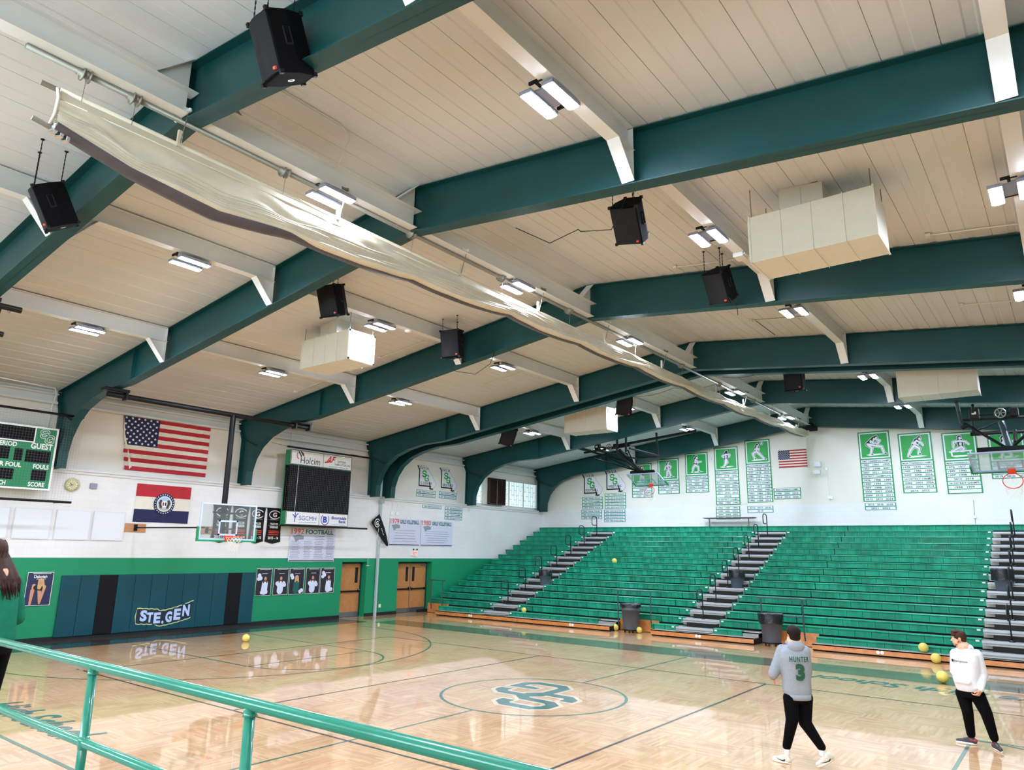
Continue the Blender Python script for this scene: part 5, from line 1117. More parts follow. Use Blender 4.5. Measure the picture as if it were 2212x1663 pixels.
# ---------------------------------------------------------------- yellow balls
def ball(x, y, z, r, label):
    t = MB().ell((x, y, z + r), r, 28).build('rubber_ball', M['ball'], None, True); tag(t, label, 'ball', 'yellow rubber balls')
ball(-20.03, 13.0, 0, 0.11, 'yellow ball alone on the court near the lettered wall pad')
ball(-13.72, 24.05, 0, 0.115, 'yellow ball on the floor left of the first grey bin')
ball(-12.72, 23.98, 0, 0.105, 'yellow ball on the floor right of the first grey bin')
ball(-3.42, 23.38, 0, 0.13, 'yellow ball resting against the orange front board')
ball(-2.82, 19.9, 0, 0.13, 'yellow ball on the court nearest the person in white')
ball(-3.77, 23.85, 0.2, 0.13, 'yellow ball half hidden behind the lowest bench')
ball(-16.7, ry(9) + 0.42, rzt(9) - 0.045, 0.115, 'yellow ball up among the benches between the aisles')
ball(-18.2, ry(2) - 0.16, rzt(1) - 0.045, 0.105, 'yellow ball behind the first bench beside the left aisle')
# ---------------------------------------------------------------- roll-up divider curtain under the ridge
CXX = -9.02
lifts = [2.62, 3.55, 5.9, 8.55, 11.4, 14.2, 17.1, 20.2, 23.3, 26.4, 29.5, 32.9]
t = thing('divider_curtain', 'long cream divider curtain gathered up under the ridge', 'curtain', (CXX, 18, 8.1))
SG = [(2.62, 7.60), (3.5, 7.41), (4.7, 7.31), (5.9, 7.45), (8.55, 7.56), (11.4, 7.68), (17.1, 7.76), (25, 7.79), (32.9, 7.95)]
def sag(y):
    for (a, za), (b, zb) in zip(SG, SG[1:]):
        if a <= y <= b: z = za + (zb - za) * (y - a) / (b - a); break
    else: z = SG[-1][1]
    for a, b in zip(lifts[2:], lifts[3:]):
        if a <= y <= b: z -= 0.07 * math.sin(PI * (y - a) / (b - a)) ** 0.8
    return z
ny = 420; ys = [2.62 + (32.9 - 2.62) * k / ny for k in range(ny + 1)]
rng = random.Random(3); ph = [rng.uniform(0, 6) for _ in range(8)]
def wr(y, k): return 0.012 * math.sin(3.1 * y + ph[k % 8]) + 0.008 * math.sin(7.3 * y + ph[(k + 3) % 8] * 2)
def row(y):
    zt = 8.10 - 0.003 * y; zb = sag(y); nr = min(abs(y - l) for l in lifts); pin = math.exp(-(nr / 0.35) ** 2); pts = []
    zp = zb + 0.20 + 0.10 * (1 - pin)       # where the gathered pleats begin
    for j in range(8):
        f_ = j / 7; x = CXX + 0.04 + 0.03 * math.sin(f_ * PI) + wr(y, j) * f_ * 2 + 0.06 * f_ ** 2 * (1 - pin) ; pts.append((x, y, zt + (zp - zt) * f_))
    n = 6; th = (zp - zb - 0.03) / n; e = min(1.0, (y - 2.62) / 1.2)
    for j in range(n):
        z0 = zp - th * j; out = 0.10 + (0.07 + 0.02 * math.sin(y * 2 + j)) * e + 0.02 * j / n
        pts.append((CXX + 0.015 + 0.02 * (j / n), y, z0 - th * 0.05)); pts.append((CXX + out + wr(y, j), y, z0 - th * 0.30)); pts.append((CXX + out + 0.01 + wr(y, j), y, z0 - th * 0.78))
    pts = [p for p in pts if p]
    pts.append((CXX + 0.08, y, zb + 0.0)); pts.append((CXX - 0.08, y, zb + 0.01)); pts.append((CXX - 0.16 + wr(y, 2), y, zb + 0.10)); pts.append((CXX - 0.10, y, zp + 0.05)); pts.append((CXX - 0.03, y, (zt + zp) / 2)); pts.append((CXX - 0.03, y, zt))
    return pts
MB().sheet([row(y) for y in ys]).build('curtain_cloth', M['canvas'], t, True)
def hem(y):
    zb = sag(y); d = 0.02 + (0.06 if y < 6.0 else 0.005) * abs(math.sin(y * 0.9 + 0.4)); k = 1.0 if y < 5.6 else (0.45 + 0.55 * max(0, 1 - (y - 5.6) / 0.8)); return [(CXX + 0.15 * k, y, zb + 0.02), (CXX + 0.15 * k + wr(y, 1), y, zb - 0.005), (CXX + 0.08 * k + wr(y, 4) * k, y, zb - d * k), (CXX - 0.06, y, zb - d * 0.8 * k), (CXX - 0.14 * k, y, zb + 0.02)]
MB().sheet([hem(y) for y in ys]).build('mesh_hem', M['mesh_d'], t, True)
MB().tube([(CXX + 0.075, 2.62, 7.95), (CXX + 0.075, 32.9, 7.9)], 0.008, 6).build('stitched_seam', M['canvas'], t, True)
MB().tube([(CXX + 0.03, 2.62, 8.09), (CXX + 0.03, 32.9, 8.0)], 0.035, 8).build('top_batten', M['canvas'], t, True)
MB().tube([(CXX, 2.42, 8.10), (CXX, 2.66, 8.10)], 0.032, 10).build('batten_end', M['steel'], t); MB().tube([(CXX, 2.40, 7.62), (CXX, 2.75, 7.57)], 0.032, 10).build('batten_end', M['steel'], t)
mb = MB().tube([(CXX + 0.07, 2.58, 8.08), (CXX + 0.09, 2.60, 7.95), (CXX + 0.06, 2.6, 7.75), (CXX + 0.02, 2.58, 7.62)], 0.022, 6); mb.build('end_strap', M['canvas'], t, True)
for k in range(3): bevel(MB().obox((CXX + 0.03, 2.62 + 0.07 * k, 7.58 - 0.03 * k), (0.04, 0.02, 0), (0.0, 0.02, -0.01), (0.01, 0, 0.05)).build('foil_wrap', M['chrome'], t), 0.006)
# lift pipe, drums and cables above the curtain
t = thing('lift_pipe', 'long grey winch pipe with cable drums above the divider curtain', 'winch pipe', (CXX - 0.05, 17, 8.45))
PXX = CXX + 0.05
MB().tube([(PXX, 2.2, 8.44), (PXX, 33.0, 8.42)], 0.042, 14).build('pipe', M['steel'], t, True)
for i, y in enumerate([2.85, 3.45] + [5.72, 8.45, 11.1, 13.7, 17.0, 20.0, 23.0, 26.3, 29.5, 32.3]):
    mb = MB(); mb.lathe([(0.045, -0.10), (0.055, -0.10), (0.055, -0.05), (0.10, -0.05), (0.105, -0.035), (0.06, -0.03), (0.06, 0.03), (0.105, 0.035), (0.10, 0.05), (0.045, 0.05)], (PXX, y, 8.44), 18, ax=(0, 1, 0)); mb.build('cable_drum', M['steel'], t, True)
    MB().tube([(PXX + 0.05, y, 8.42), (CXX + 0.06, y, 8.05)], 0.004, 4).build('lift_cable', M['steel'], t)
for i, y in enumerate([4.05, 6.75, 9.75, 12.4, 15.3, 18.6, 22.6, 25.2, 28.0, 31.5]):
    mb = MB(); zb = zf(XR) + 0.02
    mb.tube([(PXX + 0.22, y + 0.02, 8.52), (PXX - 0.16, y + 0.02, 8.50)], 0.03, 10); mb.box((PXX - 0.02, y - 0.03, 8.46), (PXX + 0.04, y + 0.03, zb)); mb.obox((PXX + 0.1, y + 0.02, 8.56), (0.03, 0, 0), (0, 0.05, 0), (0, 0, 0.03)); mb.obox((PXX - 0.1, y + 0.02, 8.55), (0.03, 0, 0), (0, 0.03, 0), (0, 0, 0.03)); mb.lathe([(0.02, 0), (0.02, 0.04)], (PXX + 0.22, y + 0.02, 8.5), 8)
    mb.build('beam_hanger', M['white'] if i % 2 == 0 else M['steel'], t)
    mb = MB(); z = 8.49; k = 0
    while z > 8.1:
        mb.obox((PXX + 0.18 - 0.12 * (8.49 - z) / 0.4, y + 0.02, z), (0.008 if k % 2 else 0.003, 0, 0), (0, 0.003 if k % 2 else 0.008, 0), (0, 0, 0.016)); z -= 0.03; k += 1
    mb.build('chain', M['steel'], t)
    MB().obox((CXX + 0.07, y + 0.02, 8.16), (0.02, 0, 0), (0, 0.03, 0), (0.0, 0, 0.12)).build('strap', M['canvas'], t)
t = thing('winch_motor', 'dark curtain winch motor at the far end of the lift pipe', 'motor', (CXX, 33.2, 8.45))
mb = MB().box((CXX - 0.1, 32.95, 8.25), (CXX + 0.35, 33.15, 8.55)); mb.lathe([(0.11, 0), (0.12, 0.02), (0.12, 0.3), (0.10, 0.33)], (CXX + 0.2, 33.05, 8.3), 16, ax=(1, 0, 0)); mb.build('motor_body', M['dkgrey'], t)
mb = MB().box((CXX - 0.02, 33.0, 8.5), (CXX + 0.02, 33.06, 8.95)).box((CXX + 0.26, 33.0, 8.5), (CXX + 0.3, 33.06, 8.6)); mb.build('mount', M['dkgrey'], t)

# ---------------------------------------------------------------- hanging loudspeakers
def speaker(x, y, z, yaw, tilt, roll, sc, label, chain_top=None, badge=True, cord=None):
    t = thing('hanging_speaker', label, 'loudspeaker', (x, y, z), group=None)
    Rm = Matrix.Rotation(yaw, 3, 'Z') @ Matrix.Rotation(tilt, 3, 'X') @ Matrix.Rotation(roll, 3, 'Y')
    O = Vector((x, y, z)); w_, h_, d_ = 0.27 * sc, 0.37 * sc, 0.25 * sc
    W = lambda a, b, c: tuple(O + Rm @ Vector((a, b, c)))
    # trapezoid plan: wide front (-y), narrow back
    mb = MB(); mb.prism([(-w_, -d_), (w_, -d_), (w_, 0.0), (w_ * 0.62, d_), (-w_ * 0.62, d_), (-w_, 0.0)], lambda u, v, d: W(u, v, d), -h_, h_)
    bevel(mb.build('cabinet', M['speaker'], t), 0.012)
    mb = MB(); n = 8; rows = []
    for zz in (-h_ * 0.93, h_ * 0.93): rows.append([W(-w_ * 0.92 + 2 * w_ * 0.92 * k / n, -d_ - 0.045 * sc * math.sin(PI * k / n) - 0.004, zz) for k in range(n + 1)])
    mb.sheet(rows); mb.add([W(-w_ * 0.92 + 2 * w_ * 0.92 * k / n, -d_ - 0.045 * sc * math.sin(PI * k / n) - 0.004, h_ * 0.93) for k in range(n + 1)], [tuple(range(n + 1))]); mb.add([W(-w_ * 0.92 + 2 * w_ * 0.92 * k / n, -d_ - 0.045 * sc * math.sin(PI * k / n) - 0.004, -h_ * 0.93) for k in range(n + 1)], [tuple(range(n + 1))])
    mb.build('grille', M['grille'], t, False)
    if badge: MB().obox(W(w_ * 0.72, -d_ - 0.03 * sc, -h_ * 0.8), Rm @ Vector((0.02 * sc, 0.004, 0)), Rm @ Vector((0, 0.012, 0)), Rm @ Vector((0, 0, 0.017 * sc))).build('badge', M['jred'], t)
    mb = MB()
    for s in (-1, 1):
        a = [W(s * (w_ + 0.004), -0.09 * sc, v * 0.1 * sc + 0.06 * sc) for v in (-1, 1)]; b = [W(s * (w_ + 0.004), -0.01 * sc, v * 0.1 * sc + 0.06 * sc) for v in (1, -1)]
        mb.tube(a + b, 0.010, 5, closed=True); mb.tube([a[0], b[1]], 0.014, 5)
    mb.build('carry_handle', M['dkgrey'], t)
    for a in (-1, 1):
        for b in (-1, 1):
            for c in (-1, 1): MB().obox(W(a * w_ * (0.98 if b < 0 else 0.6), b * d_ * 0.97, c * h_ * 0.97), Rm @ Vector((0.025 * sc, 0, 0)), Rm @ Vector((0, 0.025 * sc, 0)), Rm @ Vector((0, 0, 0.025 * sc))).build('corner_guard', M['dkgrey'], t)
    MB().lathe([(0.001, 0), (0.045 * sc, 0), (0.045 * sc, 0.004), (0.02 * sc, 0.004), (0.02 * sc, 0.0)], W(0, 0, -h_ - 0.002), 16, ax=Rm @ Vector((0, 0, -1))).build('pole_socket', M['steel'], t)
    for a, b in ((-0.8, -0.8), (0.8, -0.8), (0, 0.9)):
        p = Vector(W(a * w_, b * d_, h_)); q = Vector((p.x, p.y, zc(p.x) + 0.01)) if chain_top is None else Vector(p) + Vector(chain_top)
        mb = MB(); L = (q - p).length; n = max(4, int(L / 0.035)); dv = (q - p) / n; ax = dv.orthogonal().normalized() * 0.008; ay = dv.cross(ax).normalized() * 0.008
        for k in range(n): c = p + dv * (k + 0.5); mb.obox(c, ax if k % 2 else ax * 0.35, ay * 0.35 if k % 2 else ay, dv * 0.55)
        mb.lathe([(0.001, 0), (0.03, 0), (0.03, 0.01)], q - Vector((0, 0, 0.012)), 8)
        mb.build('chain', M['dkgrey'], t)
    if cord: MB().tube(cord, 0.008, 6).build('cable', M['ink'], t, True)
    return t
speaker(-6.45, 3.95, 8.32, -0.25, 0.42, 0.16, 0.93, 'largest black hanging speaker, at the top left of the photo')
speaker(-12.15, 3.75, 7.98, -0.35, 0.48, 0.2, 0.9, 'black speaker hung by chains at the left edge, below the curtain end')
speaker(-12.6, 9.6, 8.22, 0.2, 0.35, 0.0, 0.95, 'black speaker tucked behind the second teal frame, above the left heater')
speaker(-12.62, 13.65, 8.18, 0.25, 0.2, 0.0, 1.0, 'black speaker with a looping white cable in front of the third teal frame', cord=[(-12.85, 13.4, 7.9), (-12.75, 13.9, 7.5), (-12.4, 14.3, 7.45), (-12.0, 14.45, 7.72), (-11.9, 14.5, 8.05)])
speaker(-5.15, 9.75, 8.12, -0.1, 0.75, 0.25, 0.88, 'black speaker with a red badge hanging behind the second teal frame, right of the curtain', cord=[(-6.9, 8.9, 8.15), (-6.4, 9.2, 7.85), (-5.9, 9.3, 8.0), (-5.85, 9.3, 7.95), (-5.3, 9.35, 7.85), (-5.0, 9.3, 8.3)])
speaker(-5.18, 13.7, 8.25, -0.35, 0.6, 0.2, 0.9, 'black speaker hanging against the third teal frame, left of the big duct', cord=[(-5.0, 13.6, 7.9), (-4.95, 13.9, 7.75), (-5.05, 14.2, 7.7)])
speaker(-12.7, 23.2, 8.2, 0.35, 0.5, 0.15, 1.05, 'black speaker right of the far left heater')
speaker(-17.55, 22.4, 7.32, 0.6, 0.5, 0.3, 1.05, 'low black speaker hung left of the far left heater')
speaker(-6.35, 22.7, 8.2, -0.1, 0.1, 0.0, 1.05, 'black speaker far away just right of the curtain, under the paired frames')

# ---------------------------------------------------------------- hanging heater cabinets
def heater(x0, x1, y0, y1, z0, z1, grille_side, label, tilt=0.0):
    t = thing('unit_heater', label, 'air duct', ((x0 + x1) / 2, (y0 + y1) / 2, z1))
    bevel(MB().box((x0, y0, z0), (x1, y1, z1)).build('cabinet', M['duct'], t), 0.008)
    for k in (1, 2, 3): x = x0 + (x1 - x0) * (k / 4 + 0.02); mb = MB(); mb.box((x - 0.004, y0 - 0.012, z0 - 0.012), (x + 0.004, y1 + 0.012, z1 + 0.012)); mb.build('panel_seam', M['duct'], t)
    mb = MB()
    for x in (x0, x1): mb.box((x - 0.015, y0 - 0.014, z0 - 0.014), (x + 0.015, y0, z1 + 0.014)); mb.box((x - 0.015, y0, z0 - 0.014), (x + 0.015, y1, z0))
    mb.build('corner_trim', M['duct'], t)
    nx0, nx1 = x0 + 0.45, x1 - 0.75; mb = MB(); a = zc(nx0) + 0.012; b = zc(nx1) + 0.012
    mb.add([(nx0, y0 + 0.2, z1), (nx1, y0 + 0.2, z1), (nx1, y1 - 0.1, z1), (nx0, y1 - 0.1, z1), (nx0, y0 + 0.2, a), (nx1, y0 + 0.2, b), (nx1, y1 - 0.1, b), (nx0, y1 - 0.1, a)], [(0, 1, 5, 4), (1, 2, 6, 5), (2, 3, 7, 6), (3, 0, 4, 7)])
    mb.box(((nx0 + nx1) / 2 - 0.006, y0 + 0.185, z1), ((nx0 + nx1) / 2 + 0.006, y0 + 0.2, min(a, b) - 0.01)); mb.build('duct_neck', M['duct'], t)
    xf = x1 if grille_side > 0 else x0; s = grille_side
    mb = MB()
    for a_, b_, c_, d_ in ((y0, z0, y1, z0 + 0.05), (y0, z1 - 0.05, y1, z1), (y0, z0, y0 + 0.05, z1), (y1 - 0.05, z0, y1, z1)): mb.box((min(xf, xf + s * 0.025), a_, b_), (max(xf, xf + s * 0.025), c_, d_))
    mb.build('grille_frame', M['white'], t)
    mb = MB(); n = 26
    for k in range(n): z = z0 + 0.06 + (z1 - z0 - 0.12) * k / (n - 1); mb.obox((xf + s * 0.012, (y0 + y1) / 2, z), (0.010, 0, 0.006), (0, (y1 - y0) / 2 - 0.05, 0), (0.002, 0, -0.003))
    mb.build('louvre', M['louver'], t)
    mb = MB()
    for x, y in ((x0 + 0.03, y0 + 0.05), (x1 - 0.03, y0 + 0.05), (x0 + 0.03, y1 - 0.05), (x1 - 0.03, y1 - 0.05)): mb.tube([(x, y, z1), (x, y, zc(x) + 0.01)], 0.008, 5)
    mb.build('hanger_rod', M['steel'], t)
heater(-3.64, -1.76, 11.0, 11.9, 7.44, 8.24, -1, 'large cream heater box hanging under the roof at the upper right')
heater(-15.63, -13.75, 11.0, 11.85, 7.36, 8.13, 1, 'cream heater box with a bright louvred face, left of the curtain')
heater(-15.6, -13.72, 23.55, 24.4, 7.38, 8.26, 1, 'far cream heater box with a louvred face, above the left folded hoop')
heater(-3.63, -1.66, 23.4, 24.3, 7.40, 8.22, -1, 'far cream heater box above the right folded hoop')

# thin conduits and rods on the roof deck
for pts, lb in (([(-6.3, 14.02), (-4.86, 14.02)], 'thin conduit along the roof left of the big heater box'), ([(-1.4, 14.05), (0.6, 14.05)], 'thin conduit along the roof near the right edge'), ([(-6.24, 18.65), (-4.9, 18.65)], 'thin conduit along the roof, third bay right of the ridge'),
                ([(-1.38, 18.65), (0.6, 18.65)], 'thin conduit along the roof, third bay at the right edge'), ([(-15.9, 14.0), (-14.1, 14.05)], 'thin conduit along the roof below the left heater box'), ([(-15.6, 18.6), (-13.7, 18.6)], 'thin conduit along the roof beyond the third teal frame'), ([(-11.2, 18.6), (-9.8, 18.6)], 'thin conduit along the roof behind the curtain'),
                ([(-20.0, 14.0), (-18.4, 14.0)], 'thin conduit along the roof above the hoop beam')):
    mb = MB(); (a, y), (b, y2) = pts; mb.tube([(a, y, zc(a) - 0.02), (b, y2, zc(b) - 0.02)], 0.01, 6); mb.box((a - 0.08, y - 0.05, zc(a) - 0.05), (a, y + 0.05, zc(a) + 0.01)); o = mb.build('roof_conduit', M['duct']); tag(o, lb, 'conduit')
t = thing('access_panel', 'outlined square hatch in the roof deck right of the ridge', 'hatch', (-5.6, 18.0, zc(-5.6)))
mb = MB()
for a, b in (((-6.2, 18.7), (-6.2, 20.4)), ((-6.2, 18.7), (-4.7, 18.7))): mb.bar((a[0], a[1], zc(a[0]) + 0.005), (b[0], b[1], zc(b[0]) + 0.005), 0.02, 0.012)
mb.build('trim', M['seam'], t)
# black clamp at the left edge for another hoop beam
t = thing('beam_clamp', 'black pipe clamp under the nearest teal frame at the left edge', 'clamp', (-16.2, 4.3, 7.3))
mb = MB(); zz = zf(-16.2) - 0.06
mb.tube([(-16.25, 3.9, zz - 0.06), (-16.25, 4.75, zz - 0.06)], 0.06, 12); mb.box((-16.4, 4.05, zz - 0.02), (-16.1, 4.35, zz + 0.06)); mb.tube([(-16.55, 3.5, zz - 0.55), (-16.55, 4.6, zz - 0.55)], 0.055, 12); mb.bar((-16.28, 4.4, zz - 0.08), (-16.52, 4.4, zz - 0.5), 0.05, 0.05); mb.tube([(-16.5, 4.1, zz - 0.55), (-16.45, 4.0, zz - 1.2)], 0.05, 10)
mb.build('clamp_pipe', M['black'], t); MB().lathe([(0.02, 0), (0.02, 0.03)], (-16.25, 4.55, zz - 0.13), 8, ax=(0, 0, -1)).lathe([(0.02, 0), (0.02, 0.03)], (-16.25, 4.2, zz - 0.13), 8, ax=(0, 0, -1)).build('bolt', M['chrome'], t)

# ---------------------------------------------------------------- side-court hoops folded up under the roof
def folded_hoop(c, hw, label, beams, arms, mast, winch, tiltd):
    """c: centre of the padded lower edge; the board lies face down, leaning back towards the viewer"""
    t = thing('folded_hoop', label, 'basketball hoop', c)
    ca, sa = math.cos(tiltd), math.sin(tiltd); C_ = Vector(c); up = Vector((0, -ca, sa)); nn = Vector((0, -sa, -ca))
    fb = lambda u, v, d=0.0: tuple(C_ + Vector((u, 0, 0)) + up * v + nn * d)
    backboard(t, fb, hw, 1.06); rz, r, cyd = rim(t, fb)
    o = MB()
    for k in range(10):
        for s in (-1, 1):
            pts = []
            for j in range(6):
                f_ = j / 5; rr = r * (1 - 0.25 * f_); a = 2 * PI * (k / 10 + s * 0.05 * j); p = Vector(fb(rr * math.cos(a), rz, cyd + rr * math.sin(a))); p.z -= 0.34 * f_ ** 1.2; pts.append(p)
            o.tube(pts, 0.004, 4)
    o.build('net', M['netc'], t)
    MB().prism([(-hw * 0.75, 0.98), (hw * 0.75, 0.98), (hw * 0.75, 1.1), (-hw * 0.75, 1.1)], fb, -0.14, -0.03).build('top_rail', M['black'], t)
    for a, b, r_ in beams: MB().tube([a, b], r_, 10).build('roof_beam', M['black'], t)
    for a, b, r_ in arms: MB().tube([a, b], r_, 8).build('arm', M['black'], t)
    MB().tube(mast, 0.085, 12).build('mast', M['bluer'] if 'right' in label else M['black'], t)
    wx, wy, wz = winch
    mb = MB().tube([(wx + 0.13 * math.cos(2 * PI * k / 20), wy - 0.08, wz + 0.13 * math.sin(2 * PI * k / 20)) for k in range(20)], 0.018, 6, closed=True).lathe([(0.03, 0), (0.03, 0.1)], (wx, wy, wz), 10, ax=(0, -1, 0))
    for k in range(6): a = k * PI / 3; mb.bar((wx, wy - 0.1, wz), (wx + 0.14 * math.cos(a), wy - 0.1, wz + 0.14 * math.sin(a)), 0.02, 0.02)
    mb.build('winch_wheel', M['steel'], t)
    bevel(MB().box((wx - 0.75, wy - 0.1, wz - 0.12), (wx - 0.5, wy + 0.1, wz + 0.2)).build('motor', M['black'], t), 0.03); MB().box((wx - 0.68, wy - 0.105, wz + 0.02), (wx - 0.57, wy - 0.1, wz + 0.1)).build('motor_label', M['white'], t)
    MB().tube([(wx - 0.5, wy, wz), (wx + 0.3, wy, wz)], 0.03, 8).build('winch_shaft', M['black'], t)
    bevel(MB().box((wx + 0.22, wy - 0.1, wz - 0.1), (wx + 0.42, wy + 0.1, wz + 0.12)).build('gearbox', M['black'], t), 0.02)
    return t
A = atY
# left one, in the bay before the back wall
q = lambda x, y, Y: tuple(A(x, y, Y))
folded_hoop(q(1408, 1047, 30.4), 0.80, 'basketball hoop folded up under the roof, left of the curtain',
    [(q(1330, 963, 28.2), q(1504, 930, 29.6), 0.06), (q(1243, 966, 27.4), q(1275, 974, 28.6), 0.07), (q(1262, 978, 28.0), q(1360, 962, 28.2), 0.05), (q(1378, 988, 30.5), q(1428, 985, 31.0), 0.06), (q(1333, 945, 27.3), q(1333, 975, 27.8), 0.05), (q(1352, 942, 27.3), q(1352, 975, 28.0), 0.05), (q(1418, 936, 29), q(1421, 985, 30.6), 0.05)],
    [(q(1275, 975, 28.6), q(1365, 1000, 29.4), 0.045), (q(1365, 1000, 29.4), q(1396, 1024, 29.6), 0.045), (q(1280, 989, 28.8), q(1376, 1017, 29.6), 0.03), (q(1315, 989, 28.8), q(1385, 1021, 29.6), 0.03), (q(1360, 968, 28.2), q(1425, 985, 30.4), 0.05), (q(1330, 975, 28), q(1385, 1022, 29.6), 0.05), (q(1290, 973, 28.4), q(1372, 990, 30.0), 0.04), (q(1356, 972, 28.4), q(1378, 1020, 29.6), 0.035), (q(1370, 1003, 29.5), q(1395, 1022, 29.6), 0.05), (q(1340, 985, 28.9), q(1375, 990, 30.2), 0.04)],
    [q(1338, 972, 28.3), q(1390, 1024, 29.7)], q(1317, 966, 28.0), 0.42)
folded_hoop(q(2186, 1016, 24.6), 0.93, 'basketball hoop folded up under the roof at the right edge of the photo',
    [(q(2078, 908, 24.2), q(2290, 896, 24.2), 0.035), (q(2066, 868, 21.8), q(2076, 912, 24.2), 0.05), (q(2096, 938, 25.6), q(2290, 926, 25.8), 0.06), (q(2101, 875, 23.6), q(2102, 936, 25.6), 0.04), (q(2077, 925, 24.2), q(2090, 918, 24.2), 0.06), (q(2286, 868, 21.8), q(2284, 912, 24.2), 0.05)],
    [(q(2082, 914, 24.2), q(2172, 966, 24.0), 0.04), (q(2280, 880, 24.2), q(2184, 968, 24.0), 0.04), (q(2104, 932, 25.5), q(2160, 910, 24.4), 0.025), (q(2192, 930, 25.6), q(2194, 955, 24.4), 0.05), (q(2190, 960, 24.1), q(2198, 966, 24.1), 0.05)],
    [q(2163, 912, 24.3), q(2184, 972, 23.9)], q(2161, 893, 24.15), 0.42)

# small fittings under the roof
p = Vector(atX(882, 713, -13.2)); o = MB().lathe([(0.001, 0), (0.07, 0.0), (0.09, -0.02), (0.09, -0.05), (0.04, -0.07), (0.001, -0.07)][::-1], (-13.2, p.y, zc(-13.2) - 0.378), 18).build('ceiling_sensor', M['white'], None, True); tag(o, 'small round white sensor under a strut left of the curtain', 'sensor')
p = Vector(atX(1600, 546, -4.45)); t = thing('junction_box', 'white box on the strut between two lamps, left of the big heater box', 'junction box', (-4.45, p.y, zc(-4.45) - 0.42))
bevel(MB().box((-4.56, p.y - 0.14, zc(-4.45) - 0.47), (-4.36, p.y + 0.14, zc(-4.45) - 0.378)).build('case', M['strut'], t), 0.01)
mb = MB()
for k in range(4): mb.lathe([(0.02, 0), (0.02, 0.03)], (-4.36, p.y - 0.1 + 0.07 * k, zc(-4.45) - 0.42), 8, ax=(1, 0, 0))
mb.build('cable_gland', M['strut'], t)
def wire(pts, label):
    P = [Vector(q_) for q_ in pts]; out = []
    for a, b in zip(P, P[1:]):
        for k in range(8): f_ = k / 8; c = a.lerp(b, f_); c.z -= 0.18 * 4 * f_ * (1 - f_) * min(1, (b - a).length / 3); out.append(c)
    out.append(P[-1]); o = MB().tube(out, 0.007, 5).build('speaker_cable', M['inkg'], None, True); tag(o, label, 'cable')
wire([(-6.3, 22.8, 8.45), (-4.9, 22.9, 8.6), (-4.5, 23.6, 8.42)], 'slack black cable running right from the far speaker by the ridge')
wire([(-8.6, 22.4, 8.5), (-7.4, 22.6, 8.5), (-6.5, 22.8, 8.5)], 'slack black cable between the curtain pipe and the far speaker')
wire([(-12.4, 23.3, 8.45), (-10.8, 23.4, 8.6), (-9.3, 23.5, 8.55)], 'slack cable from the speaker beside the far left heater to the curtain pipe')
t = thing('conduit', 'thin conduit bending down the roof deck to the ridge lamp nearest the camera', 'conduit', (-8.3, 6.5, 9.2))
MB().tube([(-8.3, 4.4, zc(-8.3) - 0.01), (-8.3, 6.2, zc(-8.3) - 0.01), (-8.45, 6.5, zc(-8.3) - 0.03), (-8.7, 6.55, 8.95), (-8.8, 6.55, 8.80)], 0.009, 6).build('pipe', M['duct'], t, True)
t = thing('conduit', 'white conduit bending from the roof down behind the scoreboard net', 'conduit', (-23.9, 8.2, 6.8))
MB().tube([(-23.3, 6.0, 7.3), (-23.6, 8.1, 7.28), (-23.85, 8.25, 7.15), (-24.05, 8.25, 6.8), (-24.1, 8.25, 5.9)], 0.02, 6).build('pipe', M['white'], t, True)
# ---------------------------------------------------------------- green pipe railing in front of the viewer
t = thing('pipe_railing', 'glossy green pipe railing crossing the lower left corner in front of the camera', 'railing', (-3, 1.75, 1.2))
RY = 1.75
MB().tube([(-9.0, RY, 2.2), (-0.2, RY, 2.2)], 0.0235, 20).build('top_rail', M['gpipe'], t, True)
MB().tube([(-9.0, RY, 1.84), (-0.2, RY, 1.84)], 0.0215, 20).build('middle_rail', M['gpipe'], t, True)
for x in (-6.95, -5.5, -4.0, -2.62, -1.17):
    p = MB().tube([(x, RY, 1.15), (x, RY, 2.19)], 0.0215, 20).build('post', M['gpipe'], t, True)
    mb = MB().lathe([(0.030, -0.028), (0.0255, -0.02), (0.0245, 0.0)], (x, RY, 2.185), 20); mb.lathe([(0.0225, -0.03), (0.0265, -0.012), (0.0265, 0.012), (0.0225, 0.03)], (x, RY, 1.84), 20); mb.build('weld', M['gpipe'], p, True)
S('floor_platform', MB().box((-12, YF, 1.0), (RX, 1.82, 1.18)).box((-12, 1.8, 1.0), (-6.25, 2.22, 1.18)), M['deck'])
S('wall_platform', MB().box((-12, 1.74, 0.0), (RX, 1.78, 1.0)), M['board'])

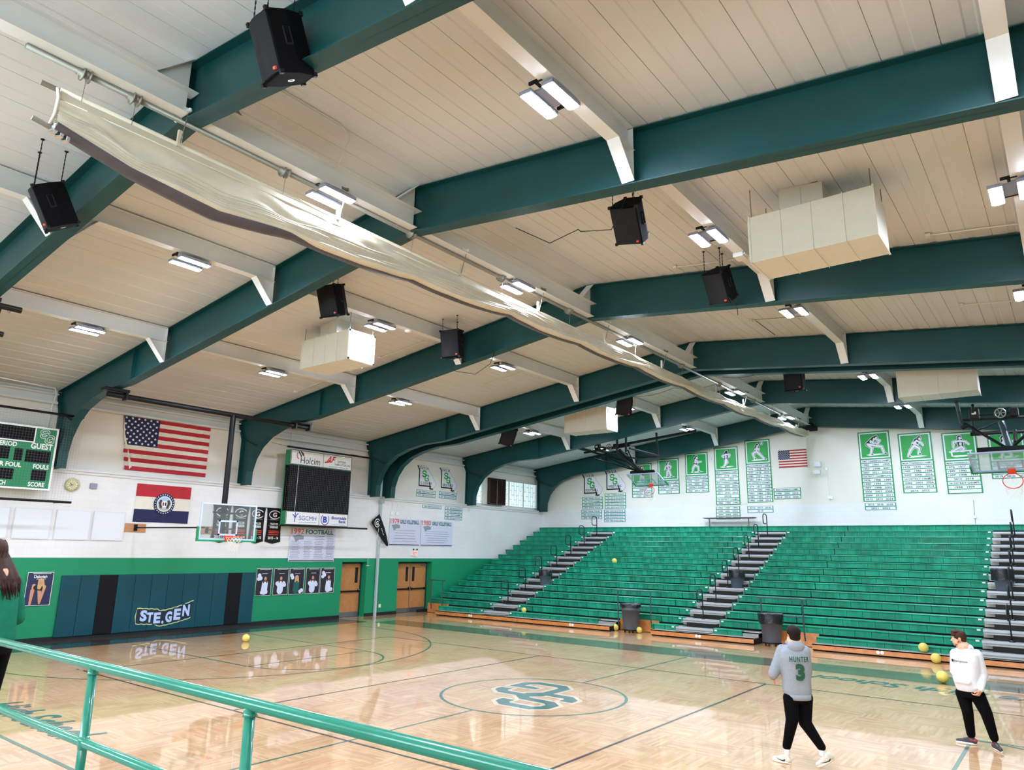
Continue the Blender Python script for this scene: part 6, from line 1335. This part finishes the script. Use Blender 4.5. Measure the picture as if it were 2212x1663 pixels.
# ---------------------------------------------------------------- people
def voxel(o, size, it=4, fac=0.5):
    r = o.modifiers.new('vox', 'REMESH'); r.mode = 'VOXEL'; r.voxel_size = size; r.use_smooth_shade = True
    s = o.modifiers.new('sm', 'SMOOTH'); s.factor = fac; s.iterations = it; return o
def V(*a): return Vector(a)
def hand(mb, wrist, d, n, sc=1.0, curl=0.5, side=1, rad=None):
    """palm, four bent fingers and a thumb; d along the palm, n palm normal (towards which the fingers curl)"""
    d = d.normalized(); n = (n - d * n.dot(d)).normalized(); s = d.cross(n) * side
    for k in (-1, 0, 1): mb.cap(wrist + d * 0.015 * sc + s * k * 0.018 * sc, wrist + d * 0.085 * sc + s * k * 0.024 * sc, 0.017 * sc, 0.015 * sc)
    for k, L in enumerate((0.068, 0.078, 0.072, 0.056)):
        p = wrist + d * 0.088 * sc + s * (0.033 - 0.022 * k) * sc; q = p; a = curl * 0.5; r0 = 0.0088 * sc
        for j, f_ in enumerate((0.45, 0.32, 0.23)):
            a += curl * 0.45; v = d * math.cos(a) + n * math.sin(a) + s * (0.09 - 0.05 * k); e = q + v.normalized() * L * f_ * sc
            mb.cap(q, e, r0, r0 * 0.92); q = e; r0 *= 0.92
    p = wrist + d * 0.03 * sc + s * 0.026 * sc; m = p + (d * 0.6 + s * 0.7 + n * 0.3).normalized() * 0.038 * sc; e = m + (d * 0.9 + s * 0.15 + n * 0.4).normalized() * 0.032 * sc
    mb.cap(p, m, 0.0125 * sc, 0.011 * sc); mb.cap(m, e, 0.0105 * sc, 0.009 * sc)
def head(mb, c, F, U, sc=1.0):
    """skull, jaw, nose, ears; c centre of the head, F facing, U up"""
    F = F.normalized(); Sd = F.cross(U).normalized(); U = Sd.cross(F).normalized(); R3 = Matrix((Sd, F, U)).transposed()
    P = lambda s, f, u: c + (Sd * s + F * f + U * u) * sc
    mb.ell(P(0, -0.012, 0.03), (0.074 * sc, 0.094 * sc, 0.088 * sc), 18, rot=R3); mb.ell(P(0, 0.03, -0.035), (0.058 * sc, 0.06 * sc, 0.075 * sc), 16, rot=R3)
    mb.ell(P(0, 0.06, -0.09), (0.03 * sc, 0.028 * sc, 0.022 * sc), 12, rot=R3); mb.ell(P(0, 0.052, -0.02), (0.048 * sc, 0.036 * sc, 0.04 * sc), 12, rot=R3)
    mb.cap(P(0, 0.082, 0.012), P(0, 0.108, -0.028), 0.009 * sc, 0.0135 * sc); mb.cap(P(-0.012, 0.092, -0.032), P(0.012, 0.092, -0.032), 0.009 * sc, 0.009 * sc)
    mb.cap(P(-0.035, 0.078, 0.026), P(0.035, 0.078, 0.026), 0.013 * sc, 0.013 * sc)
    mb.cap(P(-0.02, 0.086, -0.058), P(0.02, 0.086, -0.058), 0.009 * sc, 0.009 * sc); mb.cap(P(-0.018, 0.083, -0.068), P(0.018, 0.083, -0.068), 0.009 * sc, 0.009 * sc)
    for s in (-1, 1): mb.ell(P(s * 0.078, -0.005, -0.005), (0.010 * sc, 0.020 * sc, 0.032 * sc), 10, rot=R3); mb.ell(P(s * 0.05, 0.04, -0.06), (0.02 * sc, 0.035 * sc, 0.03 * sc), 10, rot=R3)
    return P, R3
def face_parts(t, P, R3, body, sc=1.0):
    for s in (-1, 1):
        e = MB().ell(P(s * 0.031, 0.079, 0.005), (0.013 * sc, 0.010 * sc, 0.009 * sc), 12, rot=R3).build('eye', M['white'], body, True)
        MB().ell(P(s * 0.031, 0.086, 0.005), (0.006 * sc, 0.004 * sc, 0.006 * sc), 10, rot=R3).build('iris', M['ink'], body, True)
        MB().cap(P(s * 0.016, 0.090, 0.026), P(s * 0.046, 0.080, 0.028), 0.005 * sc, 0.004 * sc).build('eyebrow', M['hair'], body, True)
    MB().cap(P(-0.02, 0.094, -0.061), P(0.02, 0.094, -0.061), 0.005 * sc, 0.005 * sc).build('mouth', M['lip'], body, True)
M['hair'] = mat('dark_brown_hair', '1E130F', 0.65, spec=0.15, noise=0.3, nscale=60, bump=0.6); M['hair2'] = mat('brown_hair', '3E241B', 0.6, spec=0.2, noise=0.3, nscale=30, bump=0.15)
M['lip'] = mat('lip', 'B0645A', 0.5); M['greyhood'] = mat('grey_marl_hoodie', '8F959E', 0.9, spec=0.1, noise=0.08, nscale=40); M['whitehood'] = mat('white_hoodie', 'D9DAE2', 0.9, spec=0.1, noise=0.03, nscale=10)
M['blackp'] = mat('black_trousers', '060507', 0.9, spec=0.1, noise=0.1, nscale=8); M['sock'] = mat('white_sock', 'E8E8EA', 0.9); M['shoe'] = mat('cream_shoe', 'D6D2C4', 0.6, noise=0.1, nscale=30); M['sole'] = mat('white_sole', 'EFEEE8', 0.5)
M['shoed'] = mat('dark_grey_shoe', '3A3336', 0.6, noise=0.3, nscale=20); M['shoer'] = mat('pinkish_shoe_panel', 'A8384A', 0.6); M['greensh'] = mat('green_sweater', '1B6E54', 0.9, spec=0.1, noise=0.15, nscale=12)
M['letterg'] = mat('dark_green_print', '0E4A30', 0.7)
def shoe(t, heel, toe, U, mt, ms, accent=None, swoosh=False, sc=1.0):
    d = (toe - heel); L = d.length; d.normalize(); Sd = d.cross(U).normalized(); U = Sd.cross(d).normalized(); P = lambda f, s, u: heel + d * f * L + Sd * s * sc + U * u * sc
    g = thing  # noqa
    mb = MB(); mb.cap(P(0.12, 0, 0.045), P(0.5, 0, 0.042), 0.038 * sc, 0.042 * sc); mb.cap(P(0.5, 0, 0.042), P(0.88, 0.004, 0.03), 0.042 * sc, 0.030 * sc); mb.cap(P(0.14, 0, 0.05), P(0.2, 0, 0.095), 0.036 * sc, 0.034 * sc); mb.cap(P(0.2, 0, 0.085), P(0.55, 0, 0.055), 0.034 * sc, 0.034 * sc)
    s = voxel(mb.build('shoe', mt, t), 0.008, 3)
    rows = []
    for u in (-0.001, 0.0, 0.024, 0.028):
        w_ = (0.9, 1.0, 1.0, 0.9)[(-0.001, 0.0, 0.024, 0.028).index(u)]
        rows.append([P(0.02 + 0.96 * (0.5 - 0.5 * math.cos(a)), w_ * 0.047 * math.sin(a) * (0.85 + 0.15 * math.cos(a + 2.2)), u) for a in [2 * PI * k / 24 for k in range(25)]])
    m2 = MB().sheet(rows); m2.add(rows[0][:-1], [tuple(range(24))]); m2.add(rows[-1][:-1], [tuple(range(24))[::-1]]); m2.build('sole', ms, s, True)
    if swoosh:
        for sd in (-1, 1):
            m3 = MB(); f3 = lambda a, b: P(a, sd * 0.0455, b); m3.add([f3(0.24, 0.062), f3(0.36, 0.04), f3(0.5, 0.042), f3(0.78, 0.066), f3(0.5, 0.03), f3(0.34, 0.024), f3(0.25, 0.034)], [(0, 1, 5, 6), (1, 2, 4, 5), (2, 3, 4)]); m3.build('side_mark', M['ink'], s)
    if accent:
        MB().cap(P(0.1, 0, 0.06), P(0.3, 0, 0.07), 0.036 * sc, 0.036 * sc).build('heel_panel', accent, s, True)
    m4 = MB()
    for k in range(4): m4.tube([P(0.5 + 0.06 * k, -0.022, 0.086 - 0.008 * k), P(0.53 + 0.06 * k, 0.022, 0.086 - 0.008 * k)], 0.003, 4)
    m4.build('laces', M['white'], s)
    return s
def loft(mb, secs, Sd, F, n=24):
    """secs: (centre, half width along Sd, half depth along F)"""
    rows = []
    for c, a, b in secs:
        rows.append([c + Sd * a * math.copysign(abs(math.cos(q)) ** 0.85, math.cos(q)) + F * b * math.copysign(abs(math.sin(q)) ** 0.9, math.sin(q)) for q in [2 * PI * k / n for k in range(n)]])
    vs = [p for r in rows for p in r]; fs = []
    for i in range(len(rows) - 1):
        for k in range(n): fs.append((i * n + k, i * n + (k + 1) % n, (i + 1) * n + (k + 1) % n, (i + 1) * n + k))
    fs.append(tuple(range(n))[::-1]); fs.append(tuple((len(rows) - 1) * n + k for k in range(n)))
    mb.add(vs, fs)
UP = V(0, 0, 1)

def at(x, y, Y): return Vector(atY(x, y, Y))
# --- person in the grey hoodie, seen from behind, walking to the left
Y0 = 10.95
t = thing('person', 'person walking away in a grey hoodie printed HUNTER 3 and black joggers', 'person', (-3.3, Y0, 0))
Ft = V(-0.62, 0.78, 0).normalized(); St = V(0.78, 0.62, 0)                       # torso facing / right
Fl = V(-0.93, 0.36, 0).normalized(); Sl = V(0.36, 0.93, 0).normalized()
hc = at(1713, 1370, Y0); nb = at(1715, 1391, Y0)
shL = at(1690, 1404, Y0 - 0.05); shR = at(1738, 1407, Y0 + 0.04); pel = at(1722, 1494, Y0); hipL = pel + V(-0.07, -0.08, -0.02); hipR = pel + V(0.07, 0.09, -0.02)
elL = at(1671, 1455, Y0 - 0.12); wrL = at(1669, 1462, Y0 + 0.14); elR = at(1743, 1452, Y0 + 0.10); wrR = at(1728, 1462, Y0 + 0.32)
knL = at(1711, 1555, Y0 - 0.12); anL = at(1700, 1618, Y0 - 0.08); knR = at(1739, 1560, Y0 + 0.06); anR = at(1775, 1620, Y0 + 0.02)
mb = MB(); P, R3 = head(mb, hc, Fl * 0.5 + Ft, UP, 0.98)
mb.cap(nb + V(0, 0, -0.06), hc + V(0, 0, -0.03), 0.062, 0.056)
for a, b, r0, r1 in ((nb, pel, 0.11, 0.11), (shL, elL, 0.05, 0.042), (elL, wrL, 0.04, 0.028), (shR, elR, 0.05, 0.042), (elR, wrR, 0.04, 0.028), (hipL, knL, 0.07, 0.052), (knL, anL, 0.05, 0.036), (hipR, knR, 0.07, 0.052), (knR, anR, 0.05, 0.036), (shL, shR, 0.06, 0.06)): mb.cap(a, b, r0, r1)
hand(mb, wrL, V(-0.1, 0.8, -0.9), V(0.9, 0.2, 0), 1.0, 0.7); hand(mb, wrR, V(-0.5, 0.8, -0.2), V(-0.6, -0.2, -0.4), 1.0, 0.8, -1)
body = voxel(mb.build('body', M['skin'], t), 0.0075, 3); face_parts(t, P, R3, body)
mb = MB(); mb.ell(P(0, -0.022, 0.036), (0.092, 0.104, 0.094), 20, rot=R3); mb.ell(P(0, -0.045, -0.03), (0.080, 0.068, 0.075), 16, rot=R3); mb.ell(P(0, 0.055, 0.085), (0.06, 0.05, 0.036), 14, rot=R3)
voxel(mb.build('hair', M['hair'], t), 0.008, 2)
def hoodie(t, m, secs, Sd, F, arms, hoodc, hems):
    mb = MB(); loft(mb, secs, Sd, F)
    for a, b, r0, r1 in arms: mb.cap(a, b, r0, r1)
    o = voxel(mb.build('hoodie', m, t), 0.011, 5); return o
mid = (nb + pel) / 2
secs = [(pel + V(0, 0, -0.05), 0.180, 0.142), (pel + V(0, 0, 0.02), 0.198, 0.152), (pel + V(0, 0, 0.12), 0.195, 0.15), (pel + (nb - pel) * 0.45, 0.205, 0.15), (pel + (nb - pel) * 0.7, 0.225, 0.15), (pel + (nb - pel) * 0.86, 0.205, 0.125), (pel + (nb - pel) * 0.96, 0.14, 0.10), (nb + V(0, 0, 0.01), 0.085, 0.08)]
ho = hoodie(t, M['greyhood'], secs, St, Ft, [(shL, elL, 0.082, 0.074), (elL, wrL - (wrL - elL) * 0.1, 0.072, 0.05), (shR, elR, 0.082, 0.074), (elR, wrR - (wrR - elR) * 0.1, 0.072, 0.05), (shL, shR, 0.07, 0.07)], None, None)
mb = MB(); hb_ = nb - Ft * 0.07
mb.ell(hb_ + V(0, 0, -0.03), (0.125, 0.07, 0.085), 16, rot=Matrix((St, Ft, UP)).transposed()); mb.cap(nb - St * 0.09 + V(0, 0, 0.02), hb_ + V(0, 0, -0.10), 0.035, 0.05); mb.cap(nb + St * 0.09 + V(0, 0, 0.02), hb_ + V(0, 0, -0.10), 0.035, 0.05); mb.cap(nb - St * 0.085 + V(0, 0, 0.03), nb + Ft * 0.07 + V(0, 0, -0.03), 0.03, 0.025); mb.cap(nb + St * 0.085 + V(0, 0, 0.03), nb + Ft * 0.07 + V(0, 0, -0.03), 0.03, 0.025)
voxel(mb.build('hood', M['greyhood'], t), 0.009, 3)
mb = MB(); loft(mb, [(pel + V(0, 0, -0.095), 0.168, 0.138), (pel + V(0, 0, -0.09), 0.182, 0.146), (pel + V(0, 0, -0.02), 0.186, 0.148)], St, Ft); mb.build('waistband', M['greyhood'], t, True)
def on_back(c, Sd, F, rx, ry):
    def fn(u, v, d=0.0):
        x = max(-1, min(1, u / rx)); return tuple(c + Sd * u - F * (ry * math.sqrt(max(0, 1 - x * x * 0.75)) + d) + V(0, 0, v))
    return fn
fn = on_back(mid, St, Ft, 0.215, 0.150)
def fine(mb, cuts=2):
    me = bpy.data.meshes.new('x'); me.from_pydata(mb.v, [], mb.f); return mb
mb = MB(); text(mb, 'HUNTER', fn, 0.0, 0.10, 0.068, 0.27, d=0.018, bold=0.03, space=1.3); text(mb, '3', fn, 0.0, -0.13, 0.19, 0.13, d=0.016, bold=0.06); mb.build('back_print', M['letterg'], t)
mb = MB(); loft(mb, [(pel + V(0, 0, -0.14), 0.150, 0.125), (pel + V(0, 0, -0.04), 0.160, 0.125), (pel + V(0, 0, 0.0), 0.15, 0.12)], Sl * 0.6 + St * 0.4, Fl)
for a, b, r0, r1 in ((hipL + V(0, 0, -0.06), knL, 0.105, 0.084), (knL, anL + V(0, 0, 0.04), 0.084, 0.058), (hipR + V(0, 0, -0.06), knR, 0.112, 0.088), (knR, anR + V(0, 0, 0.04), 0.086, 0.058)): mb.cap(a, b, r0, r1)
voxel(mb.build('joggers', M['blackp'], t), 0.011, 4)
toeL = at(1672, 1634, Y0 - 0.1); toeL.z = 0.0; toeL = V(toeL.x, toeL.y, 0.002)
hL = V(anL.x + 0.05, anL.y - 0.01, 0.004); tL = hL + V(-0.27, 0.03, 0.0)
for nm, an, hl in (('L', anL, hL), ('R', anR, None)): voxel(MB().cap(an + V(0, 0, 0.05), an + V(0.0, 0, -0.05), 0.045, 0.040).build('sock', M['sock'], t), 0.008, 2)
shoe(t, hL, tL, UP, M['shoe'], M['sole'], swoosh=True)
tR = Vector(atZ(1764, 1658, 0.004)); hR = at(1800, 1640, tR.y + 0.12); shoe(t, tR + (hR - tR).normalized() * 0.28, tR, V(0.35, 0, 1).normalized(), M['shoe'], M['sole'], swoosh=True)

# --- person in the white hoodie, looking left
Y1 = 13.8
t = thing('person', 'person in a white hoodie and black trousers, looking left, one hand pocketed', 'person', (-1.55, Y1, 0))
Ft = V(-0.45, -0.89, 0).normalized(); St = V(-0.89, 0.45, 0)                     # chest towards the camera, turned left
hc = at(2071, 1379, Y1); nb = at(2082, 1399, Y1)
shA = at(2064, 1412, Y1 + 0.03); shB = at(2110, 1414, Y1); pel = at(2094, 1488, Y1)
elA = at(2063, 1450, Y1 + 0.06); wrA = at(2078, 1466, Y1 - 0.02); elB = at(2123, 1458, Y1 + 0.02); wrB = at(2119, 1490, Y1 - 0.14)
hipA = pel + V(-0.10, 0.04, -0.02); hipB = pel + V(0.10, 0.0, -0.02)
knA = at(2090, 1536, Y1 - 0.04); anA = at(2098, 1590, Y1 + 0.03); knB = at(2131, 1541, Y1 - 0.05); anB = at(2148, 1598, Y1 - 0.05)
Fh = V(-0.93, -0.20, -0.05).normalized()
mb = MB(); P, R3 = head(mb, hc, Fh, V(0.05, 0, 1), 0.98); mb.cap(nb + V(0, 0, -0.05), hc + V(0.02, 0.01, -0.04), 0.058, 0.052)
for a, b, r0, r1 in ((nb, pel, 0.10, 0.11), (shA, elA, 0.05, 0.042), (elA, wrA, 0.04, 0.028), (shB, elB, 0.05, 0.042), (elB, wrB, 0.04, 0.028), (hipA, knA, 0.07, 0.052), (knA, anA, 0.05, 0.036), (hipB, knB, 0.07, 0.052), (knB, anB, 0.05, 0.036), (shA, shB, 0.06, 0.06)): mb.cap(a, b, r0, r1)
hand(mb, wrB, V(-0.45, -0.1, -0.75), V(-0.7, 0.3, 0.3), 1.05, 0.9, -1); hand(mb, wrA, V(0.8, 0.1, -0.5), V(0.1, 0.6, -0.4), 0.9, 0.3)
body = voxel(mb.build('body', M['skin'], t), 0.0065, 2); face_parts(t, P, R3, body)
mb = MB(); mb.ell(P(0, -0.018, 0.042), (0.082, 0.100, 0.088), 20, rot=R3); mb.ell(P(0, -0.06, -0.01), (0.07, 0.048, 0.06), 16, rot=R3); mb.ell(P(0, 0.062, 0.066), (0.07, 0.044, 0.036), 14, rot=R3); mb.ell(P(0, 0.03, 0.11), (0.07, 0.07, 0.03), 14, rot=R3)
voxel(mb.build('hair', M['hair2'], t), 0.007, 2)
mb = MB()
for s in (-1, 1): mb.cap(P(s * 0.066, 0.012, -0.03), P(s * 0.05, 0.05, -0.085), 0.010, 0.012)
mb.cap(P(-0.03, 0.07, -0.102), P(0.03, 0.07, -0.102), 0.014, 0.014); voxel(mb.build('beard', mat('short_beard', '8A5A48', 0.8), t), 0.006, 1)
secs = [(pel + V(-0.01, 0, -0.03), 0.165, 0.13), (pel + V(0, 0, 0.03), 0.192, 0.15), (pel + V(-0.02, 0, 0.14), 0.195, 0.155), (pel + (nb - pel) * 0.45, 0.200, 0.15), (pel + (nb - pel) * 0.7, 0.215, 0.145), (pel + (nb - pel) * 0.86, 0.20, 0.12), (pel + (nb - pel) * 0.96, 0.13, 0.10), (nb + V(0, 0, 0.01), 0.082, 0.08)]
hoodie(t, M['whitehood'], secs, St, Ft, [(shA, elA, 0.08, 0.072), (elA, wrA - (wrA - elA) * 0.05, 0.07, 0.05), (shB, elB, 0.08, 0.074), (elB, wrB - (wrB - elB) * 0.12, 0.072, 0.046), (shA, shB, 0.065, 0.065), (pel + St * 0.08 + Ft * 0.13 + V(0, 0, 0.12), pel - St * 0.08 + Ft * 0.13 + V(0, 0, 0.12), 0.05, 0.05)], None, None)
mb = MB(); hb_ = nb - Ft * 0.075; R4 = Matrix((St, Ft, UP)).transposed()
mb.ell(hb_ + V(0, 0, -0.01), (0.11, 0.06, 0.075), 16, rot=R4); mb.cap(nb - St * 0.085 + V(0, 0, 0.02), nb + Ft * 0.085 + V(0, 0, -0.055), 0.030, 0.024); mb.cap(nb + St * 0.085 + V(0, 0, 0.02), nb + Ft * 0.085 + V(0, 0, -0.055), 0.030, 0.024); mb.cap(nb - St * 0.09 + V(0, 0, 0.01), hb_, 0.03, 0.05); mb.cap(nb + St * 0.09 + V(0, 0, 0.01), hb_, 0.03, 0.05)
voxel(mb.build('hood', M['whitehood'], t), 0.009, 3)
MB().cap(wrB - (wrB - elB) * 0.14, wrB - (wrB - elB) * 0.02, 0.043, 0.038).build('cuff', M['whitehood'], t, True)
mid = pel + (nb - pel) * 0.66
fn = lambda u, v, d=0.0: tuple(mid - St * u + Ft * (0.148 * math.sqrt(max(0, 1 - (u / 0.24) ** 2)) + d) + V(0, 0, v))
mb = MB(); text(mb, 'Champion', fn, 0.0, 0.0, 0.034, 0.24, d=0.016, bold=0.01, shear=0.3); blob(mb, (-0.115, 0.014), 0.022, 0.022, lambda u, v, d=0: fn(u, v, d), 0.017, 0, 12); mb.build('chest_print', M['ink'], t)
mb = MB(); loft(mb, [(pel + V(0, 0, -0.12), 0.158, 0.125), (pel + V(0, 0, -0.03), 0.162, 0.125), (pel + V(0, 0, 0.02), 0.15, 0.12)], St, Ft)
for a, b, r0, r1 in ((hipA + V(0, 0, -0.06), knA, 0.105, 0.082), (knA, anA + V(0, 0, 0.03), 0.082, 0.062), (hipB + V(0, 0, -0.06), knB, 0.11, 0.086), (knB, anB + V(0, 0, 0.03), 0.086, 0.062)): mb.cap(a, b, r0, r1)
voxel(mb.build('trousers', M['blackp'], t), 0.011, 4)
tA = Vector(atZ(2066, 1600, 0.004)); hA = Vector(atZ(2108, 1606, 0.004)); dA = (tA - hA).normalized(); hA = V(anA.x, anA.y, 0.004) - dA * 0.07; shoe(t, hA, hA + dA * 0.29, UP, M['shoed'], M['sole'], M['shoer'])
dB = V(0.45, -0.85, 0).normalized(); hB = V(anB.x, anB.y, 0.004) - dB * 0.06; shoe(t, hB, hB + dB * 0.28, UP, M['shoed'], M['sole'], M['shoer'])

# --- person in the green sweater at the left edge, back turned, long brown hair
t = thing('person', 'person with long brown hair in a green sweater, cut by the left edge', 'person', (-6.62, 2.06, 1.18))
B = V(-6.67, 2.12, 1.18); Ft = V(-0.84, -0.40, 0).normalized(); St = V(-0.43, 0.90, 0).normalized()
hc = B + V(0, 0, 1.52) + Ft * 0.12; nb = B + V(0.0, 0.0, 1.36) + Ft * 0.03; pel = B + V(0.02, 0, 0.9)
shL, shR = nb - St * 0.16 + V(0, 0, -0.05), nb + St * 0.16 + V(0, 0, -0.05)
elL, wrL = shL + Ft * 0.06 - St * 0.05 + V(0, 0, -0.28), shL + Ft * 0.28 + V(0, 0, -0.30); elR, wrR = shR + St * 0.07 - Ft * 0.02 + V(0, 0, -0.28), shR + Ft * 0.24 + V(0, 0, -0.34)
mb = MB(); P, R3 = head(mb, hc, Ft, UP, 0.95); mb.cap(nb + V(0, 0, -0.05), hc, 0.05, 0.05)
for a, b, r0, r1 in ((nb, pel, 0.09, 0.10), (shL, elL, 0.042, 0.036), (elL, wrL, 0.034, 0.025), (shR, elR, 0.042, 0.036), (elR, wrR, 0.034, 0.025), (shL, shR, 0.05, 0.05), (pel - St * 0.08, B - St * 0.08 + V(0, 0, 0.48), 0.075, 0.052), (B - St * 0.08 + V(0, 0, 0.48), B - St * 0.08 + V(0, 0, 0.08), 0.05, 0.035), (pel + St * 0.08, B + St * 0.08 + V(0, 0, 0.48), 0.075, 0.052), (B + St * 0.08 + V(0, 0, 0.48), B + St * 0.08 + V(0, 0, 0.08), 0.05, 0.035)): mb.cap(a, b, r0, r1)
hand(mb, wrL, Ft, V(0, 0, 1), 0.92, 0.6); hand(mb, wrR, Ft, V(0, 0, 1), 0.92, 0.6, -1)
body = voxel(mb.build('body', M['skin'], t), 0.009, 3); face_parts(t, P, R3, body)
mb = MB(); mb.ell(P(0, -0.022, 0.034), (0.092, 0.108, 0.096), 20, rot=R3)
for k in range(11):
    s = (k - 5) / 5; p0 = P(s * 0.085, -0.07 + 0.04 * abs(s), 0.01); p1 = P(s * 0.115, -0.13 + 0.03 * abs(s), -0.11); p2 = P(s * 0.11, -0.175 - 0.015 * math.sin(k * 2), -0.20); p3 = P(s * 0.09 + 0.015 * math.sin(k), -0.215 + 0.012 * math.sin(k * 2), -0.29 - 0.03 * math.cos(k * 1.7))
    mb.cap(p0, p1, 0.034, 0.034); mb.cap(p1, p2, 0.034, 0.026); mb.cap(p2, p3, 0.026, 0.008)
hr = voxel(mb.build('hair', M['hair2'], t), 0.009, 1)
rng = random.Random(5); mb = MB()
for k in range(150):
    s = rng.uniform(-1, 1); f_ = rng.uniform(0, 1); w1 = rng.uniform(-0.02, 0.02); w2 = rng.uniform(-0.02, 0.03); q4 = rng.uniform(-0.36, -0.27)
    a0 = math.asin(max(-1, min(1, s))); top = P(math.sin(a0) * 0.09 * 0.95, -0.022 - 0.112 * math.cos(a0) * (0.35 + 0.65 * f_), 0.034 + 0.10 * math.sqrt(max(0, 1 - (0.35 + 0.65 * f_) ** 2)) * 0.9)
    mb.tube([top, P(s * 0.118, -0.125 + 0.05 * abs(s), -0.06), P(s * 0.145 + w1, -0.16 + 0.05 * abs(s), -0.13), P(s * 0.14 + w2, -0.205 + 0.035 * abs(s), -0.21), P(s * 0.11 + w1 + w2, -0.245 + 0.03 * abs(s) + w1, q4)], [0.004, 0.007, 0.007, 0.006, 0.002], 5)
mb.build('hair_strands', M['hair2'], hr, True)
mb = MB(); loft(mb, [(pel + V(0, 0, -0.06), 0.165, 0.125), (pel + V(0, 0, 0.0), 0.178, 0.14), (pel + V(0, 0, 0.12), 0.165, 0.13), (pel + (nb - pel) * 0.6, 0.178, 0.125), (pel + (nb - pel) * 0.85, 0.175, 0.11), (nb + V(0, 0, 0.0), 0.07, 0.07)], St, Ft)
for a, b, r0, r1 in ((shL, elL, 0.066, 0.062), (elL, wrL, 0.06, 0.042), (shR, elR, 0.066, 0.062), (elR, wrR, 0.06, 0.042), (shL, shR, 0.06, 0.06)): mb.cap(a, b, r0, r1)
voxel(mb.build('sweater', M['greensh'], t), 0.011, 5)
mb = MB(); loft(mb, [(pel + V(0, 0, -0.12), 0.165, 0.135), (pel + V(0, 0, -0.03), 0.165, 0.13), (pel + V(0, 0, 0.02), 0.15, 0.12)], St, Ft)
for s in (-1, 1): mb.cap(pel + St * 0.085 * s + V(0, 0, -0.05), B + St * 0.085 * s + V(0, 0, 0.48), 0.10, 0.066); mb.cap(B + St * 0.085 * s + V(0, 0, 0.48), B + St * 0.08 * s + V(0, 0, 0.08), 0.064, 0.045)
voxel(mb.build('trousers', M['blackp'], t), 0.012, 4)
for s in (-1, 1): h_ = B + St * 0.08 * s - Ft * 0.06 + V(0, 0, 0.002); shoe(t, h_, h_ + Ft * 0.25, UP, M['shoed'], M['sole'])
